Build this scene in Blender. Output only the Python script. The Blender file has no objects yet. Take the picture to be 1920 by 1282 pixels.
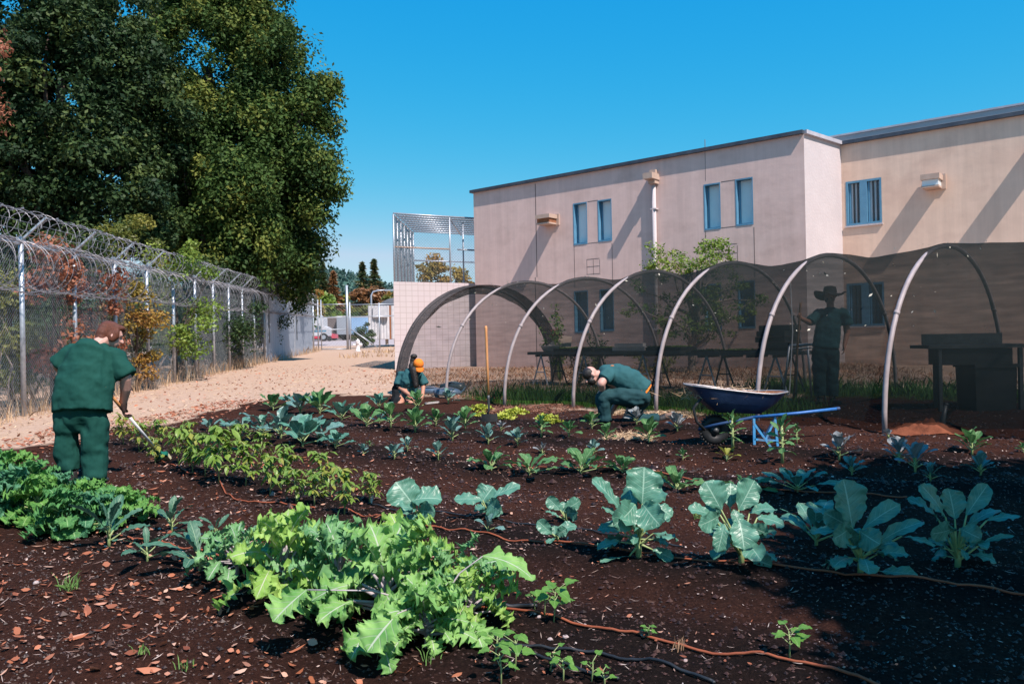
import bpy, math, random
import numpy as np
from mathutils import Vector, Matrix
R = math.radians
S = bpy.context.scene
COL = S.collection
random.seed(7)
RNG = np.random.default_rng(11)

# ------------------------------------------------------------------ camera
EYE = 1.5
FPX = 1493.0
ROLL = 0.0195
PITCH = 0.0027
cam = bpy.data.objects.new('camera', bpy.data.cameras.new('camera'))
COL.objects.link(cam)
cam.data.lens = 28.0; cam.data.sensor_width = 36.0
cam.data.clip_start = 0.05; cam.data.clip_end = 5000
CAM_R = (Matrix.Rotation(math.pi/2 + PITCH, 3, 'X') @ Matrix.Rotation(-ROLL, 3, 'Z'))
cam.matrix_world = Matrix.Translation((0, 0, EYE)) @ CAM_R.to_4x4()
S.camera = cam

# ------------------------------------------------------------------ sky, sun, exposure
SUN = Vector((0.335, -0.485, 0.800)).normalized()
SUN_EL = math.asin(SUN.z); SUN_ROT = math.atan2(SUN.x, SUN.y)
w = bpy.data.worlds.new('World'); S.world = w; w.use_nodes = True
nt = w.node_tree; nt.nodes.clear()
sky = nt.nodes.new('ShaderNodeTexSky'); sky.sky_type = 'NISHITA'; sky.sun_disc = False
sky.sun_elevation = SUN_EL; sky.sun_rotation = SUN_ROT
sky.air_density = 1.0; sky.dust_density = 0.3; sky.ozone_density = 2.5
sep = nt.nodes.new('ShaderNodeSeparateColor'); comb = nt.nodes.new('ShaderNodeCombineColor')
nt.links.new(sky.outputs[0], sep.inputs[0])
for i_, (ex, mu, mxv) in enumerate(((3.0, .047, 3.0), (.647, 1.318, 9), (.14, 3.92, 9))):      # clear dry-air sky: deep azure overhead, pale at the horizon
    p_ = nt.nodes.new('ShaderNodeMath'); p_.operation = 'POWER'; p_.inputs[1].default_value = ex; nt.links.new(sep.outputs[i_], p_.inputs[0])
    q_ = nt.nodes.new('ShaderNodeMath'); q_.operation = 'MULTIPLY'; q_.inputs[1].default_value = mu; nt.links.new(p_.outputs[0], q_.inputs[0])
    r_ = nt.nodes.new('ShaderNodeMath'); r_.operation = 'MINIMUM'; r_.inputs[1].default_value = mxv; nt.links.new(q_.outputs[0], r_.inputs[0]); nt.links.new(r_.outputs[0], comb.inputs[i_])
bg = nt.nodes.new('ShaderNodeBackground'); bg.inputs[1].default_value = 0.115
ow = nt.nodes.new('ShaderNodeOutputWorld')
nt.links.new(comb.outputs[0], bg.inputs[0]); nt.links.new(bg.outputs[0], ow.inputs[0])
sl = bpy.data.lights.new('sun', 'SUN'); sl.energy = 5.0; sl.angle = R(0.5); sl.color = (1.0, 0.89, 0.83)
so = bpy.data.objects.new('sun', sl); COL.objects.link(so)
so.rotation_euler = SUN.to_track_quat('Z', 'Y').to_euler()
S.view_settings.view_transform = 'Standard'; S.view_settings.look = 'None'
S.view_settings.exposure = 0.55; S.view_settings.gamma = 1.0
S.render.engine = 'CYCLES'
S.cycles.max_bounces = 6; S.cycles.transparent_max_bounces = 16
S.cycles.diffuse_bounces = 3; S.cycles.glossy_bounces = 2; S.cycles.transmission_bounces = 3
S.cycles.caustics_reflective = False; S.cycles.caustics_refractive = False
S.cycles.sample_clamp_indirect = 6.0

# ------------------------------------------------------------------ maths helpers
def smooth(t): return t*t*(3-2*t)
def hash2(ix, iy, seed):
    h = (ix.astype(np.int64)*374761393 + iy.astype(np.int64)*668265263 + seed*982451653) & 0x7fffffff
    h = ((h ^ (h >> 13)) * 1274126177) & 0x7fffffff
    return ((h ^ (h >> 16)) & 0xffff)/65535.0
def vnoise(x, y, seed=0):
    x = np.asarray(x, float); y = np.asarray(y, float)
    ix = np.floor(x); iy = np.floor(y); fx = smooth(x-ix); fy = smooth(y-iy)
    a = hash2(ix, iy, seed); b = hash2(ix+1, iy, seed); c = hash2(ix, iy+1, seed); d = hash2(ix+1, iy+1, seed)
    return (a*(1-fx)+b*fx)*(1-fy) + (c*(1-fx)+d*fx)*fy
def fbm(x, y, seed=0, oct=4):
    v = 0; a = .5
    for i in range(oct):
        v = v + a*vnoise(x*2**i, y*2**i, seed+i*17); a *= .5
    return v/(1-.5**oct)
def ray(px, py):
    return CAM_R @ Vector(((px-960)/FPX, -(py-641)/FPX, -1))
def gbase(x, y):
    x = np.asarray(x, float); y = np.asarray(y, float)
    z = .0235*np.minimum(y, 125) + .02*np.clip(x, 0, 9) + .004*np.clip(y-125, 0, 400)
    return z
ROWS = []          # row polylines in world coordinates, filled below
def segdist(x, y, a, b):
    ax, ay = a; bx, by = b; dx = bx-ax; dy = by-ay
    t = np.clip(((x-ax)*dx+(y-ay)*dy)/(dx*dx+dy*dy), 0, 1)
    return np.hypot(x-ax-t*dx, y-ay-t*dy)
def wetness(x, y):
    x = np.asarray(x, float); y = np.asarray(y, float)
    jx = x + .35*(fbm(x*1.7, y*1.7, 5)-.5); jy = y + .35*(fbm(x*1.7, y*1.7, 6)-.5)
    d = np.full(np.shape(x), 9.0)
    for pl in ROWS:
        for a, b in zip(pl[:-1], pl[1:]): d = np.minimum(d, segdist(jx, jy, a, b))
    return np.exp(-(d/.46)**2)
def inpoly(x, y, poly):
    ins = np.zeros(np.shape(x), bool); n = len(poly)
    for i in range(n):
        x1, y1 = poly[i]; x2, y2 = poly[(i+1) % n]
        c = ((y1 > y) != (y2 > y)) & (x < (x2-x1)*(y-y1)/((y2-y1) if y2 != y1 else 1e-9)+x1)
        ins ^= c
    return ins
def gnd0(px, py):
    """point of the sloping ground seen at a place of the photograph (survey of the site)"""
    d = ray(px, py); t = 1.0
    for i in range(60):
        p = Vector((0, 0, EYE)) + d*t
        h = p.z - float(gbase(p.x, p.y))
        sl = d.z - .0235*d.y
        t -= h/sl if abs(sl) > 1e-6 else 0
        t = min(max(t, .5), 400)
    return Vector((0, 0, EYE)) + d*t
def at(px, py, Y):
    d = ray(px, py); return Vector((0, 0, EYE)) + d*(Y/d.y)
def onplane(px, py, p0, dr):
    """ray meets the vertical plane through p0 along direction dr (x, y)"""
    n = Vector((-dr[1], dr[0], 0)); d = ray(px, py); o = Vector((0, 0, EYE))
    return o + d*(n.dot(Vector((p0[0], p0[1], 0))-o)/n.dot(d))
def P2(px, py):
    p = gnd0(px, py); return (p.x, p.y)

SOIL = [P2(*q) for q in [(0, 838), (100, 832), (225, 800), (330, 788), (400, 772), (470, 757), (520, 744), (600, 738), (740, 742), (830, 744), (940, 752),
        (1080, 768), (1240, 772), (1430, 765), (1500, 742), (1560, 726), (1700, 728), (1920, 738), (2300, 745)]] + [(9, 8), (7, -4), (-8, -4), (-7.5, 6.5)]
for q in ([(-200, 860), (60, 925), (200, 1000), (400, 1060), (640, 1150), (900, 1215), (1300, 1290)],
          [(560, 935), (780, 985), (1000, 1020), (1197, 1060), (1400, 1080), (1620, 1105), (1960, 1110)],
          [(230, 830), (420, 885), (560, 930), (690, 960), (800, 1000)],
          [(400, 812), (560, 825), (700, 850), (900, 880), (1100, 895), (1400, 905), (1700, 915), (1950, 925)],
          [(430, 795), (620, 800), (900, 815), (1200, 835), (1500, 850), (1950, 870)],
          [(500, 760), (700, 770), (900, 790), (1200, 800), (1400, 815)],
          [(920, 1150), (1200, 1215), (1560, 1290)]):
    ROWS.append([P2(*p) for p in q])
HOOP0 = np.array((-2.6, 17.8)); HDIR = np.array((1.217, -1.283)); HACR = np.array((3.65, 3.45))
HD = HDIR/np.linalg.norm(HDIR); HN = HACR/np.linalg.norm(HACR)
def soilness(x, y):
    x = np.asarray(x, float); y = np.asarray(y, float)
    jx = x + .9*(fbm(x*1.3, y*1.3, 1)-.5); jy = y + .9*(fbm(x*1.3, y*1.3, 2)-.5)
    return inpoly(jx, jy, SOIL).astype(float)
def hoopst(x, y):
    rx = np.asarray(x, float)-HOOP0[0]; ry = np.asarray(y, float)-HOOP0[1]
    return rx*HD[0]+ry*HD[1], rx*HN[0]+ry*HN[1]
def grassness(x, y):
    s, t = hoopst(x, y)
    n = fbm(np.asarray(x, float)*1.1, np.asarray(y, float)*1.1, 9)
    a = np.clip((s-1.2)/1.2, 0, 1)*np.clip((9.3-s)/.8, 0, 1)*np.clip((t-.05)/.4, 0, 1)*np.clip((2.6-t)/.7, 0, 1)
    b = np.clip((s-5.5)/1, 0, 1)*np.clip((t-3.6)/.5, 0, 1)*np.clip((6.2-t)/.8, 0, 1)
    return np.clip((np.maximum(a, b))*1.6 - n*.7, 0, 1)
def ground_z(x, y):
    x = np.asarray(x, float); y = np.asarray(y, float)
    near = np.clip((24-y)/10, 0, 1)*np.clip((9-np.abs(x))/2, 0, 1)
    s = soilness(x, y)
    z = gbase(x, y) + near*((fbm(x*.9, y*.9, 3)-.5)*.09 + s*((fbm(x*3.3, y*3.3, 4, 5)-.5)*.095 + .05*wetness(x, y)-.02))
    return z
def gz(x, y): return float(ground_z(np.array([x]), np.array([y]))[0])
def gnd(px, py):
    p = gnd0(px, py); return Vector((p.x, p.y, gz(p.x, p.y)))

# ------------------------------------------------------------------ mesh helpers
class MB:
    def __init__(self): self.v = []; self.f = []; self.m = []; self.n = 0; self.a = []; self.hasa = False
    def add(self, V, F, m=0, attr=None):
        V = [tuple(p) for p in V]; k = self.n
        self.v += V; self.f += [tuple(i+k for i in q) for q in F]; self.m += [m]*len(F); self.n += len(V)
        if attr is None: self.a += [(0.0, 0.0)]*len(V)
        else: self.a += attr; self.hasa = True
        return self
    def box(self, c, s, rot=None, m=0):
        c = Vector(c); hx, hy, hz = s[0]/2, s[1]/2, s[2]/2
        V = [Vector((x, y, z)) for x in (-hx, hx) for y in (-hy, hy) for z in (-hz, hz)]
        if rot is not None: V = [rot @ p for p in V]
        return self.add([c+p for p in V], [(0, 1, 3, 2), (4, 6, 7, 5), (0, 4, 5, 1), (2, 3, 7, 6), (0, 2, 6, 4), (1, 5, 7, 3)], m)
    def beam(self, p, q, wd, ht, m=0, up=(0, 0, 1)):
        p = Vector(p); q = Vector(q); d = q-p; L = d.length; y = d/L
        x = y.cross(Vector(up))
        if x.length < 1e-4: x = y.cross(Vector((0, 1, 0)))
        x.normalize(); z = x.cross(y)
        return self.box((p+q)/2, (wd, L, ht), Matrix((x, y, z)).transposed(), m)
    def tube(self, pts, r, sides=6, m=0, cap=True):
        pts = [Vector(p) for p in pts]; n = len(pts)
        rs = r if hasattr(r, '__len__') else [r]*n
        V = []; ref = None
        for i, p in enumerate(pts):
            t = (pts[min(i+1, n-1)]-pts[max(i-1, 0)])
            if t.length < 1e-9: t = Vector((0, 0, 1))
            t.normalize()
            if ref is None:
                ref = Vector((0, 0, 1)) if abs(t.z) < .9 else Vector((1, 0, 0))
            a = t.cross(ref); a.normalize(); b = a.cross(t); ref = b
            for j in range(sides):
                an = 2*math.pi*j/sides
                V.append(p + (a*math.cos(an)+b*math.sin(an))*rs[i])
        F = [(i*sides+j, i*sides+(j+1) % sides, (i+1)*sides+(j+1) % sides, (i+1)*sides+j) for i in range(n-1) for j in range(sides)]
        if cap: F += [tuple(range(sides))[::-1], tuple((n-1)*sides+j for j in range(sides))]
        return self.add(V, F, m)
    def lathe(self, c, prof, sides=16, m=0, rot=None):
        c = Vector(c); V = []
        for r_, z in prof:
            for j in range(sides):
                a = 2*math.pi*j/sides; p = Vector((r_*math.cos(a), r_*math.sin(a), z))
                V.append(c + (rot @ p if rot is not None else p))
        n = len(prof)
        F = [(i*sides+j, i*sides+(j+1) % sides, (i+1)*sides+(j+1) % sides, (i+1)*sides+j) for i in range(n-1) for j in range(sides)]
        F += [tuple(range(sides))[::-1], tuple((n-1)*sides+j for j in range(sides))]
        return self.add(V, F, m)
    def caps(self, p, q, r0, r1, flat=(False, False), sides=10, m=0, sq=None):
        """tapered capsule; sq = (axis, factor) squeezes the section along an axis"""
        p = Vector(p); q = Vector(q); d = (q-p); L = d.length; d = d/L if L > 1e-6 else Vector((0, 0, 1))
        pr = []
        if flat[0]: pr += [(r0, 0.0)]
        else: pr += [(r0*math.sin(a), -r0*math.cos(a)) for a in (.15, .6, 1.1)] + [(r0, 0)]
        pr += [(r0+(r1-r0)*.5, L*.5), (r1, L)]
        if not flat[1]: pr += [(r1*math.cos(a), L+r1*math.sin(a)) for a in (.5, 1.0, 1.42)]
        rot = d.to_track_quat('Z', 'Y').to_matrix()
        k = self.n
        self.lathe(p, pr, sides, m, rot)
        if sq:
            ax = Vector(sq[0]).normalized(); mid = (p+q)/2
            for i in range(k, self.n):
                v = Vector(self.v[i]); h = (v-mid).dot(ax); self.v[i] = tuple(v - ax*h*(1-sq[1]))
        return self
    def ell(self, c, rad, rot=None, m=0, nu=14, nv=9):
        V = []; c = Vector(c)
        for i in range(nv+1):
            th = math.pi*(.02+.96*i/nv)
            for j in range(nu):
                ph = 2*math.pi*j/nu
                p = Vector((rad[0]*math.sin(th)*math.cos(ph), rad[1]*math.sin(th)*math.sin(ph), rad[2]*math.cos(th)))
                V.append(c + (rot @ p if rot is not None else p))
        F = [(i*nu+j, (i+1)*nu+j, (i+1)*nu+(j+1) % nu, i*nu+(j+1) % nu) for i in range(nv) for j in range(nu)]
        F += [tuple(range(nu)), tuple(nv*nu+j for j in range(nu))[::-1]]
        return self.add(V, F, m)
    def build(self, name, mats, parent=None, smooth=False):
        me = bpy.data.meshes.new(name)
        off = Vector(parent_loc(parent))
        V = np.array(self.v, float).reshape(-1, 3) - np.array(off)
        me.from_pydata(V.tolist(), [], self.f)
        if not isinstance(mats, (list, tuple)): mats = [mats]
        for x in mats: me.materials.append(x)
        if len(mats) > 1: me.polygons.foreach_set('material_index', self.m)
        if smooth: me.polygons.foreach_set('use_smooth', [True]*len(self.f))
        if self.hasa:
            A = np.array(self.a, np.float32)
            for i, nm in enumerate(('lu', 'lv')):
                at_ = me.attributes.new(nm, 'FLOAT', 'POINT'); at_.data.foreach_set('value', np.ascontiguousarray(A[:, i]))
        me.update()
        o = bpy.data.objects.new(name, me); COL.objects.link(o)
        if parent is not None: o.parent = parent
        return o
def parent_loc(p):
    v = Vector((0, 0, 0))
    while p is not None: v = v + Vector(p.location); p = p.parent
    return v
def thing(name, loc, label, cat, group=None):
    o = bpy.data.objects.new(name, None); COL.objects.link(o); o.location = loc; o.empty_display_size = .1
    return tag(o, label, cat, group)
def tag(o, label=None, cat=None, group=None, kind=None):
    if label: o['label'] = label
    if cat: o['category'] = cat
    if group: o['group'] = group
    if kind: o['kind'] = kind
    return o
def cloud(name, V, mat_, parent=None, rnd=None, k=4):
    """fast mesh of loose k-gons. V: (n,k,3)"""
    n = len(V); me = bpy.data.meshes.new(name)
    off = np.array(parent_loc(parent))
    me.vertices.add(n*k); me.vertices.foreach_set('co', (V.reshape(-1, 3)-off).astype(np.float32).ravel())
    me.loops.add(n*k); me.loops.foreach_set('vertex_index', np.arange(n*k, dtype=np.int32))
    me.polygons.add(n); me.polygons.foreach_set('loop_start', np.arange(0, n*k, k, dtype=np.int32))
    try: me.polygons.foreach_set('loop_total', np.full(n, k, np.int32))
    except Exception: pass
    me.update(calc_edges=True)
    if rnd is not None:
        a = me.attributes.new('lv', 'FLOAT', 'POINT'); a.data.foreach_set('value', np.repeat(rnd, k).astype(np.float32))
    me.materials.append(mat_)
    o = bpy.data.objects.new(name, me); COL.objects.link(o)
    if parent is not None: o.parent = parent
    return o

# ------------------------------------------------------------------ materials
def mat(name, cols, scale=4.0, rough=.85, bump=.15, bscale=60, spec=.3, metal=0.0, detail=5, stretch=(1, 1, 1), pos=None, coat=0.0, sheen=0.0):
    m = bpy.data.materials.new(name); m.use_nodes = True; N = m.node_tree.nodes; L = m.node_tree.links
    b = N['Principled BSDF']; b.inputs['Roughness'].default_value = rough; b.inputs['Metallic'].default_value = metal
    b.inputs['Specular IOR Level'].default_value = spec; b.inputs['Coat Weight'].default_value = coat
    tc = N.new('ShaderNodeTexCoord'); mp = N.new('ShaderNodeMapping'); mp.inputs['Scale'].default_value = stretch
    L.new(tc.outputs['Object'], mp.inputs[0])
    nz = N.new('ShaderNodeTexNoise'); nz.inputs['Scale'].default_value = scale; nz.inputs['Detail'].default_value = detail; nz.inputs['Roughness'].default_value = .6
    L.new(mp.outputs[0], nz.inputs['Vector'])
    rp = N.new('ShaderNodeValToRGB'); e = rp.color_ramp.elements
    if len(cols) == 1: cols = [tuple(c*.82 for c in cols[0]), tuple(min(1, c*1.15) for c in cols[0])]
    ps = pos or [.3+.4*i/(len(cols)-1) for i in range(len(cols))]
    while len(e) < len(cols): e.new(.5)
    for i, c in enumerate(cols): e[i].position = ps[i]; e[i].color = (*c, 1)
    L.new(nz.outputs['Fac'], rp.inputs[0]); L.new(rp.outputs[0], b.inputs['Base Color'])
    if bump:
        n2 = N.new('ShaderNodeTexNoise'); n2.inputs['Scale'].default_value = bscale; n2.inputs['Detail'].default_value = 4
        L.new(mp.outputs[0], n2.inputs['Vector'])
        bp = N.new('ShaderNodeBump'); bp.inputs['Strength'].default_value = bump; bp.inputs['Distance'].default_value = .02
        L.new(n2.outputs['Fac'], bp.inputs['Height']); L.new(bp.outputs[0], b.inputs['Normal'])
    return m
def leafmat(name, c1, c2, vein=None, trans=.25, rough=.5, spec=.35, nveins=7.0, ncol=3, scale=9.0, third=None):
    """leaf: colour varies by noise and per leaf; veins follow the leaf's own across/along coordinates"""
    m = bpy.data.materials.new(name); m.use_nodes = True; N = m.node_tree.nodes; L = m.node_tree.links
    b = N['Principled BSDF']; b.inputs['Roughness'].default_value = rough; b.inputs['Specular IOR Level'].default_value = spec
    out = N['Material Output']
    def math_(op, a, bb=None):
        n = N.new('ShaderNodeMath'); n.operation = op
        for i, v in enumerate((a, bb)):
            if v is None: continue
            if isinstance(v, (int, float)): n.inputs[i].default_value = v
            else: L.new(v, n.inputs[i])
        return n.outputs[0]
    tc = N.new('ShaderNodeTexCoord'); nz = N.new('ShaderNodeTexNoise'); nz.inputs['Scale'].default_value = scale; nz.inputs['Detail'].default_value = 4
    L.new(tc.outputs['Object'], nz.inputs['Vector'])
    rp = N.new('ShaderNodeValToRGB'); e = rp.color_ramp.elements
    cs = [c1, c2] + ([third] if third else [])
    while len(e) < len(cs): e.new(.5)
    for i, c in enumerate(cs): e[i].position = .32+.36*i/(len(cs)-1); e[i].color = (*c, 1)
    al = N.new('ShaderNodeAttribute'); al.attribute_name = 'lv'
    if vein is None:
        f = math_('ADD', math_('MULTIPLY', al.outputs['Fac'], .75), math_('MULTIPLY', nz.outputs['Fac'], .3))
        e[0].position = .1; e[len(cs)-1].position = .95
        if len(cs) == 3: e[1].position = .6
    else: f = nz.outputs['Fac']
    L.new(f, rp.inputs[0]); col = rp.outputs[0]
    bh = None
    if vein is not None:
        au = N.new('ShaderNodeAttribute'); au.attribute_name = 'lu'
        ab = math_('ABSOLUTE', au.outputs['Fac'])
        mid = math_('LESS_THAN', ab, .045)
        fr = math_('PINGPONG', math_('SUBTRACT', math_('MULTIPLY', al.outputs['Fac'], nveins), math_('MULTIPLY', ab, 1.9)), .5)
        side = math_('MULTIPLY', math_('SUBTRACT', 1.0, math_('SMOOTH_MIN', math_('MULTIPLY', fr, 9.0), 1.0)), math_('SUBTRACT', 1.0, math_('MULTIPLY', ab, .8)))
        side = math_('MAXIMUM', math_('MULTIPLY', side, .6), 0.0)
        vf = math_('MAXIMUM', mid, side)
        mx = N.new('ShaderNodeMix'); mx.data_type = 'RGBA'
        L.new(vf, mx.inputs[0]); L.new(col, mx.inputs[6]); mx.inputs[7].default_value = (*vein, 1); col = mx.outputs[2]
        bp = N.new('ShaderNodeBump'); bp.inputs['Strength'].default_value = .5; bp.inputs['Distance'].default_value = .012
        hh = math_('ADD', math_('MULTIPLY', vf, -.7), math_('MULTIPLY', nz.outputs['Fac'], .5))
        L.new(hh, bp.inputs['Height']); L.new(bp.outputs[0], b.inputs['Normal'])
    L.new(col, b.inputs['Base Color'])
    tr = N.new('ShaderNodeBsdfTranslucent'); L.new(col, tr.inputs[0])
    ms = N.new('ShaderNodeMixShader'); ms.inputs[0].default_value = trans
    L.new(b.outputs[0], ms.inputs[1]); L.new(tr.outputs[0], ms.inputs[2]); L.new(ms.outputs[0], out.inputs[0])
    return m

M = {}
M['galv'] = mat('galvanised steel', [(.33, .37, .42), (.50, .53, .58)], 20, .45, .05, metal=.55, spec=.5)
M['wire'] = mat('wire', [(.12, .14, .155), (.25, .28, .30)], 8, .5, 0, metal=.4, spec=.5)
M['razor'] = mat('razor wire', [(.14, .14, .16), (.30, .29, .31)], 12, .5, 0, metal=.4, spec=.5)
M['pipe'] = mat('grey pvc conduit', [(.26, .215, .215), (.36, .30, .30)], 6, .5, .05)
def stuccomat(name, c1, c2, c3):
    """trowelled stucco: broad horizontal waviness, mottling and rain streaks that run down the wall"""
    m = mat(name, [c1, c2, c3], .7, .95, .3, 2.6, spec=.08, detail=9, stretch=(1, 1, 1.5)); N = m.node_tree.nodes; L = m.node_tree.links; b_ = N['Principled BSDF']
    src = b_.inputs['Base Color'].links[0].from_socket
    tc = N.new('ShaderNodeTexCoord'); mp = N.new('ShaderNodeMapping'); mp.inputs['Scale'].default_value = (2.6, 2.6, .16); nz = N.new('ShaderNodeTexNoise'); nz.inputs['Scale'].default_value = 1.5; nz.inputs['Detail'].default_value = 7; nz.inputs['Roughness'].default_value = .7
    L.new(tc.outputs['Object'], mp.inputs[0]); L.new(mp.outputs[0], nz.inputs['Vector'])
    mr = N.new('ShaderNodeMapRange'); mr.inputs[1].default_value = .35; mr.inputs[2].default_value = .72; mr.inputs[3].default_value = 1.04; mr.inputs[4].default_value = .87; L.new(nz.outputs['Fac'], mr.inputs[0])
    mx = N.new('ShaderNodeMix'); mx.data_type = 'RGBA'; mx.blend_type = 'MULTIPLY'; mx.inputs[0].default_value = 1; L.new(src, mx.inputs[6]); L.new(mr.outputs[0], mx.inputs[7]); L.new(mx.outputs[2], b_.inputs['Base Color'])
    return m
M['stucco'] = stuccomat('tan stucco', (.58, .41, .365), (.69, .50, .45), (.64, .455, .41))
M['stuccow'] = stuccomat('peach stucco', (.66, .46, .36), (.76, .55, .43), (.70, .50, .39))
M['stuccop'] = mat('pale stucco', [(.46, .405, .41), (.52, .465, .47)], 1.2, .95, .35, 14, spec=.1, detail=9)
M['coping'] = mat('dark metal coping', [(.05, .06, .08), (.10, .11, .13)], 3, .5, .05, metal=.4)
M['copinglt'] = mat('weathered metal coping', [(.40, .38, .42), (.55, .52, .55)], 3, .5, .05, metal=.2)
M['joint'] = mat('dark joint', [(.16, .12, .11)], 5, .9, 0)
M['blue'] = mat('blue painted frame', [(.085, .22, .34), (.11, .27, .40)], 5, .6, .05)
M['pane'] = mat('white blinded pane', [(.62, .68, .70), (.72, .76, .77)], 2, .25, 0, spec=.5)
M['panedk'] = mat('dim glass pane', [(.10, .15, .19), (.16, .21, .25)], 2, .2, 0, spec=.5)
M['white'] = mat('white paint', [(.70, .68, .70), (.80, .78, .79)], 6, .6, .05)
M['white2'] = mat('weathered white paint', [(.42, .42, .45), (.55, .54, .56)], 3, .6, .05)
M['tanmet'] = mat('tan painted metal', [(.42, .30, .24), (.5, .37, .3)], 6, .6, .05)
M['rust'] = mat('rust', [(.20, .07, .03), (.34, .15, .08)], 20, .9, .2)
M['conc'] = mat('concrete', [(.30, .26, .24), (.40, .36, .33)], 4, .95, .2)
M['black'] = mat('black plastic', [(.012, .013, .015), (.028, .029, .031)], 6, .5, .05)
M['dkmetal'] = mat('dark grey steel', [(.05, .055, .06), (.09, .095, .10)], 8, .5, .05, metal=.4)
M['wood'] = mat('ash wood handle', [(.50, .21, .075), (.66, .31, .13)], 8, .5, .1, stretch=(4, 4, .6))
M['woodbr'] = mat('brown wood handle', [(.26, .12, .06), (.36, .19, .10)], 8, .6, .1, stretch=(4, 4, .6))
M['greyply'] = mat('weathered boards', [(.36, .33, .32), (.50, .46, .44)], 5, .9, .2, stretch=(6, 1, 1))
M['soilb'] = mat('soil lump', [(.035, .021, .017), (.085, .045, .032)], 30, 1, .5, 80, spec=.05)
M['hose'] = mat('brown drip hose', [(.22, .055, .025), (.33, .095, .045)], 9, .7, .05)
M['hoseb'] = mat('black hose', [(.012, .014, .017), (.03, .034, .04)], 9, .45, .05)
M['bark'] = mat('bark', [(.045, .03, .024), (.12, .09, .075)], 7, .95, .7, 12, stretch=(3, 3, .6))
M['barkpale'] = mat('pale bark', [(.20, .15, .12), (.38, .30, .26)], 7, .95, .6, 14)
M['pave'] = mat('asphalt', [(.30, .26, .27), (.36, .32, .33)], .5, .9, .05)
# ================================================================== GROUND
def ground_material():
    m = bpy.data.materials.new('ground'); m.use_nodes = True; N = m.node_tree.nodes; L = m.node_tree.links
    b = N['Principled BSDF']; b.inputs['Roughness'].default_value = 1; b.inputs['Specular IOR Level'].default_value = .06
    tc = N.new('ShaderNodeTexCoord')
    def noise(s, d=6, r=.6):
        n = N.new('ShaderNodeTexNoise'); n.inputs['Scale'].default_value = s; n.inputs['Detail'].default_value = d; n.inputs['Roughness'].default_value = r
        L.new(tc.outputs['Object'], n.inputs['Vector']); return n.outputs['Fac']
    def ramp(f, cols):
        r = N.new('ShaderNodeValToRGB'); e = r.color_ramp.elements
        while len(e) < len(cols): e.new(.5)
        for i, (p, c) in enumerate(cols): e[i].position = p; e[i].color = (*c, 1)
        L.new(f, r.inputs[0]); return r.outputs[0]
    def mixc(f, a, c):
        n = N.new('ShaderNodeMix'); n.data_type = 'RGBA'; L.new(f, n.inputs[0]); L.new(a, n.inputs[6]); L.new(c, n.inputs[7]); return n.outputs[2]
    def attr(nm):
        n = N.new('ShaderNodeAttribute'); n.attribute_name = nm; return n.outputs['Fac']
    fine = noise(45, 8, .75); mid = noise(2.2, 6)
    dry = mixc(mid, ramp(fine, [(.3, (.028, .012, .009)), (.52, (.072, .027, .018)), (.72, (.14, .060, .040))]),
               ramp(fine, [(.3, (.011, .0065, .0055)), (.55, (.033, .0155, .0115)), (.75, (.075, .040, .030))]))
    wet = ramp(fine, [(.3, (.006, .0045, .0045)), (.58, (.017, .011, .0095)), (.76, (.06, .042, .036))])
    soil = mixc(attr('wet'), dry, wet)
    straw = mixc(noise(.55, 6), ramp(noise(26, 8, .75), [(.28, (.27, .155, .11)), (.5, (.41, .285, .225)), (.72, (.50, .375, .31))]),
                 ramp(noise(18, 8, .75), [(.28, (.34, .20, .125)), (.5, (.45, .315, .22)), (.72, (.52, .40, .30))]))
    col = mixc(attr('soil'), straw, soil)
    col = mixc(attr('grass'), col, ramp(noise(14, 6), [(.3, (.03, .05, .015)), (.6, (.07, .11, .025)), (.75, (.14, .12, .05))]))
    col = mixc(attr('pave'), col, ramp(noise(1.2, 6), [(.3, (.33, .285, .29)), (.7, (.40, .35, .355))]))
    L.new(col, b.inputs['Base Color'])
    bp = N.new('ShaderNodeBump'); bp.inputs['Strength'].default_value = 1.0; bp.inputs['Distance'].default_value = .03
    st_ = N.new('ShaderNodeMath'); st_.operation = 'MULTIPLY_ADD'; st_.inputs[1].default_value = .7; st_.inputs[2].default_value = .3; L.new(attr('soil'), st_.inputs[0]); L.new(st_.outputs[0], bp.inputs['Strength']); L.new(noise(38, 9, .78), bp.inputs['Height']); L.new(bp.outputs[0], b.inputs['Normal'])
    return m
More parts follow.
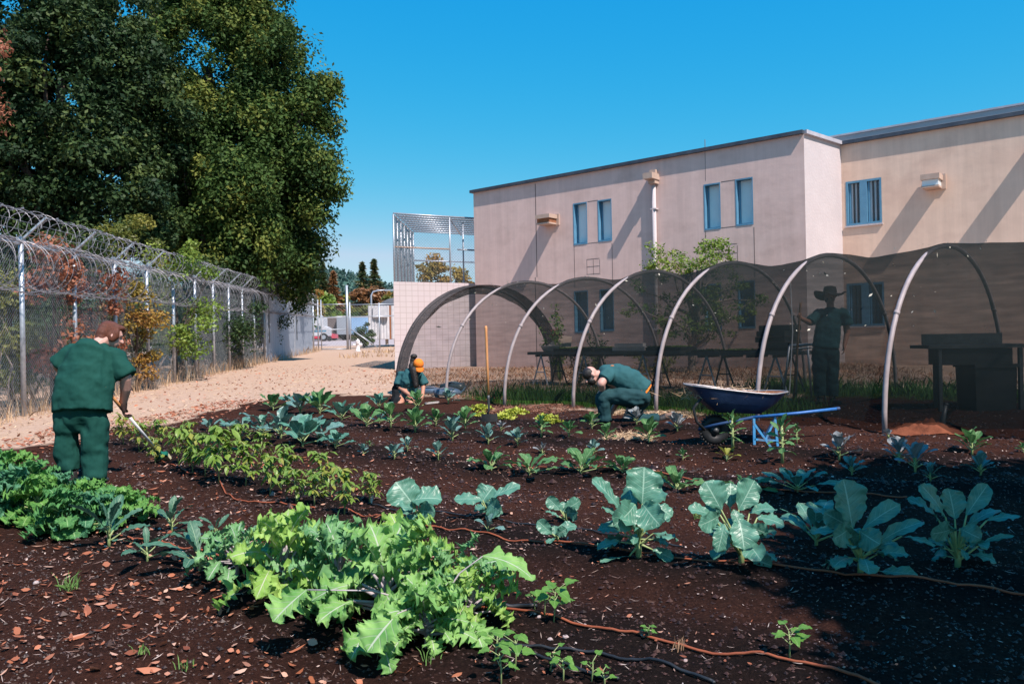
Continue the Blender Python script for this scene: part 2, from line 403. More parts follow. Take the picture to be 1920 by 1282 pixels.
def build_ground():
    ys = [-6, -3, 0, 1.5]; y = 2.6; st = .022
    while y < 30: ys.append(y); y += st; st *= 1.0095
    while y < 900: ys.append(y); st *= 1.12; y += st
    xs = list(np.arange(0, 3.6, .028)); x = 3.6; st = .028
    while x < 16: xs.append(x); x += st; st *= 1.02
    while x < 900: xs.append(x); st *= 1.16; x += st
    xs = np.array(sorted(set([-v for v in xs] + xs))); ys = np.array(ys)
    X, Y = np.meshgrid(xs, ys); Z = ground_z(X, Y)
    nx, ny = len(xs), len(ys)
    V = np.stack([X, Y, Z], -1).reshape(-1, 3)
    i = np.arange(nx*ny).reshape(ny, nx)
    F = np.stack([i[:-1, :-1], i[:-1, 1:], i[1:, 1:], i[1:, :-1]], -1).reshape(-1, 4)
    me = bpy.data.meshes.new('ground')
    me.vertices.add(len(V)); me.vertices.foreach_set('co', V.astype(np.float32).ravel())
    me.loops.add(F.size); me.loops.foreach_set('vertex_index', F.astype(np.int32).ravel())
    me.polygons.add(len(F)); me.polygons.foreach_set('loop_start', np.arange(0, F.size, 4, dtype=np.int32))
    me.polygons.foreach_set('use_smooth', np.ones(len(F), bool))
    me.update(calc_edges=True)
    pave = ((Y > 72) & (Y < 130) & (X < -4)).astype(float)
    for nm, a in (('soil', soilness(X, Y)), ('wet', wetness(X, Y)), ('grass', grassness(X, Y)), ('pave', pave)):
        t = me.attributes.new(nm, 'FLOAT', 'POINT'); t.data.foreach_set('value', a.ravel().astype(np.float32))
    me.materials.append(ground_material())
    o = bpy.data.objects.new('ground', me); COL.objects.link(o); tag(o, kind='structure')
build_ground()

def build_hill():
    n = 90; mb = MB(); V = []; F = []
    c = at(500, 560, 760)
    for j in range(30):
        for i in range(n):
            x = -520+ 760*i/(n-1); y = 560+ 420*j/29
            u = (x+190)/150; ridge = math.exp(-((y-760)/170)**2)
            h = 72*math.exp(-((x+205)/165)**2)*ridge
            h += (float(fbm(x/26, y/26, 21))-.5)*9*ridge
            V.append((x, y, float(gbase(x, y))-3 + h))
    F = [(j*n+i, j*n+i+1, (j+1)*n+i+1, (j+1)*n+i) for j in range(29) for i in range(n-1)]
    mb.add(V, F)
    m = mat('haze-tinted hillside', [(.035, .085, .075), (.07, .13, .10), (.10, .14, .10)], .035, 1, .6, .2, spec=.05, detail=9)  # blue-green of the hillside includes painted distance haze
    o = mb.build('hill', m, smooth=True); tag(o, kind='structure')
    # far wood on the hill, reads as one mass
    V = []; rr = RNG
    k = 0; P = []
    while len(P) < 2600:
        x = rr.uniform(-330, 20); y = rr.uniform(600, 790); P.append((x, y))
    P = np.array(P); u = (P[:, 0]+190)/150; ridge = np.exp(-((P[:, 1]-760)/170)**2)
    hz = 72*np.exp(-((P[:, 0]+205)/165)**2)*ridge+gbase(P[:, 0], P[:, 1])-5
    Q = []; 
    for (x, y), z in zip(P, hz):
        hh = rr.uniform(5, 11); 
        for q in range(20):
            a = rr.uniform(0, 6.28); t = rr.uniform(0, 1)**.7; r_ = (1-t)*hh*.28+.2
            c = np.array((x+r_*math.cos(a), y+r_*math.sin(a), z+t*hh)); d1 = rr.normal(size=3); d1 /= np.linalg.norm(d1); d2 = np.cross(d1, rr.normal(size=3)); d2 /= np.linalg.norm(d2)
            s_ = rr.uniform(.6, 1.5); Q.append([c+d1*s_, c+d2*s_*.7, c-d1*s_, c-d2*s_*.7])
    Q = np.array(Q)
    o = cloud('far_forest', Q, leafmat('haze-tinted hill conifers', (.035, .085, .08), (.08, .15, .12), trans=.1), rnd=np.repeat(rr.uniform(0, 1, 2600), 20)); tag(o, kind='stuff')  # crowns share the hill's painted haze tint
build_hill()

# ================================================================== BUILDING
FA = Vector((-1.32, 29.4, 0)); FB = Vector((8.1, 21.8, 0)); FC = Vector((9.69, 23.2, 0))
FD = (FB-FA); FLEN = FD.length; FD = FD/FLEN; FNORM = Vector((-.631, -.775, 0))
FNORM = Vector((FD.y, -FD.x, 0)); 
if FNORM.y > 0: FNORM = -FNORM
FE = FC + FD*6.2
ZTOP = EYE+5.6
bld = thing('building', (3.4, 25.6, .5), 'tan two-storey stucco building with narrow blue windows and flat dark roof edge', 'building')
def fplane(P, px, py):
    q = onplane(px, py, (P.x, P.y), (FD.x, FD.y)); return (q-Vector((P.x, P.y, 0))).dot(FD), q.z
def rect(P, x0, y0, x1, y1):
    s0, za = fplane(P, x0, (y0+y1)/2); s1, zb = fplane(P, x1, (y0+y1)/2)
    xm = (x0+x1)/2
    return (s0, s1, fplane(P, xm, y1)[1], fplane(P, xm, y0)[1])
WIN_L = [rect(FA, *q) for q in [(1075, 380, 1101, 459), (1121, 374, 1147, 453), (1320, 344, 1351, 431), (1379, 334, 1412, 423),
                                (1077, 545, 1103, 624), (1125, 542, 1151, 621), (1322, 532, 1353, 619), (1384, 526, 1416, 616)]]
WIN_R = [rect(FC, *q) for q in [(1586, 337, 1653, 421), (1588, 530, 1658, 611)]]
def wall_holes(P, L, z0, z1, holes, depth, material):
    mb = MB(); ss = sorted({0, L, *[h[0] for h in holes], *[h[1] for h in holes]}); zs = sorted({z0, z1, *[h[2] for h in holes], *[h[3] for h in holes]})
    def pt(s, z, k=0): return P + FD*s - FNORM*k + Vector((0, 0, z))
    for a, b in zip(ss[:-1], ss[1:]):
        for c, d in zip(zs[:-1], zs[1:]):
            if any(h[0]-1e-6 <= a and b <= h[1]+1e-6 and h[2]-1e-6 <= c and d <= h[3]+1e-6 for h in holes): continue
            mb.add([pt(a, c), pt(b, c), pt(b, d), pt(a, d)], [(0, 1, 2, 3)])
    for h in holes:
        a, b, c, d = h
        for q in ([(a, c), (a, d)], [(b, d), (b, c)], [(a, d), (b, d)], [(b, c), (a, c)]):
            (s0, y0), (s1, y1) = q
            mb.add([pt(s0, y0), pt(s1, y1), pt(s1, y1, depth), pt(s0, y0, depth)], [(0, 1, 2, 3)])
    return mb.build('wall', material, bld)
ZB = .2
wall_holes(FA, FLEN, ZB, ZTOP, WIN_L, .24, M['stucco'])
wall_holes(FC, 6.2, ZB, ZTOP, WIN_R, .30, M['stuccow'])
mb = MB(); mb.add([(FB.x, FB.y, ZB), (FC.x, FC.y, ZB), (FC.x, FC.y, ZTOP), (FB.x, FB.y, ZTOP)], [(0, 1, 2, 3)]); mb.build('wall', M['stuccop'], bld)
# hidden sides, back and roof, so that the block is a closed body
bk = Vector((.62, .78, 0))*14
mb = MB()
A2 = FA+bk; E2 = FE+bk
mb.add([(FA.x, FA.y, ZB), (A2.x, A2.y, ZB), (A2.x, A2.y, ZTOP), (FA.x, FA.y, ZTOP)], [(0, 1, 2, 3)])
mb.add([(FE.x, FE.y, ZB), (E2.x, E2.y, ZB), (E2.x, E2.y, ZTOP), (FE.x, FE.y, ZTOP)], [(0, 1, 2, 3)])
mb.add([(A2.x, A2.y, ZB), (E2.x, E2.y, ZB), (E2.x, E2.y, ZTOP), (A2.x, A2.y, ZTOP)], [(0, 1, 2, 3)])
mb.build('wall', M['stucco'], bld)
zr = ZTOP-.06
mb = MB(); mb.add([(p.x, p.y, zr) for p in (FA, FB, FC, FE, E2, A2)], [tuple(range(6))]); mb.build('roof', M['conc'], bld)
def coping(name, P, Q, h, over, zt, m, ext=(0, 0)):
    d = (Q-P).normalized(); n = Vector((d.y, -d.x, 0))
    if n.y > 0: n = -n
    a = P - d*ext[0]; b = Q + d*ext[1]; c = (a+b)/2 + n*(over-.2); 
    mb = MB(); mb.box((c.x, c.y, zt+h/2-.003), ((b-a).length, .4, h), Matrix((d, n, Vector((0, 0, 1)))).transposed())
    return mb.build(name, m, bld)
coping('coping', FA, FB, .10, .11, ZTOP, M['coping'], (.1, .0))
coping('coping', FB, FC, .104, .09, ZTOP, M['copinglt'], (-.0, 0))
coping('coping', FC, FE, .10, .11, ZTOP, M['coping'])
# set-back pale fascia of the upper roof
F2a = FC + Vector((.62, .78, 0))*.55 - FD*.55; F2b = FE+Vector((.62, .78, 0))*.55
mb = MB(); c = (F2a+F2b)/2; mb.box((c.x, c.y, ZTOP+.18), ((F2b-F2a).length, .14, .42), Matrix((FD, FNORM, Vector((0, 0, 1)))).transposed()); mb.build('fascia', M['stuccop'], bld)
mb = MB(); c = c; mb.box((c.x, c.y, ZTOP+.41), ((F2b-F2a).length, .2, .05), Matrix((FD, FNORM, Vector((0, 0, 1)))).transposed()); mb.build('coping', M['copinglt'], bld)
ROT_F = Matrix((FD, -FNORM, Vector((0, 0, 1)))).transposed()
def fbox(mb, P, s0, s1, z0, z1, k0, k1, m=0):
    """box on the facade: along s, height z, k = outward from wall"""
    c = P + FD*((s0+s1)/2) + FNORM*((k0+k1)/2) + Vector((0, 0, (z0+z1)/2))
    mb.box(c, (s1-s0, k1-k0, z1-z0), ROT_F, m)
for i, h in enumerate(WIN_L):
    s0, s1, z0, z1 = h; mb = MB(); t = .055
    e = .002
    # deep blue lining of the recess
    fbox(mb, FA, s0+e, s0+t*.6, z0+e, z1-e, -.22, .008); fbox(mb, FA, s1-t*.5, s1-e, z0+e, z1-e, -.22, .006)
    fbox(mb, FA, s0+t*.6, s1-t*.5, z0+e, z0+t, -.22, .012); fbox(mb, FA, s0+t*.6, s1-t*.5, z1-t*.7, z1-e, -.22, .004)
    fr = mb.build('window', M['blue'], bld)
    mb = MB(); fbox(mb, FA, s0+.03, s1-.03, z0+.05, z1-.04, -.23, -.19); mb.build('pane', M['pane'] if i < 4 else M['panedk'], fr)  # lower panes: the netting's dimming is put into a darker pane colour
    mb = MB(); sm = s0+(s1-s0)*.62
    for q in (s0+.06, s1-.07): fbox(mb, FA, q, q+.03, z0+.055, z1-.045, -.187, -.16)
    fbox(mb, FA, s0+.09, s1-.07, z0+.055, z0+.09, -.186, -.165); mb.build('sash', M['blue'], fr)
for i, h in enumerate(WIN_R):
    s0, s1, z0, z1 = h; mb = MB(); wd = s1-s0; e = .002
    gl = []
    cuts = [(s0+.07*wd, s0+.40*wd), (s0+.60*wd, s0+.95*wd)]
    fbox(mb, FC, s0+e, cuts[0][0], z0+e, z1-e, -.25, .01); fbox(mb, FC, cuts[0][1], cuts[1][0], z0+e, z1-e, -.25, .01); fbox(mb, FC, cuts[1][1], s1-e, z0+e, z1-e, -.25, .01)
    for c in cuts:
        fbox(mb, FC, c[0], c[1], z0+e, z0+.06, -.25, .012); fbox(mb, FC, c[0], c[1], z1-.06, z1-e, -.25, .008)
    fr = mb.build('window', M['blue'], bld)
    mb = MB(); fbox(mb, FC, s0-.03, s1+.03, z0-.05, z0-.004, -.03, .05); mb.build('sill', M['stuccop'], fr)
    for c in cuts:
        mb = MB(); fbox(mb, FC, c[0], c[1], z0+.06, z1-.06, -.14, -.10); mb.build('pane', M['pane'] if i == 0 else M['panedk'], fr)  # dark pane below, with the netting's dimming in its colour
        for j in range(3):
            mb = MB(); q = c[0]+(c[1]-c[0])*(.05+.33*j); fbox(mb, FC, q, q+(c[1]-c[0])*.13, z0+.06, z1-.06, -.097, -.05); mb.build('bar', M['dkmetal'] if j else M['blue'], fr)
# wall lamps: tan boxes with a lens
def wall_lamp(P, px0, py0, px1, py1):
    s0, s1, z0, z1 = rect(P, px0, py0, px1, py1)
    sm = s0+(s1-s0)*.5; L_ = []
    mb = MB(); fbox(mb, P, s0+.08, s1+.05, z0, z1+.03, .0, .05); fbox(mb, P, s0, s1-.02, z0+(z1-z0)*.62, z1, .05, .50); fbox(mb, P, s0+.02, s1-.05, z0+.02, z0+.07, .05, .46)
    o = mb.build('wall_lamp', M['tanmet'], bld)
    mb = MB(); fbox(mb, P, s0+.03, s1-.06, z0+.071, z0+(z1-z0)*.615, .052, .44); mb.build('lens', M['rust'] if P is FA else M['pane'], o)
wall_lamp(FA, 1020, 405, 1047, 424); wall_lamp(FC, 1733, 331, 1770, 357); wall_lamp(FC, 1935, 262, 1975, 290)  # last lamp lies out of view, added for its shadow on the wall
# rust stain is wear on the wall below lamps: thin drips
# joints: thin sunk lines in the render
def jl(P, px, y0, y1, wdt=.018):
    s, za = fplane(P, px, y0); _, zb = fplane(P, px, y1); mb = MB(); fbox(mb, P, s, s+wdt, min(za, zb), max(za, zb), -.02, .003); mb.build('control_joint', M['joint'], bld)
def jh(P, x0, x1, py, wdt=.018):
    s0, z = fplane(P, x0, py); s1, _ = fplane(P, x1, py); mb = MB(); fbox(mb, P, s0, s1, z, z+wdt, -.02, .004); mb.build('control_joint', M['joint'], bld)
jl(FA, 1003, 345, 520, .03); jl(FA, 1003, 520, 700, .03); jl(FA, 1076, 462, 540); jl(FA, 1147, 456, 540); jl(FA, 1322, 434, 526); jl(FA, 1413, 426, 520); jl(FA, 1321, 262, 340, .012)
jh(FA, 1102, 1121, 379); jh(FA, 1102, 1121, 457); jh(FA, 1352, 1379, 342); jh(FA, 1352, 1379, 428)
for (x0, y0, x1, y1) in ((1100, 487, 1124, 515), (1352, 460, 1382, 494)):
    for x in (x0, (x0+x1)/2, x1): jl(FA, x, y0, y1, .014)
    for y in (y0, (y0+y1)/2, y1): jh(FA, x0, x1, y, .014)

# rain pipe with its hopper
s, zt = fplane(FA, 1228, 338); mb = MB()
p0 = FA + FD*s + FNORM*.09
mb.tube([p0+Vector((0, 0, .3)), p0+Vector((0, 0, zt))], .065, 10); dp = mb.build('rain_pipe', M['stuccop'], bld, True)
mb = MB(); fbox(mb, FA, s-.16, s+.16, zt-.02, zt+.16, .003, .48); fbox(mb, FA, s-.10, s+.13, zt-.14, zt-.022, .003, .25); fbox(mb, FA, s-.1, s+.1, zt+.16, zt+.3, .003, .16); mb.build('hopper', M['tanmet'], dp)
for f in (.25, .55, .85): mb = MB(); fbox(mb, FA, s-.10, s+.10, .3+(zt-.3)*f, .34+(zt-.3)*f, .003, .165); mb.build('bracket', M['stuccop'], dp)
# concrete footing strip
mb = MB(); fbox(mb, FA, -.0, FLEN, .3, .62, .003, .12); fbox(mb, FC, .3, 6.2, .3, .68, .003, .12); mb.build('footing', M['conc'], bld)

# ================================================================== TILED BLOCK WITH CAGE
TA = Vector((at(739, 600, 28.4).x, 28.4, 0)); TB = Vector((at(897, 600, 29.95).x, 29.95, 0)); TD = (TB-TA).normalized(); TN = Vector((TD.y, -TD.x, 0))
zt_t = onplane(739, 528, (TA.x, TA.y), (TD.x, TD.y)).z
def tilemat():
    m = bpy.data.materials.new('pale tiles'); m.use_nodes = True; N = m.node_tree.nodes; L = m.node_tree.links; b = N['Principled BSDF']; b.inputs['Roughness'].default_value = .55
    tc = N.new('ShaderNodeTexCoord'); mp = N.new('ShaderNodeMapping'); L.new(tc.outputs['Object'], mp.inputs[0])
    mp.inputs['Rotation'].default_value = (R(90), 0, 0)
    sx = N.new('ShaderNodeSeparateXYZ'); cx = N.new('ShaderNodeCombineXYZ'); L.new(tc.outputs['Object'], sx.inputs[0]); L.new(sx.outputs[0], cx.inputs[0]); L.new(sx.outputs[2], cx.inputs[1])
    br = N.new('ShaderNodeTexBrick'); br.offset = 0; br.inputs['Scale'].default_value = 1; br.inputs['Brick Width'].default_value = .205; br.inputs['Row Height'].default_value = .2
    br.inputs['Mortar Size'].default_value = .0085; br.inputs['Color1'].default_value = (.56, .475, .49, 1); br.inputs['Color2'].default_value = (.53, .45, .465, 1); br.inputs['Mortar'].default_value = (.40, .325, .32, 1)
    L.new(cx.outputs[0], br.inputs['Vector']); nz = N.new('ShaderNodeTexNoise'); nz.inputs['Scale'].default_value = 1.2
    mx = N.new('ShaderNodeMix'); mx.data_type = 'RGBA'; mx.blend_type = 'MULTIPLY'; mx.inputs[0].default_value = .18; L.new(br.outputs[0], mx.inputs[6]); L.new(nz.outputs['Color'], mx.inputs[7]); L.new(mx.outputs[2], b.inputs['Base Color'])
    return m
blk = thing('tiled_block', (TA.x, TA.y, .5), 'pale tiled block standing beside the tan building under a mesh cage', 'building block')
tb2 = TA + Vector((.05, 6, 0)); tb3 = TB+Vector((1.2, 6, 0)); 
mb = MB(); V = [TA, TB, tb3, tb2]
mb.add([(p.x, p.y, z) for z in (.2, zt_t) for p in V], [(0, 1, 5, 4), (1, 2, 6, 5), (2, 3, 7, 6), (3, 0, 4, 7), (4, 5, 6, 7)]); mb.build('tiled_wall', tilemat(), blk)
def chainlink(mb, o, du, dv, w, h, cell, r, m=0, zig=True):
    """woven diamond mesh: zigzag wires running along dv; r wire radius; flat three-sided wires"""
    du = Vector(du).normalized(); dv = Vector(dv).normalized(); n = du.cross(dv); o = Vector(o)
    hc = cell/2; nu = int(w/hc); nv = max(1, int(round(h/cell)))
    cv = h/nv
    for i in range(nu):
        pts = []
        for j in range(nv*2+1):
            side = (j % 2)*hc
            x_ = i*hc + (side if i % 2 == 0 else hc-side)
            pts.append(o+du*x_+dv*(j*cv/2)+n*(r*1.1 if j % 2 else -r*1.1))
        V = []
        for p in pts: V += [p+du*r, p-du*r*.5+n*r*.87, p-du*r*.5-n*r*.87]
        mb.add(V, [(k*3+a, k*3+(a+1) % 3, k*3+3+(a+1) % 3, k*3+3+a) for k in range(len(pts)-1) for a in range(3)], m)
cage = thing('mesh_cage', (TA.x+.1, TA.y+.1, zt_t), 'wire mesh cage on steel pipes crowning the pale tiled block', 'cage')
CH = 2.42
c0 = TA+TD*.06-TN*.06*(-1 if TN.y < 0 else 1); tn = TN if TN.y < 0 else -TN
c0 = TA+TD*.07-tn*.07; L1 = 2.18; L2 = (TB-TA).length-.1; DEP = 4.6; dd = Vector((.03, 1, 0)).normalized()
def zz(p, z): return Vector((p.x, p.y, z))
mb = MB()
pole_uv = [(0, 0), (L1, 0), (L1+.42, 1.2), (L2, .02), (0, DEP)] + [(0, DEP*k/6) for k in range(1, 6)]
for u, v in pole_uv:
    p = c0+TD*u+dd*v
    q = MB(); q.tube([zz(p, zt_t-.002), zz(p, zt_t+CH)], .032, 8); q.build('post', M['galv'], cage, True)
for k in range(9):
    v = DEP*k/8; a = c0+dd*v; b_ = a+TD*L2
    q = MB(); q.tube([zz(a, zt_t+CH+.03), zz(b_, zt_t+CH+.03)], .03, 8); q.build('rail', M['galv'], cage, True)
for (a, b_) in (((0, 0), (0, DEP)), ((L1, 0), (L1, DEP)), ((L2, 0), (L2, DEP))):
    pa = c0+TD*a[0]+dd*a[1]; pb = c0+TD*b_[0]+dd*b_[1]; q = MB(); q.tube([zz(pa, zt_t+CH-.03), zz(pb, zt_t+CH-.03)], .03, 8); q.build('rail', M['galv'], cage, True)
for z in (1.25, ):
    q = MB(); q.tube([zz(c0, zt_t+z), zz(c0+TD*L1, zt_t+z)], .03, 8); q.build('rail', M['tanmet'], cage, True)
    q = MB(); q.tube([zz(c0+TD*(L1+.3)+dd*.02, zt_t+z), zz(c0+TD*L2+dd*.02, zt_t+z)], .03, 8); q.build('rail', M['galv'], cage, True)
for z in (.05, 1.25):
    q = MB(); q.tube([zz(c0+dd*DEP, zt_t+z), zz(c0+dd*DEP+TD*L2, zt_t+z)], .03, 8); q.build('rail', M['galv'], cage, True)
mb = MB()
chainlink(mb, zz(c0-dd*.03, zt_t), TD, (0, 0, 1), L2, CH, .11, .0055)
chainlink(mb, zz(c0-TD*.03, zt_t), dd, (0, 0, 1), DEP, CH, .11, .0055)
chainlink(mb, zz(c0, zt_t+CH+.065), TD, dd, L2, DEP, .14, .006)
mb.build('wire_mesh', M['wire'], cage)

# ================================================================== CHAIN LINK FENCE
FH = 3.3
F0 = at(42, 600, 14.7); FDIR = Vector((-.108, 1, 0)).normalized()
def fpt(t): p = Vector((F0.x, F0.y, 0))+FDIR*t; p.z = gz(p.x, p.y); return p
fence = thing('chain_link_fence', fpt(4), 'tall galvanised chain link fence with slanted arms between trees and dry path', 'fence')
SP = 2.22; NPOST = 10
FINN = Vector((FDIR.y, -FDIR.x, 0))          # towards the garden
FOUT = -FINN
for k in range(-3, NPOST+1):
    p = fpt(k*SP); mb = MB(); r_ = .045 if k > -9 else .06
    mb.tube([p-Vector((0, 0, .05)), p+Vector((0, 0, FH))], r_, 10)
    po = mb.build('post', M['galv'], fence, True)
    mb = MB(); a = p+Vector((0, 0, FH-.06)); mb.beam(a, a+FINN*.45+Vector((0, 0, .42)), .05, .035); mb.box(a+Vector((0, 0, .03)), (.11, .11, .08)); mb.build('arm', M['galv'], po)
tlo, thi = -3*SP, NPOST*SP
mb = MB(); mb.tube([fpt(t)+Vector((0, 0, FH-.12)) for t in np.arange(tlo, thi+.1, SP)], .024, 8); mb.build('top_rail', M['galv'], fence, True)
mb = MB()
for k in range(-3, NPOST):
    a = fpt(k*SP)+FOUT*.055; b_ = fpt((k+1)*SP)+FOUT*.055; d = b_-a
    chainlink(mb, a+Vector((0, 0, .03)), d, (0, 0, 1), d.length, FH-.12, .08, .0034)
mb.build('wire_mesh', M['wire'], fence)
# strands under tension along the arms and along the coil bottom
mb = MB()
for off, zz_ in ((FINN*.16, FH+.1), (FINN*.30, FH+.22), (FINN*.44, FH+.36)):
    mb.tube([fpt(t)+off+Vector((0, 0, zz_)) for t in np.arange(tlo, thi+.1, SP)], .006, 5)
mb.build('tension_wire', M['wire'], fence)
def coil(name, off, zc, rad, step, t0, t1, label, seed, jit=.12):
    rr = random.Random(seed); mb = MB(); n = int((t1-t0)/step)
    for k in range(n):
        t = t0+k*step+rr.uniform(-.06, .06); c = fpt(t)+off+Vector((0, 0, zc+rr.uniform(-.04, .04)))
        ra = rad*rr.uniform(.9, 1.04); tilt = rr.uniform(-.35, .35)+(.22 if k % 2 else -.22); ti2 = rr.uniform(-.2, .2)
        ax = (FDIR+FINN*tilt+Vector((0, 0, ti2))).normalized(); e1 = ax.cross(Vector((0, 0, 1))).normalized(); e2 = e1.cross(ax)
        pts = []
        for j in range(25):
            a = 2*math.pi*j/24; pts.append(c+e1*ra*math.cos(a)+e2*ra*math.sin(a)+FDIR*(step*.7*(j/24-.5)))
        mb.tube(pts, .0055, 4, cap=False)
        for j in range(0, 24, 2):
            p = pts[j]; mb.box(p, (.04, .009, .014), Matrix.Rotation(rr.uniform(0, 3), 3, 'Z'))
    for sgn in (1, -1):
        pts = [fpt(t)+off+Vector((0, 0, zc+sgn*rad*.97+rr.uniform(-.03, .03))) for t in np.arange(t0, t1, .35)]
        mb.tube(pts, .008, 4)
        for p in pts[::1]: mb.box(p, (.07, .018, .03), Matrix.Rotation(rr.uniform(0, 3), 3, 'Y'))
    o = mb.build(name, M['razor'])
    return tag(o, label, 'razor wire', 'coils of razor wire along the fence')
TEND = 37.6
coil('razor_wire_coil', FINN*.2, FH+.17, .29, .36, tlo, TEND, 'smaller razor wire coil lying in the slanted arms on top of the fence', 3)
coil('razor_wire_coil', FINN*.34, FH-.58, .45, .30, tlo, TEND, 'larger razor wire coil hanging on the garden side below the fence top', 4)
# solid panels further along
psf = thing('panel_fence', fpt(NPOST*SP+4), 'grey solid panel fence continuing beyond the chain link towards the gate', 'fence')
m_panel = mat('grey panels', [(.24, .28, .335), (.33, .365, .42)], 2.5, .7, .05, stretch=(3, 3, .3))
k = 0; t = NPOST*SP+.05; HP = 3.05
tn_ = [t, 30.4, 37.8]
for a, b_ in zip(tn_[:-1], tn_[1:]):
    mb = MB(); n = int((b_-a)/.3); pa = []
    for j in range(n+1):
        p = fpt(a+.05+(b_-a-.1)*j/n)+FINN*(.03 if j % 2 else 0); pa.append(p)
    V = [p+Vector((0, 0, -.05)) for p in pa]+[p+Vector((0, 0, HP)) for p in pa]+[p+FOUT*.03+Vector((0, 0, -.05)) for p in pa]+[p+FOUT*.03+Vector((0, 0, HP)) for p in pa]
    m_ = n+1
    mb.add(V, [(j, j+1, m_+j+1, m_+j) for j in range(n)]+[(2*m_+j, 3*m_+j, 3*m_+j+1, 2*m_+j+1) for j in range(n)]+[(m_+j, m_+j+1, 3*m_+j+1, 3*m_+j) for j in range(n)])
    mb.build('panel', m_panel, psf)
    p = fpt(a); mb = MB(); mb.beam(p+Vector((0, 0, -.05)), p+Vector((0, 0, FH+.1)), .14, .14, up=FDIR); mb.build('post', M['galv'], psf)
    p = fpt(a+.9); mb = MB(); mb.beam(p+FINN*.036+Vector((0, 0, .9)), p+FINN*.036+Vector((0, 0, HP)), .16, .012, up=FINN); mb.build('black_streak', M['black'], psf)  # black vertical strip near the start of each panel run

# ================================================================== GATE AT THE FAR END OF THE PATH
GY = 57.0
def gp(px, z=0): 
    p = at(px, 640, GY); p.z = gz(p.x, p.y)+z; return p
pxm = GY/FPX
gate = thing('chain_link_gate', gp(640), 'chain link double gate with a tall centre pole closing the far end of the path', 'gate')
for px, h, r_ in ((597, 3.6, .05), (603, 3.6, .04), (652, 4.6, .09), (657, 3.4, .05), (588, 3.7, .06), (712, 3.3, .05)):
    p = gp(px); q = MB(); q.tube([p-Vector((0, 0, .1)), p+Vector((0, 0, h))], r_, 8); q.build('post', M['galv'], gate, True)
for (xa, xb, z) in ((584, 597, 3.25), (603, 652, 3.25), (603, 652, 2.35), (603, 652, .06), (657, 740, 3.2), (657, 740, 2.35), (560, 652, 1.45)):
    q = MB(); q.tube([gp(xa, z), gp(xb, z)], .035, 6); q.build('rail', M['galv'], gate, True)
q = MB(); q.tube([gp(657, 1.5), gp(708, .1)], .05, 6); q.build('brace', M['galv'], gate, True)
q = MB()
for xa, xb in ((603, 652), (657, 712)):
    a = gp(xa); b_ = gp(xb); b_.z = a.z
    chainlink(q, a, b_-a, (0, 0, 1), (b_-a).length, 3.2, .22, .006)
q.build('wire_mesh', M['wire'], gate)

# ================================================================== SMALL THINGS NEAR THE GATE AND BEYOND
p = gnd(671, 657); p = at(671, 640, 52); p.z = gz(p.x, p.y)
hyd = thing('fire_hydrant', p, 'white fire hydrant on dry ground in front of the gate', 'fire hydrant')
mb = MB(); mb.lathe(p, [(.17, 0), (.17, .05), (.12, .06), (.115, .5), (.15, .52), (.15, .57), (.13, .6)], 14); mb.build('barrel', M['white'], hyd, True)
mb = MB(); mb.lathe(p+Vector((0, 0, .6)), [(.15, 0), (.14, .07), (.09, .14), (.04, .17), (.035, .23)], 14); mb.build('bonnet', M['white'], hyd, True)
for sx in (-1, 1):
    mb = MB(); mb.tube([p+Vector((sx*.08, 0, .43)), p+Vector((sx*.24, 0, .43))], .07, 10); mb.tube([p+Vector((sx*.24, 0, .43)), p+Vector((sx*.28, 0, .43))], .085, 8); mb.build('outlet', M['white'], hyd)
# corrugated white container
cy = 62; a = at(691, 640, cy); b_ = at(738, 640, cy+.5); e_ = at(800, 640, cy+1)
gz0 = at(700, 636, cy).z; gzt = at(700, 573, cy).z
cont = thing('storage_container', (a.x, cy, gz0), 'white corrugated storage container with a pale rounded cover beside the tiled block', 'container')
def corr(name, a, b_, z0, z1, m, parent, n, amp=.05, depth=2.4):
    mb = MB(); d = (b_-a); V0 = []
    for j in range(n*4+1):
        k = (j % 4) in (1, 2); V0.append(a+d*(j/(n*4))+Vector((0, -amp if k else 0, 0)))
    m_ = len(V0)
    bk = [Vector((b_.x, b_.y+depth, 0)), Vector((a.x, a.y+depth, 0))]
    ring = V0+bk; r_ = len(ring)
    V = [(p.x, p.y, z0) for p in ring]+[(p.x, p.y, z1) for p in ring]
    mb.add(V, [(j, (j+1) % r_, r_+(j+1) % r_, r_+j) for j in range(r_)]+[tuple(range(r_, 2*r_)), tuple(range(r_))[::-1]])
    return mb.build(name, m, parent)
mid = a+(e_-a)*.36
corr('body', a, mid, gz0, gzt, M['white2'], cont, 7)
corr('body', mid+Vector((.14, .06, 0)), e_, gz0, gzt, M['white2'], cont, 7)
mb = MB(); q = mid+Vector((.07, .02, 0)); mb.box((q.x, q.y+.1, (gz0+gzt)/2), (.12, .2, gzt-gz0)); mb.build('door_gap', M['rust'], cont)
mb = MB(); q = a+(e_-a)*.22; mb.box((q.x, q.y-.2, gzt-.5), (1.15, .3, .85)); mb.build('cooling_unit', M['white2'], cont)
mb = MB()
for f in (.05, .3, .45, .7): q = a+(e_-a)*f; mb.box((q.x, q.y+.4, gz0-.2), (.2, .3, .5))
mb.build('foot', M['conc'], cont)
mb = MB(); zc = at(720, 560, cy+4).z
prof = [(j/12, math.sin(math.pi*j/12)**.6) for j in range(13)]
V = []
x0 = at(702, 560, cy+3).x; x1 = at(790, 560, cy+3).x
for xx in (0, 1):
    for u, hgt in prof: V.append((x0+(x1-x0)*u, cy+3+xx*3, gzt-.2+hgt*1.0))
mb.add(V, [(j, j+1, 14+j, 13+j) for j in range(12)]+[tuple(range(13)), tuple(range(13, 26))[::-1]]); mb.build('cover', M['white2'], cont, True)
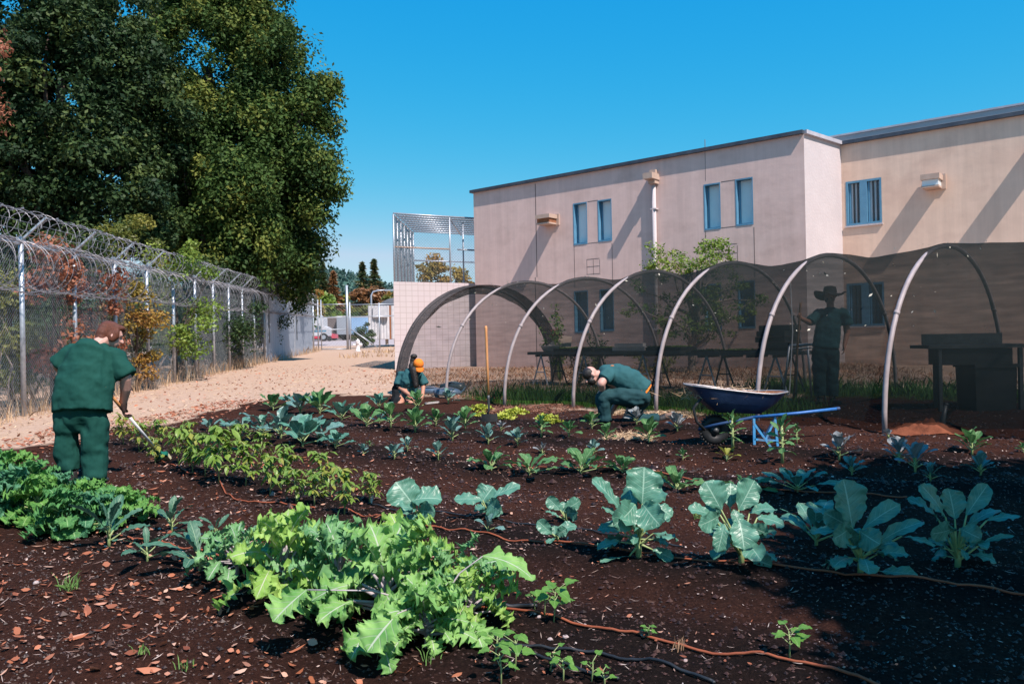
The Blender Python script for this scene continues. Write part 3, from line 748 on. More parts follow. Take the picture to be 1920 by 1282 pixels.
# service truck (pale) behind the gate
ty = 74.0; c = at(600, 632, ty); c.z = gz(c.x, c.y); sc = ty/FPX
trk = thing('pickup_truck', c, 'white utility truck with a blue stripe parked behind the far gate', 'truck')
def tb(x0, x1, y0, y1, m, name, parent, yy=0, dp=1.9, chamf=0):
    mb = MB(); xa = at(x0, y0, ty+yy).x; xb = at(x1, y0, ty+yy).x; za = at(x0, y1, ty+yy).z; zb = at(x0, y0, ty+yy).z
    V = [(xa, ty+yy, za), (xb, ty+yy, za), (xb, ty+yy, zb-chamf*.5), (xb-chamf, ty+yy, zb), (xa+.02, ty+yy, zb)]
    V += [(x, y+dp, z) for x, y, z in V]
    mb.add(V, [(0, 1, 2, 3, 4), (9, 8, 7, 6, 5)]+[(i, (i+1) % 5, 5+(i+1) % 5, 5+i)[::-1] for i in range(5)]); return mb.build(name, m, parent)
tb(570, 613, 612, 630, M['white2'], 'body', trk, 0, 1.9, .3)
tb(580, 606, 591, 612.5, M['white2'], 'cab', trk, .1, 1.7, .5)
tb(591, 601, 611, 619, M['panedk'], 'window', trk, -.02, .03)
tb(572, 612, 620, 622.5, M['blue'], 'stripe', trk, -.03, .03)
for px in (578, 607):
    q = at(px, 632, ty); mb = MB(); mb.tube([(q.x, ty-.05, q.z), (q.x, ty+.25, q.z)], .38, 16); wh = mb.build('wheel', M['black'], trk)
    mb = MB(); mb.tube([(q.x, ty-.07, q.z), (q.x, ty+.0, q.z)], .2, 12); mb.build('rim', M['galv'], wh)
# box trailers
m_tbl = mat('pale blue trailer side', [(.22, .36, .56), (.28, .43, .62)], .5, .5, 0); m_tgr = mat('brown grey trailer side', [(.13, .11, .11), (.17, .15, .15)], .5, .6, 0)
m_red = mat('red paint', [(.45, .05, .08), (.5, .07, .1)], 1, .4, 0)
for (x0, x1, y0, y1, yy, m_, lab) in ((606, 631, 596, 624, 104, m_tgr, 'dull brown-grey box trailer parked behind the white truck'),
                                      (631, 652, 594, 624, 103, M['galv'], 'pale grey box trailer between the brown trailer and the gate pole'),
                                      (658, 692, 595, 622, 108, m_tbl, 'light blue box trailer beyond the tall gate pole beside the white container')):
    c = at((x0+x1)/2, y1, yy); c.z = gz(c.x, c.y); tr = thing('box_trailer', c, lab, 'trailer', 'box trailers in the far lot')
    xa = at(x0, y0, yy).x; xb = at(x1, y0, yy).x; zb = at(x0, y0, yy).z; za = c.z+.75
    mb = MB(); mb.box(((xa+xb)/2, yy+1.2, (za+zb)/2), (xb-xa, 2.4, zb-za)); mb.build('box', m_, tr)
    mb = MB(); mb.box(((xa+xb)/2, yy+1.2, zb+.04), (xb-xa+.06, 2.46, .1)); mb.build('roof', M['white'], tr)
    mb = MB(); mb.box(((xa+xb)/2, yy+1.2, za-.1), (xb-xa-.2, 1.6, .18)); mb.build('chassis', M['black'], tr)
    for f in (.62, .8):
        q = xa+(xb-xa)*f; mb = MB(); mb.tube([(q, yy+.05, c.z+.36), (q, yy+.35, c.z+.36)], .36, 12); mb.build('wheel', M['black'], tr)
    mb = MB()
    for f in np.linspace(.04, .96, 7): mb.box((xa+(xb-xa)*f, yy-.01, (za+zb)/2), (.05, .03, zb-za-.1))
    mb.build('rib', m_, tr)
c = at(599, 622, 98); c.z = gz(c.x, c.y); car = thing('parked_car', c, 'small red car half hidden behind the white truck and trailers', 'car')
mb = MB(); V = [(-1.9, .35), (-1.9, .8), (-1.2, .9), (-.7, 1.4), (.6, 1.42), (1.2, .95), (1.9, .85), (1.95, .35)]
VV = [(c.x+x, c.y+y, c.z+z) for y in (0, 1.7) for x, z in V]
mb.add(VV, [tuple(range(8)), tuple(range(8, 16))[::-1]]+[(i, (i+1) % 8, 8+(i+1) % 8, 8+i)[::-1] for i in range(8)]); mb.build('body', m_red, car)
mb = MB(); mb.box((c.x-.05, c.y-.012, c.z+1.15), (1.3, .02, .36)); mb.build('window', M['panedk'], car)
for sx in (-1.2, 1.2): mb = MB(); mb.tube([(c.x+sx, c.y-.02, c.z+.32), (c.x+sx, c.y+.2, c.z+.32)], .32, 12); mb.build('wheel', M['black'], car)
# lamp by the container and pole lamps
def street_lamp(px, pyb, pyt, Y, dx, lab, name='street_lamp'):
    b0 = at(px, pyb, Y); b0.z = gz(b0.x, b0.y); top = at(px, pyt, Y); t = thing(name, b0, lab, 'street lamp')
    mb = MB(); mb.tube([b0, Vector((b0.x, Y, top.z-.5)), Vector((b0.x+dx*.12, Y, top.z-.12)), Vector((b0.x+dx*.4, Y, top.z)), Vector((b0.x+dx, Y, top.z+.05))], [.11, .09, .08, .07, .06], 8); mb.build('pole', M['galv'], t, True)
    mb = MB(); mb.box((b0.x+dx*1.2, Y, top.z+.02), (abs(dx)*.6, .3, .14)); mb.build('lamp_head', M['galv'], t)
street_lamp(697, 600, 545, 84, 1.6, 'grey street lamp with a curved arm above the white container')
street_lamp(498, 520, 506, 46, .9, 'dim grey floodlight pole sticking out of the big dark tree')
# ================================================================== TREES AND SHRUBS
def leaves_around(centers, radii, n, size, rng, elong=.55, flat=.75, drop=0.0):
    """n leaf rhombs scattered in clumps; leaf size in metres"""
    idx = rng.integers(0, len(centers), n)
    off = rng.normal(size=(n, 3)); off /= np.linalg.norm(off, axis=1)[:, None]
    rr = rng.uniform(0, 1, n)**.45
    P = centers[idx] + off*rr[:, None]*radii[idx]
    P[:, 2] -= drop*rng.uniform(0, 1, n)
    N = off*.7 + rng.normal(size=(n, 3))*.6 + np.array((0, 0, .5)); N /= np.linalg.norm(N, axis=1)[:, None]
    T = np.cross(N, rng.normal(size=(n, 3))); T /= np.linalg.norm(T, axis=1)[:, None]; B = np.cross(N, T)
    s = (size*rng.uniform(.45, 1.4, n))[:, None]
    V = np.stack([P-T*s*.5, P+B*s*.5*elong+T*s*.05, P+T*s*.5, P-B*s*.5*elong+T*s*.05], 1)
    V[:, 2] += N*s*.06
    rnd = np.clip(rng.uniform(0, 1, len(centers))[idx]*.7 + rng.uniform(0, .3, n), 0, 1)
    return V, rnd
def limb(mb, p, q, r0, r1, rng, seg=5, wob=.08):
    p = Vector(p); q = Vector(q); L = (q-p).length
    pts = [p+(q-p)*(i/seg)+Vector(rng.normal(size=3))*wob*L*(.5 if 0 < i < seg else 0) for i in range(seg+1)]
    mb.tube(pts, [r0+(r1-r0)*i/seg for i in range(seg+1)], 7)
    return pts
def tree(name, base, h, crown, nclump, nleaf, leaf, matl, label, cat='tree', group=None, trunk_r=.3, bark='bark', seed=0, clr=1.2, top_bias=0, cr=None, drop=0.0, elong=.55, forks=7):
    """crown: list of ellipsoids (offset xyz, radii) relative to base"""
    rng = np.random.default_rng(seed); base = Vector(base)
    t = thing(name, base, label, cat, group)
    C = []; Rr = []
    wts = np.array([c[1][0]*c[1][1]*c[1][2] for c in crown])**.6; wts = wts/wts.sum()
    for i in range(nclump):
        o_, r_ = crown[rng.choice(len(crown), p=wts)]
        d = rng.normal(size=3); d /= np.linalg.norm(d); rad = rng.uniform(.3, 1.0)**.4
        C.append(np.array(base)+np.array(o_)+d*rad*np.array(r_)); k = clr*rng.uniform(.55, 1.25); Rr.append((k, k, k*.7))
    C = np.array(C); Rr = np.array(Rr)
    V, rnd = leaves_around(C, Rr, nleaf, leaf, rng, elong, drop=drop)
    cloud('crown', V, matl, t, rnd)
    mb = MB(); top = Vector(crown[0][0])+base
    pts = limb(mb, base-Vector((0, 0, .2)), base+(top-base)*.9+Vector((0, 0, crown[0][1][2]*.3)), trunk_r, trunk_r*.3, rng, 7, .02)
    for i in range(forks):
        c = Vector(C[rng.integers(0, len(C))]); k = int(rng.integers(2, 6)); limb(mb, pts[k], c, trunk_r*.38, trunk_r*.06, rng, 5, .06)
    mb.build('trunk', M[bark], t, True)
    return t
L_big = leafmat('broadleaf dark green', (.018, .044, .014), (.062, .112, .026), trans=.2, rough=.65, spec=.15, third=(.22, .225, .045))  # random clump tones; the brightest paints sunlit yellow-green into the leaves
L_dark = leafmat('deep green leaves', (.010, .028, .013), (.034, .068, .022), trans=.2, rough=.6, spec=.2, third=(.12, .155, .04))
L_yel = leafmat('yellowing leaves', (.07, .10, .02), (.16, .17, .03), trans=.3, third=(.28, .25, .05))
L_org = leafmat('rust leaves', (.18, .055, .03), (.36, .13, .07), trans=.3, third=(.50, .24, .15))
L_aut = leafmat('autumn leaves', (.13, .12, .02), (.30, .20, .035), trans=.25, third=(.34, .15, .05))
L_grn = leafmat('bright green leaves', (.07, .14, .02), (.17, .26, .04), trans=.3, third=(.30, .34, .06))
L_con = leafmat('conifer needles', (.02, .045, .02), (.05, .08, .03), trans=.1, third=(.16, .09, .03))
L_conr = leafmat('browned conifer needles', (.09, .055, .02), (.20, .09, .035), trans=.1, third=(.28, .13, .05))
def TB(px, Y, dz=0):
    p = at(px, 640, Y); p.z = gz(p.x, p.y)+dz; return p
# the big tree leaning over the fence
b0 = TB(408, 37)
def C_(px, py, Y, rx, rz, ry=None):
    q = at(px, py, Y); return (tuple(q-b0), (rx*Y/FPX, (ry or rx)*Y/FPX, rz*Y/FPX))
crown = [C_(390, 130, 37, 150, 190), C_(510, 130, 36, 80, 120), C_(565, 250, 36, 60, 130), C_(595, 330, 36, 44, 75), C_(470, 280, 36, 110, 130), C_(330, 250, 36, 110, 150), C_(560, 440, 37, 45, 80), C_(545, 505, 38, 36, 50), C_(380, -60, 37, 120, 90), C_(470, 20, 37, 75, 90), C_(480, 420, 39, 90, 100), C_(590, 175, 36, 42, 50), C_(405, 430, 34.5, 75, 95), C_(470, 440, 34.5, 60, 85), C_(430, 330, 34, 80, 80), C_(320, 400, 39, 80, 90)]
tree('broadleaf_tree', b0, 20, crown, 900, 250000, .19, L_big, 'huge dark green broadleaf tree leaning over the fence towards the path', trunk_r=.62, seed=1, clr=.85, drop=.75, forks=22)
b0 = TB(75, 31)
crown = [C_(120, 150, 31, 130, 190), C_(40, 60, 31, 110, 140), C_(210, 330, 31, 90, 110), C_(60, 320, 31, 110, 110), C_(200, 60, 32, 100, 120), C_(280, 400, 31, 60, 60), C_(-60, 200, 31, 90, 220), C_(150, 420, 32, 120, 90), C_(30, 430, 32, 110, 90), C_(260, 200, 32, 90, 140)]
tree('broadleaf_tree', b0, 18, crown, 560, 160000, .19, L_dark, 'very dark evergreen tree filling the corner above the razor wire', trunk_r=.5, seed=2, clr=.85, forks=16)
# rust coloured tree at the edge
b0 = TB(-55, 24)
crown = [C_(-45, 120, 24, 42, 90), C_(-32, 80, 24, 36, 50), C_(-34, 190, 24, 34, 60)]
tree('rusty_tree', b0, 12, crown, 26, 2600, .13, L_org, 'rust red leaved tree just poking in beside the dark evergreen', trunk_r=.2, seed=3, clr=.6)
b0 = TB(455, 46)
crown = [C_(450, 420, 46, 130, 130), C_(520, 360, 46, 70, 110), C_(360, 380, 46, 90, 130), C_(545, 480, 46, 38, 60)]
tree('broadleaf_tree', b0, 14, crown, 330, 70000, .26, L_dark, 'dark tree standing in the gloom behind the huge leaning tree trunk', trunk_r=.4, seed=4, clr=1.1, forks=10)
# under-storey behind the fence
def shrub(px, Y, py_top, wpx, matl, label, seed, n=4500, leaf=.11, name='shrub', group='shrubs growing behind the chain link fence', clr=.45, ncl=26, py_mid=None):
    global b0
    b0 = TB(px, Y); top = at(px, py_top, Y).z; h = top-b0.z; mid = b0.z+h*.52
    crown = [((0, 0, h*.55), (wpx*Y/FPX, wpx*Y/FPX*.8, h*.46))]
    return tree(name, b0, h, crown, ncl, n, leaf, matl, label, 'shrub', group, trunk_r=.06, seed=seed, clr=clr, forks=9)
shrub(20, 16.6, 500, 55, L_yel, 'yellow-green bush pressed against the wire at the near end of the fence', 11)
shrub(100, 16.6, 430, 40, L_org, 'rust coloured oak sapling entangled in the razor wire', 12, n=2600, ncl=16)
shrub(185, 18.6, 480, 50, L_org, 'faded orange bush behind the bent man', 13, n=1800, ncl=14)
shrub(255, 20.5, 500, 55, L_aut, 'mottled olive bush behind the second and third fence posts', 14, n=3600)
shrub(330, 24, 440, 80, L_grn, 'bright green bush low beneath the big tree', 15, n=4500)
shrub(250, 27, 395, 80, L_yel, 'yellow-green young tree glowing under the dark evergreen', 16, n=6500, clr=.6)
shrub(140, 25, 420, 100, L_dark, 'dense dark bush between the two rust coloured saplings', 17, n=9000, clr=.7)
shrub(400, 31, 490, 90, L_dark, 'dense dark shrub around the big tree trunk', 18, n=9000, clr=.8)
shrub(480, 40, 480, 70, L_dark, 'dark shrub behind the razor wire beyond the big trunk', 19, n=7000, clr=.8)
shrub(20, 26, 430, 120, L_dark, 'broad dark bush in the shade at the near end of the fence', 20, n=12000, clr=.8)
shrub(560, 66, 500, 34, L_big, 'dark green bush spilling over the grey panel fence', 21, n=5000, leaf=.2, clr=.8, group='shrubs beside the panel fence')
shrub(530, 52, 520, 30, L_aut, 'yellowish bush behind the razor wire near the grey panels', 22, n=3500, leaf=.16, clr=.6, group='shrubs beside the panel fence')
# dense undergrowth in the shade behind the fence, reads as one mass
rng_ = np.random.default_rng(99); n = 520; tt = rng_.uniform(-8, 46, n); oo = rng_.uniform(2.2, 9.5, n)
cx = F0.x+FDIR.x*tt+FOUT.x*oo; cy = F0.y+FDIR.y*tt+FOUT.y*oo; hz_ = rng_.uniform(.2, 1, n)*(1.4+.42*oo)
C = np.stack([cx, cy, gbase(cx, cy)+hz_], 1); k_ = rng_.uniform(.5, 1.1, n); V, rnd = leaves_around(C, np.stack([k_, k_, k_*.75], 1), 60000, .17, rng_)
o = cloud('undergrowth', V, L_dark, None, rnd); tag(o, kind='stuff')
mb = MB()
for i in range(70):
    t_ = rng_.uniform(-4, 26); o_ = rng_.uniform(.5, 3); p = F0+FDIR*t_+FOUT*o_; p.z = gz(p.x, p.y); limb(mb, p, p+Vector((rng_.normal()*.7, rng_.normal()*.7, rng_.uniform(.5, 2.2))), .018, .005, rng_, 6, .07)
o = mb.build('bare_twigs', M['barkpale']); tag(o, kind='stuff')
# far trees beyond the gate
def conifer(px, Y, py_top, wpx, matl, label, seed, n=4200):
    rng = np.random.default_rng(seed); b = TB(px, Y); h = at(px, py_top, Y).z-b.z; t = thing('conifer_tree', b, label, 'tree', 'conifers beyond the gate')
    V = []; sz = .9*Y/130
    rad = wpx*Y/FPX
    lev = np.sort(rng.uniform(.08, 1, 60)**1.15)
    for i in range(n):
        l = lev[rng.integers(0, 60)]; a = rng.integers(0, 9)*.7+l*40+rng.normal()*.12; f = rng.uniform(.1, 1)
        r_ = rad*1.45*(1-l)**1.0*f*(0.6+.6*math.sin(l*91)**2)+.05
        c = np.array((b.x+r_*math.cos(a), b.y+r_*math.sin(a), b.z+l*h-f*rad*.25)); d1 = np.array((math.cos(a), math.sin(a), -.25))+rng.normal(size=3)*.25; d2 = np.cross(d1, rng.normal(size=3)); d2 /= np.linalg.norm(d2)
        s_ = sz*rng.uniform(.4, 1); V.append([c-d1*s_*.5, c+d2*s_*.22, c+d1*s_*.6, c-d2*s_*.22])
    cloud('crown', np.array(V), matl, t, rng.uniform(0, 1, n))
    mb = MB(); mb.tube([b-Vector((0, 0, .3)), b+Vector((0, 0, h*.97))], [h*.022, .03], 7); mb.build('trunk', M['bark'], t)
conifer(682, 150, 490, 30, L_con, 'tall dark conifer, tip furthest from the cage of the twin pair', 31)
conifer(704, 148, 484, 28, L_con, 'tall dark conifer with the highest tip, close to the cage', 32)
conifer(607, 120, 487, 22, L_con, 'slim dark conifer against the hill next to the leaning big tree', 33)
conifer(627, 118, 508, 26, L_conr, 'brown-green conifer beside the slim dark one', 34)
def far_tree(px, Y, py_top, wpx, matl, label, seed, n=6000):
    global b0
    b0 = TB(px, Y); h = at(px, py_top, Y).z-b0.z; k = wpx*Y/FPX
    tree('autumn_tree', b0, h, [((0, 0, h*.6), (k, k, h*.42)), ((k*.5, 0, h*.42), (k*.7, k*.7, h*.3)), ((-k*.5, 0, h*.4), (k*.7, k*.7, h*.3))], 60, n, .55*Y/120, matl, label, group='broadleaf trees beyond the gate', trunk_r=.25, seed=seed, clr=.07*h+.3, forks=5)
far_tree(578, 100, 500, 22, L_aut, 'olive and gold tree behind the end of the panel fence', 41)
far_tree(612, 108, 548, 20, L_grn, 'bright green tree right behind the gate frame', 42)
far_tree(640, 128, 552, 18, L_yel, 'yellow tree behind the tall gate pole', 43)
far_tree(672, 135, 538, 17, L_conr, 'rust brown tree under the twin conifers', 44)
far_tree(704, 134, 535, 22, L_conr, 'rust orange tree behind the curved street lamp', 45)
far_tree(735, 140, 540, 18, L_aut, 'dull brown tree at the edge of the tiled block', 46)
far_tree(730, 118, 556, 18, L_yel, 'yellow-green tree just above the white container', 47)
far_tree(690, 122, 572, 26, L_yel, 'low yellow tree between gate pole and container', 48)
far_tree(815, 95, 486, 28, L_aut, 'gold-green tree seen through the mesh cage', 49, n=9000)
far_tree(872, 97, 498, 24, L_aut, 'smaller gold tree seen through the cage beside the building edge', 50)
far_tree(600, 140, 525, 30, L_con, 'dark green round tree behind the bright green one', 51)
far_tree(655, 112, 585, 24, L_big, 'low dark tree behind the trailers', 52)
b0 = TB(690, 62.5, -.1); bq = at(683, 660, 60.5); bq.z = gz(bq.x, bq.y)
b0 = bq; tree('round_bush', bq, 2, [((0, 0, .95), (.75, .7, .95))], 20, 2200, .16, L_dark, 'dark rounded bush at the end of the white container', 'shrub', trunk_r=.06, seed=53, clr=.4, forks=5)
# small tree by the building, behind the tunnel
b0 = at(1292, 690, 22.0); b0.z = gz(b0.x, b0.y)
crown = [C_(1310, 490, 22, 70, 32), C_(1345, 470, 21.6, 30, 22), C_(1260, 500, 22, 50, 26), C_(1222, 462, 22, 18, 10), C_(1370, 560, 22, 60, 50), C_(1290, 590, 22, 70, 50), C_(1185, 560, 22, 22, 45), C_(1330, 610, 22, 40, 40)]
tree('small_tree', b0, 5, crown, 130, 8000, .085, L_grn, 'small bright green tree rising above the shade tunnel before the building', trunk_r=.13, bark='barkpale', seed=61, clr=.26, forks=26)
# red flowering tall plant at the tunnel's open end and greenery under the benches
def weed(px, py, Y, h, n, matl, label, seed, name='tall_weed', wide=.35, leaf=.09, flowers=None):
    rng = np.random.default_rng(seed); b = at(px, py, Y); b.z = gz(b.x, b.y); t = thing(name, b, label, 'plant')
    mb = MB(); C = []
    for i in range(7):
        a = rng.uniform(0, 6.28); q = b+Vector((math.cos(a)*wide*rng.uniform(.2, 1), math.sin(a)*wide*rng.uniform(.2, 1), h*rng.uniform(.55, 1)))
        pts = limb(mb, b, q, .012, .006, rng, 5, .04); C += [np.array(p) for p in pts[2:]]
    mb.build('stem', M['st'], t)
    C = np.array(C); V, rnd = leaves_around(C, np.full((len(C), 3), .16), n, leaf, rng, .35); cloud('foliage', V, matl, t, rnd)
    if flowers:
        F = C[4::5]; V, rnd = leaves_around(F+np.array((0, 0, .08)), np.tile([[.16, .16, .06]], (len(F), 1)), 260, .05, rng, .8); cloud('flower_heads', V, flowers, t, rnd)
M['st'] = mat('green stem', [(.16, .22, .06), (.26, .32, .10)], 10, .6, 0)
M['stp'] = mat('pale green stem', [(.20, .27, .10), (.34, .40, .18)], 10, .5, 0)
M['stv'] = mat('lilac kale rib', [(.27, .25, .24), (.44, .38, .41)], 10, .5, 0)
L_red = leafmat('dusty red flowers', (.18, .035, .03), (.32, .08, .06), trans=.15)
weed(1050, 700, 20.2, 2.0, 420, L_grn, 'tall plant with dusty red flower heads behind the potting benches', 71, wide=.5, flowers=L_red, leaf=.12)
weed(1120, 695, 20.6, 1.3, 900, L_dark, 'dark leafy plant behind the benches beneath the blue windows', 72, wide=.6)
weed(1085, 700, 19.4, .75, 500, L_yel, 'yellow-green weed clump under the benches', 73, wide=.5)
weed(1230, 700, 19.0, .8, 700, L_yel, 'ochre weed clump under the long bench behind the crouching man', 74, wide=.8)
# ================================================================== SHADE TUNNEL
H_T = thing('shade_tunnel', tuple(HOOP0+HDIR*3+HACR*.5)+(.4,), 'long tunnel of grey pipe hoops draped in dark see-through shade netting', 'greenhouse')
HR = 2.45
def hoop_pt(k, a, r=HR, dk=0.0):
    """k: hoop number along the row, a: angle from front foot (0) to back foot (pi)"""
    c = HOOP0+HDIR*k+HACR*.5; off = -HACR/2*math.cos(a)*(r/HR)
    x, y = c+off; zb = gz(*(c-HACR/2))*(1-a/math.pi)+gz(*(c+HACR/2))*a/math.pi
    return Vector((x, y, zb+r*math.sin(a)**.92))
NH = 9
for k in range(NH):
    mb = MB(); rr = random.Random(40+k)
    pts = [hoop_pt(k, math.pi*j/36) for j in range(37)]
    pts[0] -= Vector((0, 0, .06)); pts[-1] -= Vector((0, 0, .06))
    mb.tube(pts, .033, 10); h = mb.build('hoop', M['pipe'], H_T, True)
    mb = MB()
    for a in (.62, 2.52): q0 = hoop_pt(k, a-.012); q1 = hoop_pt(k, a+.012); mb.tube([q0, q1], .039, 10)
    mb.build('coupling', M['pipe'], h, True)
def netmat():
    m = bpy.data.materials.new('shade netting'); m.use_nodes = True; N = m.node_tree.nodes; L = m.node_tree.links; N.clear()
    o = N.new('ShaderNodeOutputMaterial'); d = N.new('ShaderNodeBsdfDiffuse'); d.inputs[0].default_value = (.014, .019, .019, 1)
    t = N.new('ShaderNodeBsdfTransparent'); mx = N.new('ShaderNodeMixShader')
    al = N.new('ShaderNodeAttribute'); al.attribute_name = 'lv'; tc = N.new('ShaderNodeTexCoord'); mp = N.new('ShaderNodeMapping'); mp.inputs['Scale'].default_value = (1.2, 1.2, 9); nz = N.new('ShaderNodeTexNoise'); nz.inputs['Scale'].default_value = 1.6; nz.inputs['Detail'].default_value = 6
    mr = N.new('ShaderNodeMapRange'); mr.inputs[1].default_value = .3; mr.inputs[2].default_value = .7; mr.inputs[3].default_value = -.07; mr.inputs[4].default_value = .07
    L.new(tc.outputs['Object'], mp.inputs[0]); L.new(mp.outputs[0], nz.inputs['Vector']); L.new(nz.outputs['Fac'], mr.inputs[0])
    vo = N.new('ShaderNodeTexVoronoi'); vo.inputs['Scale'].default_value = 9; L.new(tc.outputs['Object'], vo.inputs['Vector'])
    ad = N.new('ShaderNodeMath'); ad.operation = 'ADD'; L.new(mr.outputs[0], ad.inputs[0]); L.new(al.outputs['Fac'], ad.inputs[1]); L.new(ad.outputs[0], mx.inputs[0]); L.new(t.outputs[0], mx.inputs[1]); L.new(d.outputs[0], mx.inputs[2]); L.new(mx.outputs[0], o.inputs[0])
    return m
M['net'] = netmat()
mb = MB(); V = []; NA = []; KU = 8*12; KV = 34
for i in range(KU+1):
    k = i/12; fr = k % 1; sag = math.sin(math.pi*fr)
    for j in range(KV+1):
        a = math.pi*(.012+ .976*j/KV); lift_ = -.042+.084*min(1, max(0, (a-.85)/.4)); p = hoop_pt(k, a, HR+lift_-.13*sag*(math.sin(a)**2)*(.6+.8*vnoise(k*1.3, 0, 4)))
        p.z += .035*(float(fbm(k*3, a*2.2, 8))-.5)*sag
        V.append(p); NA.append((0.0, .39+.26*min(1, k/3.5)+.10*math.sin(a)**6))      # opacity raised along the row and at the ridge, standing in for grazing views
F = [(i*(KV+1)+j, (i+1)*(KV+1)+j, (i+1)*(KV+1)+j+1, i*(KV+1)+j+1) for i in range(KU) for j in range(KV)]
mb.add(V, F, 0, NA); mb.build('netting', M['net'], H_T, True)
# bits of leaf and dust caught on the cloth
rng = np.random.default_rng(17); Q = []
for q_ in range(260):
    k = rng.uniform(.3, 7.2); a = rng.uniform(.5, 2.2); p = np.array(hoop_pt(k, a, HR+.055)); d = rng.normal(size=3); d /= np.linalg.norm(d); e = np.cross(d, rng.normal(size=3)); e /= np.linalg.norm(e); s_ = rng.gamma(2, .006)+.003
    Q.append([p-d*s_, p+e*s_*.4, p+d*s_, p-e*s_*.4])
o = cloud('net_debris', np.array(Q), leafmat('pale debris', (.35, .30, .22), (.6, .55, .45), trans=.1), None, rng.uniform(0, 1, len(Q))); tag(o, kind='stuff')
# gathered edge of net around the open end hoop
mb = MB(); V = []
n = 48
for j in range(n+1):
    a = math.pi*j/n; wv = .08+.10*math.sin(a)+.012*math.sin(j*1.1)
    p = hoop_pt(0, a, HR+.05); q = hoop_pt(.0, a, HR-wv); q = Vector((q.x+HD[0]*.10, q.y+HD[1]*.10, q.z)); r_ = hoop_pt(.22, a, HR+.03)
    V += [p, q, r_]
mb.add(V, [(3*j+b, 3*j+3+b, 3*j+3+(b+1) % 3, 3*j+(b+1) % 3) for j in range(n) for b in range(3)])
m_ng = M['net'].copy(); m_ng.name = 'gathered netting'; 
for nd in m_ng.node_tree.nodes:
    if nd.type == 'MAP_RANGE': nd.inputs[3].default_value = .55; nd.inputs[4].default_value = .75
    if nd.type == 'BSDF_DIFFUSE': nd.inputs[0].default_value = (.06, .055, .055, 1)
mb.build('gathered_edge', m_ng, H_T)
# white cord hanging at a hoop
mb = MB(); a = hoop_pt(5, .95); mb.tube([a, a+Vector((.02, 0, -.8)), a+Vector((-.05, 0, -1.75))], .008, 5); mb.build('cord', M['white'], H_T)

# ------------------------------------------------------------------ potting benches, stands, crates in the tunnel
def bench(s0, s1, t, wd, z, label, legs, name='potting_bench'):
    c = HOOP0+HD*(s0+s1)/2+HN*t; zb = gz(*c); b = thing(name, (c[0], c[1], zb), label, 'bench', 'long benches inside the tunnel')
    rot = Matrix((Vector((HD[0], HD[1], 0)), Vector((HN[0], HN[1], 0)), Vector((0, 0, 1)))).transposed()
    mb = MB(); mb.box((c[0], c[1], zb+z), (s1-s0, wd, .07), rot)
    for q in np.arange(s0+.3, s1, .55):
        pq = HOOP0+HD*q+HN*t; mb.box((pq[0], pq[1], zb+z-.06), (.05, wd, .05), rot)
    mb.build('tabletop', M['dkmetal'], b)
    for q in legs:
        for e in (-1, 1):
            mb = MB(); p = HOOP0+HD*q+HN*(t+e*wd*.4)
            for f in (-.26, .26):
                g_ = HOOP0+HD*(q+f)+HN*(t+e*wd*.46); mb.tube([(p[0], p[1], zb+z-.04), (g_[0], g_[1], gz(*g_)-.02)], .02, 6)
            a_ = HOOP0+HD*(q-.16)+HN*(t+e*wd*.44); b_ = HOOP0+HD*(q+.16)+HN*(t+e*wd*.44); mb.tube([(a_[0], a_[1], zb+z*.42), (b_[0], b_[1], zb+z*.42)], .014, 5)
            mb.build('leg', M['galv'] if e < 0 else M['dkmetal'], b)
    return c, zb, rot
# survey: bench ends seen at (1005,657) and (1490,657)
def st_of(px, py): 
    q = gnd0(px, py); s, t = hoopst(q.x, q.y); return float(s), float(t)
bench(.6, 5.1, 3.9, .75, .80, 'long dark bench with seedling trays standing behind the crouching man', (1.0, 2.4, 4.1))
bench(5.25, 7.75, 3.9, .75, .76, 'shorter dark bench carrying stacked black trays beside the standing man', (5.7, 7.2))
def tray(s, t, z, l, wd, h, label, m='black', seedl=True, cat='tray', seed=0, grp='black seedling trays on the benches', yaw=0.0):
    c = HOOP0+HD*s+HN*t; rot = Matrix.Rotation(yaw, 3, 'Z') @ Matrix((Vector((HD[0], HD[1], 0)), Vector((HN[0], HN[1], 0)), Vector((0, 0, 1)))).transposed()
    T_ = thing('seed_tray', (c[0], c[1], z), label, cat, grp); base = Vector((c[0], c[1], z+h/2)); mb = MB()
    for dx, dy, sx, sy in ((-l/2+.01, 0, .02, wd), (l/2-.01, 0, .02, wd), (0, -wd/2+.01, l-.04, .02), (0, wd/2-.01, l-.04, .02)):
        mb.box(base+rot @ Vector((dx, dy, 0)), (sx, sy, h), rot)
    mb.box(base-Vector((0, 0, h/2-.02)), (l-.04, wd-.04, .03), rot); mb.build('box', M[m], T_)
    if seedl:
        rng = np.random.default_rng(seed); n = 130; C = np.array([np.array(base+rot @ Vector((rng.uniform(-l/2, l/2)*.9, rng.uniform(-wd/2, wd/2)*.9, h*.5))) for i in range(n)])
        V, rnd = leaves_around(C, np.full((n, 3), .03), n*5, .04, rng, .5); cloud('seedling_leaves', V, L_grn if seed % 2 else L_dark, T_, rnd)
zt1 = gz(*(HOOP0+HD*4.2+HN*3.9))+.836; zt2 = gz(*(HOOP0+HD*7.8+HN*3.9))+.796
lab = ['black seed tray of sparse seedlings at the open-end tip of the long bench', 'black seed tray with fine green seedlings behind the crouching man', 'black seed tray of dark seedlings between the two pale boards', 'black seed tray under the small green tree trunk', 'black seed tray at the joint of the two benches']
for i, s in enumerate((1.7, 2.35, 3.0, 4.3, 4.8)): tray(s, 3.9, zt1, .54, .6, .07, lab[i], seed=i+1)
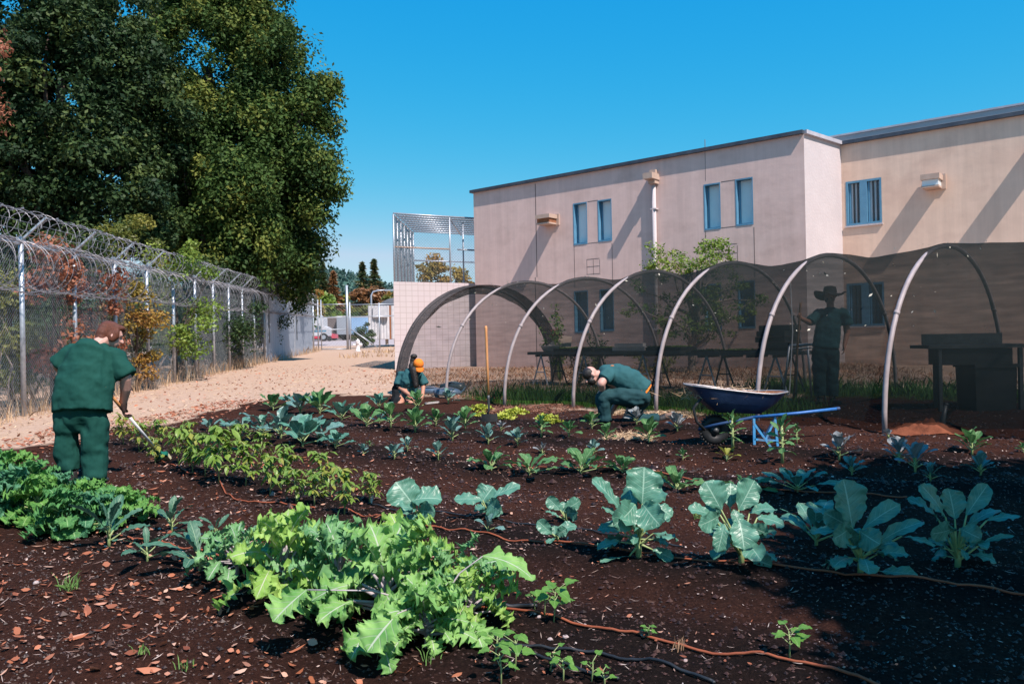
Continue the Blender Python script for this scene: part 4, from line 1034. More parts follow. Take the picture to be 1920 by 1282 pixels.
for i, s in enumerate((5.6, 6.25)): tray(s, 3.9, zt2, .54, .6, .07, ['black seed tray of seedlings on the shorter bench near the joint', 'black seed tray beside the tall tray stack on the shorter bench'][i], seed=i+8)
stack_l = ['lowest black tray in the leaning stack on the short bench', 'second lowest black tray in the leaning stack on the short bench', 'middle black tray of the leaning stack on the short bench', 'second highest black tray of the leaning stack on the short bench', 'topmost black tray of the leaning stack on the short bench']
for i in range(5): tray(7.1+.05*math.sin(i*2.2), 3.9+.03*math.cos(i*3), zt2+.002+i*.108, .62, .5, .105, stack_l[i], seedl=False, yaw=.12*math.sin(i*1.7), grp='stacked black trays')
# pale boards and white basin on the long bench
def boards(s, t, z, l, label, n=1):
    c = HOOP0+HD*s+HN*t; rot = Matrix((Vector((HD[0], HD[1], 0)), Vector((HN[0], HN[1], 0)), Vector((0, 0, 1)))).transposed()
    mb = MB(); mb.box((c[0], c[1], z+.045), (l, .09, .09), rot); mb.box((c[0]+.02, c[1]+.06, z+.128), (l*.88, .11, .07), rot); o = mb.build('wooden_beam', M['greyply']); tag(o, label, 'board')
boards(3.72, 3.62, zt1, .9, 'short pale weathered boards lying on the front of the long bench')
c = HOOP0+HD*1.05+HN*3.9; mb = MB(); mb.lathe((c[0], c[1], zt1), [(.18, 0), (.26, .13), (.28, .14), (.25, .135), (.17, .02)], 18); o = mb.build('basin', M['white'], None, True); tag(o, 'white plastic basin on the open-end tip of the long bench', 'basin')
c = HOOP0+HD*1.1+HN*4.2; mb = MB(); V = []
q = Vector((c[0], c[1], zt1)); mb.add([q+Vector((-.34, .0, .10)), q+Vector((.26, .05, .02)), q+Vector((.30, .1, .36)), q+Vector((-.02, .1, .40)), q+Vector((-.34, .035, .13)), q+Vector((.26, .085, .02)), q+Vector((.30, .135, .36)), q+Vector((-.02, .135, .40))], [(0, 1, 2, 3), (7, 6, 5, 4), (0, 4, 5, 1), (1, 5, 6, 2), (2, 6, 7, 3), (3, 7, 4, 0)])
o = mb.build('cardboard_sheet', M['tanmet']); tag(o, 'pale tilted cardboard sheet leaning behind the white basin', 'cardboard')
# steel work stand beside the standing man
q0 = at(1494, 715, 13.9); q0.z = gz(q0.x, q0.y); stn = thing('work_stand', q0, 'bare steel trestle stand next to the standing man', 'trestle')
tops = [at(1495, 648, 13.8), at(1530, 645, 13.8)]
for i, (a, b_) in enumerate(((tops[0], tops[1]), (tops[0]+Vector((0, .4, 0)), tops[1]+Vector((0, .4, 0))))):
    mb = MB(); mb.tube([a, b_], .022, 8); mb.tube([a-Vector((0, 0, .06)), b_-Vector((0, 0, .06))], .012, 6); mb.build('top_bar', M['galv'], stn, True)
    for e, f in ((a, -.09), (b_, .1)):
        g_ = Vector((e.x+f, e.y+(.12 if i else -.12), 0)); g_.z = gz(g_.x, g_.y); mb = MB(); mb.tube([e, g_], .02, 8); mb.build('leg', M['galv'], stn, True)
# potting table with black bin at the near end of the tunnel
py_ = 11.9
def W(px, py, Y=py_): return at(px, py, Y)
b = W(1820, 745); b.z = gz(b.x, b.y); pt = thing('work_table', b, 'dark metal work table with high back board at the near end of the tunnel', 'table')
rotT = Matrix.Rotation(-.10, 3, 'Z')
tz = W(1800, 649).z; x0 = W(1727, 649).x; x1 = W(1905, 649).x
mb = MB(); mb.box(((x0+x1)/2, py_, tz), (x1-x0, .7, .05), rotT); mb.build('tabletop', M['dkmetal'], pt)
mb = MB(); mb.box(((x0+x1)/2+.1, py_+.36, tz+.105), (x1-x0-.25, .04, .17), rotT); mb.build('back_board', M['dkmetal'], pt)
mb = MB(); mb.box(((x0+x1)/2-.02, py_-.05, tz-.15), (x1-x0-.45, .5, .24), rotT); mb.build('drawer_box', M['black'], pt)
for px, dy in ((1744, -.25), (1769, .25), (1888, -.3), (1895, .28)):
    q = W(px, 640); q.y += dy; g_ = gz(q.x, q.y); mb = MB(); mb.box((q.x, q.y, (g_+tz-.03)/2), (.05, .05, tz-.03-g_)); mb.build('leg', M['dkmetal'], pt)
b = W(1869, 752, 11.6); b.z = gz(b.x, b.y); zt_ = W(1869, 683, 11.6).z; bn = thing('storage_bin', b, 'black square bin with a lid tucked under the dark work table', 'bin')
wx = (W(1909, 700, 11.6).x-W(1830, 700, 11.6).x)
mb = MB(); V = []
for z, k in ((b.z-.02, .94), (zt_-.05, 1.0)): V += [(b.x+sx*wx/2*k, b.y+.26+sy*.26*k, z) for sx, sy in ((-1, -1), (1, -1), (1, 1), (-1, 1))]
mb.add(V, [(0, 1, 5, 4), (1, 2, 6, 5), (2, 3, 7, 6), (3, 0, 4, 7), (4, 5, 6, 7), (3, 2, 1, 0)]); mb.build('body', M['black'], bn)
mb = MB(); mb.box((b.x, b.y+.26, zt_-.022), (wx+.04, .58, .05)); mb.build('lid', M['black'], bn)
# brown sacking heap
b = gnd(1755, 812); rng = np.random.default_rng(5); mb = MB(); V = []; nu, nv = 26, 16
for j in range(nv):
    for i in range(nu):
        u = i/(nu-1)*2-1; v = j/(nv-1)*2-1; e = max(0, 1-(abs(u)**2.2+abs(v)**2.2)**.9)
        x = b.x+u*.42+.05*math.sin(v*5); y = b.y+.30+v*.34
        hgt = .10*e*(.5+1.0*float(fbm(u*2.6+3, v*2.2, 77)))+.012+(.05*math.sin(u*13+v*5)+.04*math.sin(v*17-u*6))*e*.6
        V.append((x+.05*float(vnoise(u*4, v*4, 3)), y, gz(x, y)+max(.012, hgt)))
mb.add(V, [(j*nu+i, j*nu+i+1, (j+1)*nu+i+1, (j+1)*nu+i) for j in range(nv-1) for i in range(nu-1)])
bot = [(v[0], v[1], v[2]-.02) for v in V]; mb.add(bot, [(j*nu+i, (j+1)*nu+i, (j+1)*nu+i+1, j*nu+i+1) for j in range(nv-1) for i in range(nu-1)])
o = mb.build('burlap_cloth', mat('rust brown burlap', [(.13, .042, .024), (.23, .078, .042)], 9, .95, .5, 70, spec=.05), None, True); tag(o, 'crumpled rust brown burlap cloth on the dirt inside the tunnel', 'cloth')
q = gnd(1772, 806); mb = MB(); mb.tube([q+Vector((-.02, .05, -.05)), q+Vector((0, .05, .16)), q+Vector((.05, .06, .34))], [.035, .032, .02], 7); mb.ell(q+Vector((.055, .06, .345)), (.025, .025, .02)); o = mb.build('wooden_stake', M['dkmetal'], None, True); tag(o, 'short dark stake poking up before the brown burlap', 'stake')

# ------------------------------------------------------------------ fertiliser sacks
def sack(px, py, Y, l, wd, h, yaw, m1, m2, label, seed):
    b = at(px, py, Y); b.z = gz(b.x, b.y); t = thing('soil_sack', b, label, 'sack', 'plastic sacks by the tunnel entrance'); rot = Matrix.Rotation(yaw, 3, 'Z')
    mb = MB(); V = []; nu, nv = 18, 12
    for j in range(nv+1):
        ph = -math.pi/2+math.pi*j/nv
        for i in range(nu):
            th = 2*math.pi*i/nu; cx = math.copysign(abs(math.cos(th))**.55, math.cos(th)); cy = math.copysign(abs(math.sin(th))**.6, math.sin(th)); k = math.cos(ph)**.5 if abs(j*2-nv) < nv else .0
            p = Vector((cx*l/2*k, cy*wd/2*k, (math.sin(ph)*.5+.42)*h)); p.z += .03*(float(fbm(p.x*7+seed, p.y*7, 3))-.5); p.z = max(p.z, -.01)
            V.append(b+rot @ p)
    mb.add(V, [(j*nu+i, j*nu+(i+1) % nu, (j+1)*nu+(i+1) % nu, (j+1)*nu+i) for j in range(nv) for i in range(nu)]); mb.build('body', m1, t, True)
    mb = MB(); V = []
    for j in range(9):
        for i in range(9):
            u = (i/8-.5)*l*.5; v = (j/8-.5)*wd*.62; V.append(b+rot @ Vector((u, v, h*.935+.02-.28*h*((abs(u)/(l*.5))**2.2*2+(abs(v)/(wd*.5))**2.5))))
    mb.add(V, [(j*9+i, j*9+i+1, (j+1)*9+i+1, (j+1)*9+i) for j in range(8) for i in range(8)]); mb.build('printed_panel', m2, t, True)
    mb = MB(); e = b+rot @ Vector((l*.47, 0, h*.4)); V = [e+rot @ Vector((0, -wd*.3, -.02)), e+rot @ Vector((0, wd*.3, -.02)), e+rot @ Vector((.12, wd*.33, .08)), e+rot @ Vector((.10, -wd*.28, .12)), e+rot @ Vector((.02, -wd*.3, -.02)), e+rot @ Vector((.02, wd*.3, -.02)), e+rot @ Vector((.13, wd*.33, .07)), e+rot @ Vector((.115, -wd*.28, .11))]
    mb.add(V, [(0, 1, 2, 3), (7, 6, 5, 4), (0, 4, 5, 1), (1, 5, 6, 2), (2, 6, 7, 3), (3, 7, 4, 0)]); mb.build('folded_end', m1, t)
m_sb = mat('blue plastic film', [(.12, .22, .36), (.28, .40, .55)], 5, .3, .3, 12, spec=.6); m_sd = mat('dark printed film', [(.03, .045, .05), (.10, .13, .14)], 5, .25, .4, 14, spec=.6); m_sp = mat('printed film', [(.10, .2, .38), (.45, .45, .5), (.30, .10, .10)], 9, .3, .2)
m_sp2 = mat('dark printed film panel', [(.02, .06, .07), (.12, .20, .20), (.35, .30, .28)], 9, .3, .2)
sack(838, 750, 17.4, .62, .42, .17, .2, m_sb, m_sp, 'blue and white plastic sack lying flat by the second hoop', 1)
sack(806, 745, 18.0, .55, .42, .15, -.1, m_sb, m_sp, 'bluish sack mostly hidden behind the orange-capped gardener', 2)
sack(850, 742, 18.3, .62, .42, .24, -.2, m_sd, m_sp2, 'dark glossy sack with an upright torn corner behind the blue sack', 3)
q = at(868, 726, 18.1); mb = MB(); mb.add([q+Vector((-.06, 0, -.1)), q+Vector((.05, .02, -.1)), q+Vector((.035, .03, .13)), q+Vector((-.06, .02, -.1)), q+Vector((.05, .05, -.1)), q+Vector((.035, .045, .13))], [(0, 1, 2), (5, 4, 3), (0, 3, 4, 1), (1, 4, 5, 2), (2, 5, 3, 0)])
f_ = mb.build('torn_flap', m_sd, [x for x in bpy.data.objects if x.name.startswith('soil_sack')][-1])

# ------------------------------------------------------------------ wheelbarrow
def wheelbarrow():
    Yb = 8.95; wbz = lambda px, py, dy=0: at(px, py, Yb+dy)
    base = wbz(1400, 838); base.z = gz(base.x, base.y)
    t = thing('wheelbarrow', base, 'blue steel wheelbarrow with rusty tray and bright blue legs', 'wheelbarrow')
    HW = .33
    # tray: rim outline high at the nose (toward the wheel), low at the handles
    nose = wbz(1302, 724); heel = wbz(1486, 742); bn_ = wbz(1352, 775); bh = wbz(1432, 778)
    fwd = Vector((1, 0, 0)); 
    def rim(u, side): # u 0 nose..1 heel
        x = nose.x+(heel.x-nose.x)*u; z = nose.z+(heel.z-nose.z)*(u**1.6)-.05*math.sin(math.pi*u)*.6+(.03*math.exp(-((u-1)/.12)**2)); 
        wv = HW*(1-.55*max(0, (u-.72)/.28)**2.2)*(1-.25*max(0, (.15-u)/.15)**2)
        return Vector((x, Yb+.33+side*wv, z))
    def bot(u, side):
        x = bn_.x+(bh.x-bn_.x)*u; z = bn_.z+(bh.z-bn_.z)*u; return Vector((x, Yb+.33+side*HW*.62, z))
    ring = []; ringb = []
    us = [i/14 for i in range(15)]
    loop = [(u, -1) for u in us]+[(1.0, s_) for s_ in (-.5, 0, .5)]+[(u, 1) for u in us[::-1]]+[(0.0, s_) for s_ in (.5, 0, -.5)]
    for u, s_ in loop:
        a = rim(u, math.copysign(1, s_) if abs(s_) == 1 else s_); 
        if abs(s_) < 1: a = rim(u, 1)*(.5+s_/2)+rim(u, -1)*(.5-s_/2); a.x += (.05 if u == 1 else -.02)*(1-s_*s_)
        b_ = bot(u, 1)*(.5+s_/2)+bot(u, -1)*(.5-s_/2)
        ring.append(a); ringb.append(b_)
    n = len(ring); cen = sum(ringb, Vector())/n
    def shell(off, m_, name, parent):
        mb = MB(); A = [p+(cen-p).normalized()*off*.6+Vector((0, 0, off*.15)) for p in ring]; Bm = [ring[i].lerp(ringb[i], .55)+(ringb[i]-ring[i]).cross(Vector((0, 0, 1)))*0+(cen-ringb[i])*(-.10)+(cen-p0_).normalized()*off for i, p0_ in enumerate(ringb)]; Bt = [p+Vector((0, 0, off))+(cen-p)*.04*(off > 0) for p in ringb]
        V = A+Bm+Bt+[cen+Vector((0, 0, off))]
        F = []
        for i in range(n):
            j = (i+1) % n; F += [(i, j, n+j, n+i), (n+i, n+j, 2*n+j, 2*n+i), (2*n+i, 2*n+j, 3*n)]
        if off > 0: F = [f[::-1] for f in F]
        mb.add(V, F); return mb.build(name, m_, parent, True)
    tr = shell(0, M['bluebar'], 'tray', t); shell(.012, M['rust'], 'tray_lining', tr)
    mb = MB(); mb.tube(ring+[ring[0]], .009, 7); mb.build('rim', M['rimgrey'], tr, True)
    mb = MB(); q = wbz(1436, 765)-Vector((0, .02, 0))
    # wheel
    wc = wbz(1340, 806, .30); ra = wc.z-gz(wc.x, wc.y)+.01
    ax = Matrix.Rotation(R(90), 3, 'X')
    mb = MB(); prof = []
    for i in range(17):
        a = 2*math.pi*i/16; prof.append((ra-.062+.062*math.cos(a), .05*math.sin(a)))
    V = []; sd = 28
    for r_, z in prof[:-1]:
        for j in range(sd): th = 2*math.pi*j/sd; V.append(wc+Vector((r_*math.cos(th), z, r_*math.sin(th))))
    k = 16
    mb.add(V, [(i*sd+j, i*sd+(j+1) % sd, ((i+1) % k)*sd+(j+1) % sd, ((i+1) % k)*sd+j) for i in range(k) for j in range(sd)]); 
    for j in range(30):
        th = 2*math.pi*j/30; mb.box(wc+Vector((math.cos(th)*(ra-.002), 0, math.sin(th)*(ra-.002))), (.016, .085, .02), Matrix.Rotation(-th+R(90), 3, 'Y'))
    wh = mb.build('wheel', M['black'], t, True)
    mb = MB(); mb.lathe(wc, [(.03, -.07), (.03, -.045), (ra-.13, -.035), (ra-.115, -.02), (ra-.115, .02), (ra-.13, .035), (.03, .045), (.03, .07)], 20, rot=ax); mb.build('rim', M['dkmetal'], wh, True)
    # handles run from the wheel axle under the tray to the grips
    for side, sgn in ((-1, -1), (1, 1)):
        yy = .33+side*.27; mb = MB()
        pts = [wbz(1318, 808, yy-.33+.33)+Vector((0, -side*.18, 0)), wbz(1338, 797, yy), wbz(1412, 782, yy), wbz(1500, 774, yy+side*.04), wbz(1570, 766, yy+side*.06)]
        mb.tube(pts[2:], .018, 10); mb.build('handle', M['handleblue'], t, True)
        mb = MB(); mb.tube([pts[0], pts[1], pts[2]], .018, 8); mb.build('rail', M['dkblue'], t, True)
        mb = MB(); mb.tube([pts[3].lerp(pts[4], .98), pts[4]+(pts[4]-pts[3])*.06], .021, 8); mb.build('grip', M['dkblue'], t)
        # leg: square tube frame with a diagonal
        a = wbz(1413, 782, yy); b_ = wbz(1452, 779, yy); ag = Vector((a.x+.0, a.y, gz(a.x, a.y)-.01)); bg_ = Vector((b_.x+.03, b_.y, gz(b_.x, b_.y)-.01))
        lm = M['brightblue'] if side < 0 else M['dkblue']
        mb = MB(); mb.beam(a, ag, .028, .028, up=(0, 1, 0)); mb.beam(b_, bg_+(b_-bg_)*.08, .026, .026, up=(0, 1, 0)); e0 = ag.lerp(a, .22); e1 = bg_.lerp(b_, .24); mb.beam(e0+Vector((0, -.002, 0)), e1+Vector((0, -.002, 0)), .024, .024, up=(0, 1, 0)); mb.beam(a.lerp(ag, .22)+Vector((0, -.004, 0)), ag.lerp(bg_, .72)+Vector((0, -.004, .0)), .024, .024, up=(0, 1, 0)); mb.beam(b_.lerp(bg_, .1)+Vector((0, .004, 0)), e0.lerp(e1, .5)+Vector((0, .004, 0)), .022, .022, up=(0, 1, 0))
        mb.build('leg', lm, t)
    # front hoop guarding the wheel
    mb = MB()
    for yy in (.12, .54):
        c0_ = wbz(1322, 738, yy); c1 = wbz(1300, 765, yy); c2 = wbz(1306, 790, yy); c3 = wbz(1322, 806, yy); mb.tube([c0_, c1, c2, c3], .017, 8)
    mb.tube([wbz(1300, 765, .12), wbz(1300, 765, .54)], .015, 6)
    mb.build('nose_guard', M['black'], t, True)
    return ring, ringb, cen
M['bluebar'] = mat('dark blue enamel', [(.010, .024, .068), (.022, .045, .11), (.09, .055, .04)], 7, .45, .12, spec=.4, pos=[.3, .62, .74])
M['brightblue'] = mat('bright blue enamel', [(.035, .22, .48), (.06, .30, .58), (.14, .12, .11)], 12, .55, .05, spec=.5)
M['handleblue'] = mat('scratched blue enamel', [(.018, .10, .33), (.03, .15, .42), (.10, .10, .12)], 14, .5, .1, spec=.5, pos=[.3, .6, .74])
M['dkblue'] = mat('navy enamel', [(.015, .045, .12), (.03, .07, .17)], 8, .5, .05)
M['rimgrey'] = mat('worn rim', [(.25, .25, .27), (.45, .42, .42)], 12, .4, .1, metal=.4)
WBR = wheelbarrow()
# straw in the tray
rng = np.random.default_rng(3); cen = WBR[2]; V = []
for i in range(420):
    p = np.array((cen.x-.18+rng.normal()*.22, cen.y+rng.normal()*.12, cen.z+.16+rng.uniform(0, .09))); p[2] += max(0, .06-.1*abs(rng.normal())); d = rng.normal(size=3)*np.array((1, 1, .35)); d /= np.linalg.norm(d); n = np.cross(d, rng.normal(size=3)); n /= np.linalg.norm(n); l = rng.uniform(.05, .13)
    V.append([p-d*l, p+n*.003, p+d*l, p-n*.003])
M['straw'] = leafmat('dry straw', (.38, .22, .12), (.60, .42, .26), trans=.1, third=(.74, .58, .40))
o = cloud('straw_heap', np.array(V), M['straw'], None, rng.uniform(0, 1, len(V))); tag(o, 'dry straw heaped in the blue wheelbarrow tray', 'straw')

# ------------------------------------------------------------------ shovel
b = gnd(917, 792); Ysh = b.y; sh = thing('shovel', b, 'long wooden-handled shovel standing upright with its blade in the soil', 'shovel')
top = at(911, 611, Ysh); neck = at(916, 748, Ysh-.0); j1 = at(917, 768, Ysh); bl = at(914, 778, Ysh)
mb = MB(); mb.tube([top, top.lerp(neck, .03), top.lerp(neck, .1), top.lerp(neck, .55), neck], [.017, .024, .022, .021, .02], 10); mb.build('handle', M['wood'], sh, True)
mb = MB(); mb.tube([neck+Vector((0, 0, .06)), neck, j1, bl], [.024, .021, .018, .02], 10); mb.build('socket', M['dkmetal'], sh, True)
mb = MB(); V = []
for j in range(7):
    v = j/6
    for i in range(7):
        u = i/6*2-1; wv = .125*(1 if v < .5 else math.sqrt(max(0, 1-((v-.5)/.52)**2))); V.append(bl+Vector((u*wv+.03, -.0-.03*(1-u*u)+.05*v, .02-v*.26)))
k = len(V); V += [v+Vector((0, .004, 0)) for v in V]
mb.add(V, [(j*7+i, j*7+i+1, (j+1)*7+i+1, (j+1)*7+i) for j in range(6) for i in range(6)]+[(k+j*7+i, k+(j+1)*7+i, k+(j+1)*7+i+1, k+j*7+i+1) for j in range(6) for i in range(6)]); mb.build('blade', M['dkmetal'], sh, True)
# ================================================================== GARDEN PLANTS
K_col = leafmat('collard leaf', (.06, .175, .115), (.105, .27, .19), vein=(.24, .40, .30), trans=.16, rough=.4, spec=.5, scale=14)
K_gr = leafmat('green brassica leaf', (.055, .155, .05), (.10, .23, .075), vein=(.26, .38, .17), trans=.22, rough=.45, scale=14)
K_blue = leafmat('bluish brassica leaf', (.075, .17, .14), (.13, .25, .215), vein=(.3, .42, .36), trans=.14, rough=.4, spec=.5, scale=16)
K_purp = leafmat('greyish purple brassica leaf', (.16, .18, .17), (.27, .28, .28), vein=(.40, .38, .40), trans=.12, rough=.4, spec=.5, scale=16)
K_lac = leafmat('dinosaur kale leaf', (.04, .12, .075), (.075, .185, .115), vein=(.26, .38, .24), trans=.16, rough=.5, scale=40)
K_rus = leafmat('frilly pale kale leaf', (.10, .27, .065), (.27, .47, .14), vein=(.44, .50, .38), trans=.24, rough=.65, spec=.2, scale=10, nveins=5)
K_cur = leafmat('curly kale leaf', (.035, .14, .045), (.10, .27, .075), vein=(.22, .38, .16), trans=.2, rough=.6, spec=.2, scale=25)
K_rus2 = leafmat('frilly kale leaf, yellower', (.16, .33, .055), (.34, .52, .13), vein=(.46, .50, .34), trans=.26, rough=.6, spec=.2, scale=10, nveins=5)
K_rus3 = leafmat('frilly kale leaf, bluer', (.08, .22, .075), (.20, .40, .16), vein=(.42, .47, .40), trans=.22, rough=.6, spec=.25, scale=10, nveins=5)
K_cur2 = leafmat('curly kale leaf, yellower', (.055, .17, .035), (.15, .33, .07), vein=(.28, .42, .16), trans=.2, rough=.6, spec=.2, scale=25)
K_cur3 = leafmat('curly kale leaf, bluer', (.03, .125, .06), (.085, .25, .12), vein=(.22, .38, .22), trans=.2, rough=.55, spec=.3, scale=25)
K_pep = leafmat('pepper leaf', (.11, .22, .025), (.22, .33, .05), vein=(.26, .32, .08), trans=.28, rough=.4, spec=.5, scale=5)
K_pepy = leafmat('yellowed pepper leaf', (.22, .25, .035), (.34, .33, .07), vein=(.42, .42, .12), trans=.28, rough=.45, scale=5)
K_let = leafmat('lettuce leaf', (.36, .42, .04), (.52, .56, .09), vein=(.6, .62, .25), trans=.3, rough=.5, scale=10)
K_bean = leafmat('bean leaf', (.085, .21, .035), (.14, .31, .055), vein=(.2, .36, .10), trans=.3, rough=.4, scale=14)
PROF = {
 'round': [(0, .10), (.08, .30), (.22, .62), (.45, .95), (.65, 1.0), (.82, .88), (.94, .52), (1, .06)],
 'oval': [(0, .08), (.12, .42), (.35, .86), (.55, 1.0), (.78, .78), (.92, .42), (1, .04)],
 'lance': [(0, .10), (.15, .62), (.4, 1.0), (.65, .82), (.85, .42), (1, .02)],
 'strap': [(0, .12), (.12, .55), (.3, .85), (.6, 1.0), (.85, .75), (.95, .45), (1, .05)],
 'heart': [(0, .55), (.08, .92), (.22, 1.0), (.45, .82), (.7, .48), (.88, .2), (1, .01)],
}
def prof(kind, v):
    P = PROF[kind]
    for (a, x), (b, y) in zip(P[:-1], P[1:]):
        if v <= b: return x+(y-x)*smooth((v-a)/(b-a))*1.0
    return P[-1][1]
def leaf(ml, B, T, face, W, kind='round', bulge=.15, fold=.12, ruf=.03, rufn=3, lob=0.0, lobn=6, nu=8, nv=11, rng=None, curl=0.0, deep=0.0, crk=0.0):
    """blade from B to T whose upper side looks along face; W full width; deep cuts the margin into lobes"""
    B = np.array(B, float); T = np.array(T, float); face = np.array(face, float); t0 = T-B; L = np.linalg.norm(t0)
    if L < 1e-5: return
    f = face - t0*(face @ t0/(L*L)); f /= max(np.linalg.norm(f), 1e-6)
    C = (B+T)/2 + f*bulge*L
    lat = np.cross(t0, f); lat /= np.linalg.norm(lat); ph = rng.uniform(0, 6.28, 6) if rng is not None else np.arange(6.)
    v = np.linspace(0, 1, nv+1)[:, None]; u = np.linspace(-1, 1, nu+1)[None, :]; au = np.abs(u); sg = np.where(u > 0, 1., -1.)
    p = B*(1-v)**2+C*(2*v*(1-v))+T*v*v
    tg = (C-B)*(1-v)+(T-C)*v; nn = np.cross(lat, tg); nn /= np.linalg.norm(nn, axis=1)[:, None]; nn *= np.where((nn @ f) > 0, 1., -1.)[:, None]
    wv = np.array([prof(kind, float(x)) for x in v[:, 0]])[:, None]*W/2
    w3 = au**3; q1 = v*lobn*6.283; wl = wv*np.ones_like(u)
    asym = 1+.12*np.sin(v*3+ph[4])*sg
    if lob: wl = wl*(1+lob*(.55*np.sin(q1+ph[0]+sg*.8)+.38*np.sin(q1*2.37+ph[1]*sg)+.34*np.sin(q1*4.9+ph[2]+sg))*w3*np.minimum(1, v*5))
    if deep: wl = wl*(1-deep*w3*(1-np.abs(np.sin(v*3.1416*lobn*1.25+ph[3]*.3+sg*.5))**.55)*np.minimum(1, v*6)*np.minimum(1, (1-v)*6))
    wl = wl*asym
    r1 = v*rufn*6.283
    z = fold*wv*au**1.4 - curl*W*au**2.5
    z = z+ruf*W*(au**2*np.sin(r1+ph[2]+sg*1.3+u*2)+.75*w3*np.sin(r1*2.2+ph[3]*sg)+(.6*w3*np.sin(r1*4.3+ph[0]+u*3)+.35*w3*np.sin(r1*8.1+ph[5]*sg) if ruf > .1 else 0))
    z = z+.020*W*np.sin(v*23+au*7+ph[1])*au + .03*L*np.sin(v*4.2+ph[5])*u
    if crk: z = z+crk*W*np.sin(v*rufn*17+ph[4]+1.5*np.sin(u*4+ph[0]))*np.sin(u*(6+ruf*20)+ph[1]+1.5*np.sin(v*9+ph[2]))*np.minimum(1, au*2.2)
    P = p[:, None, :]+lat[None, None, :]*(u*wl*(1-.18*fold*au))[:, :, None]+nn[:, None, :]*z[:, :, None]
    n1 = nu+1; A = np.stack(np.broadcast_arrays(u, v), -1).reshape(-1, 2)
    ml.add(P.reshape(-1, 3).tolist(), [(j*n1+i, j*n1+i+1, (j+1)*n1+i+1, (j+1)*n1+i) for j in range(nv) for i in range(nu)], 0, [tuple(x) for x in A.tolist()])
def stalk(ms, P, B, r0, r1, sag=.0):
    P = Vector(P); B = Vector(B); m_ = (P+B)/2-Vector((0, 0, sag)); ms.tube([P, m_.lerp(P, .35), m_, m_.lerp(B, .5), B], [r0, r0*.85+r1*.15, (r0+r1)/2, r1, r1*.8], 6)
def begin(name, p, label, cat, group):
    return thing(name, p, label, cat, group), MB(), MB()
def finish(t, ml, ms, lm, sm):
    o = ml.build('leaves', lm, t, True)
    if ms.n: ms.build('stem', sm, t, True)
    return t
def rosette(px, py, hpx, label, kind='round', lm=None, n=8, wr=.62, name='collard_plant', cat='collard', group='collards', seed=0, spread=1.0, pet=.38, stemf=.22, tilt=(30, 80), nu=6, nv=8, ruf=.05, rufn=3, lob=0, lobn=6, droop=.35, sm='stp', Lf=.62, wpx=None, bulge=.16, lean=None, deep=0.0, crk=0.0):
    rng = np.random.default_rng(seed*7+int(px)*13+int(py)); p = gnd(px, py); d = (p-Vector((0, 0, EYE))).y
    h = hpx*d/FPX; t, ml, ms = begin(name, p, label, cat, group)
    sw = 1.0 if wpx is None else (wpx*d/FPX)/(h*1.15)
    st = p+Vector((0, 0, h*stemf))
    ms.tube([p-Vector((0, 0, .02)), p+Vector((rng.normal()*.004, 0, h*stemf*.5)), st], [h*.030+.002, h*.028+.002, h*.022+.002], 7)
    for i in range(n):
        f = i/max(1, n-1); az = i*2.399+rng.uniform(-.3, .3); ti = R(tilt[0]+(tilt[1]-tilt[0])*f+rng.uniform(-7, 7))
        L = h*Lf*(1.0-.25*abs(f-.55))*rng.uniform(.8, 1.18); pl = h*pet*rng.uniform(.7, 1.2)*(1-.6*f); dk = droop*(1-.55*f)
        dh = Vector((math.cos(az)*sw*spread, math.sin(az)*sw*spread, 0)); dr = dh*math.cos(ti)+Vector((0, 0, math.sin(ti)))
        P0 = p+Vector((0, 0, h*stemf*(.35+.65*f))); B = P0+dr*pl
        dk2 = dk*rng.uniform(.6, 1.5); sw_ = rng.uniform(-.35, .35); dh2 = Vector((dh.x-dh.y*sw_, dh.y+dh.x*sw_, 0)); d2 = dh2*math.cos(ti-dk2)+Vector((0, 0, math.sin(ti-dk2))); T = B+d2*L
        T.z = max(T.z, p.z+.012)
        up = Vector((0, 0, 1))+Vector((rng.normal()*.2, rng.normal()*.2, 0))
        stalk(ms, P0, B, h*.018+.0015, h*.012+.001)
        leaf(ml, B, T, up-dh*.35, L*wr*rng.uniform(.85, 1.15), kind, bulge*rng.uniform(.5, 1.4), rng.uniform(.08, .3), ruf, rufn, lob, lobn, nu, nv, rng, curl=rng.uniform(-.05, .06), deep=deep, crk=crk)
    return finish(t, ml, ms, lm or K_col, M[sm])
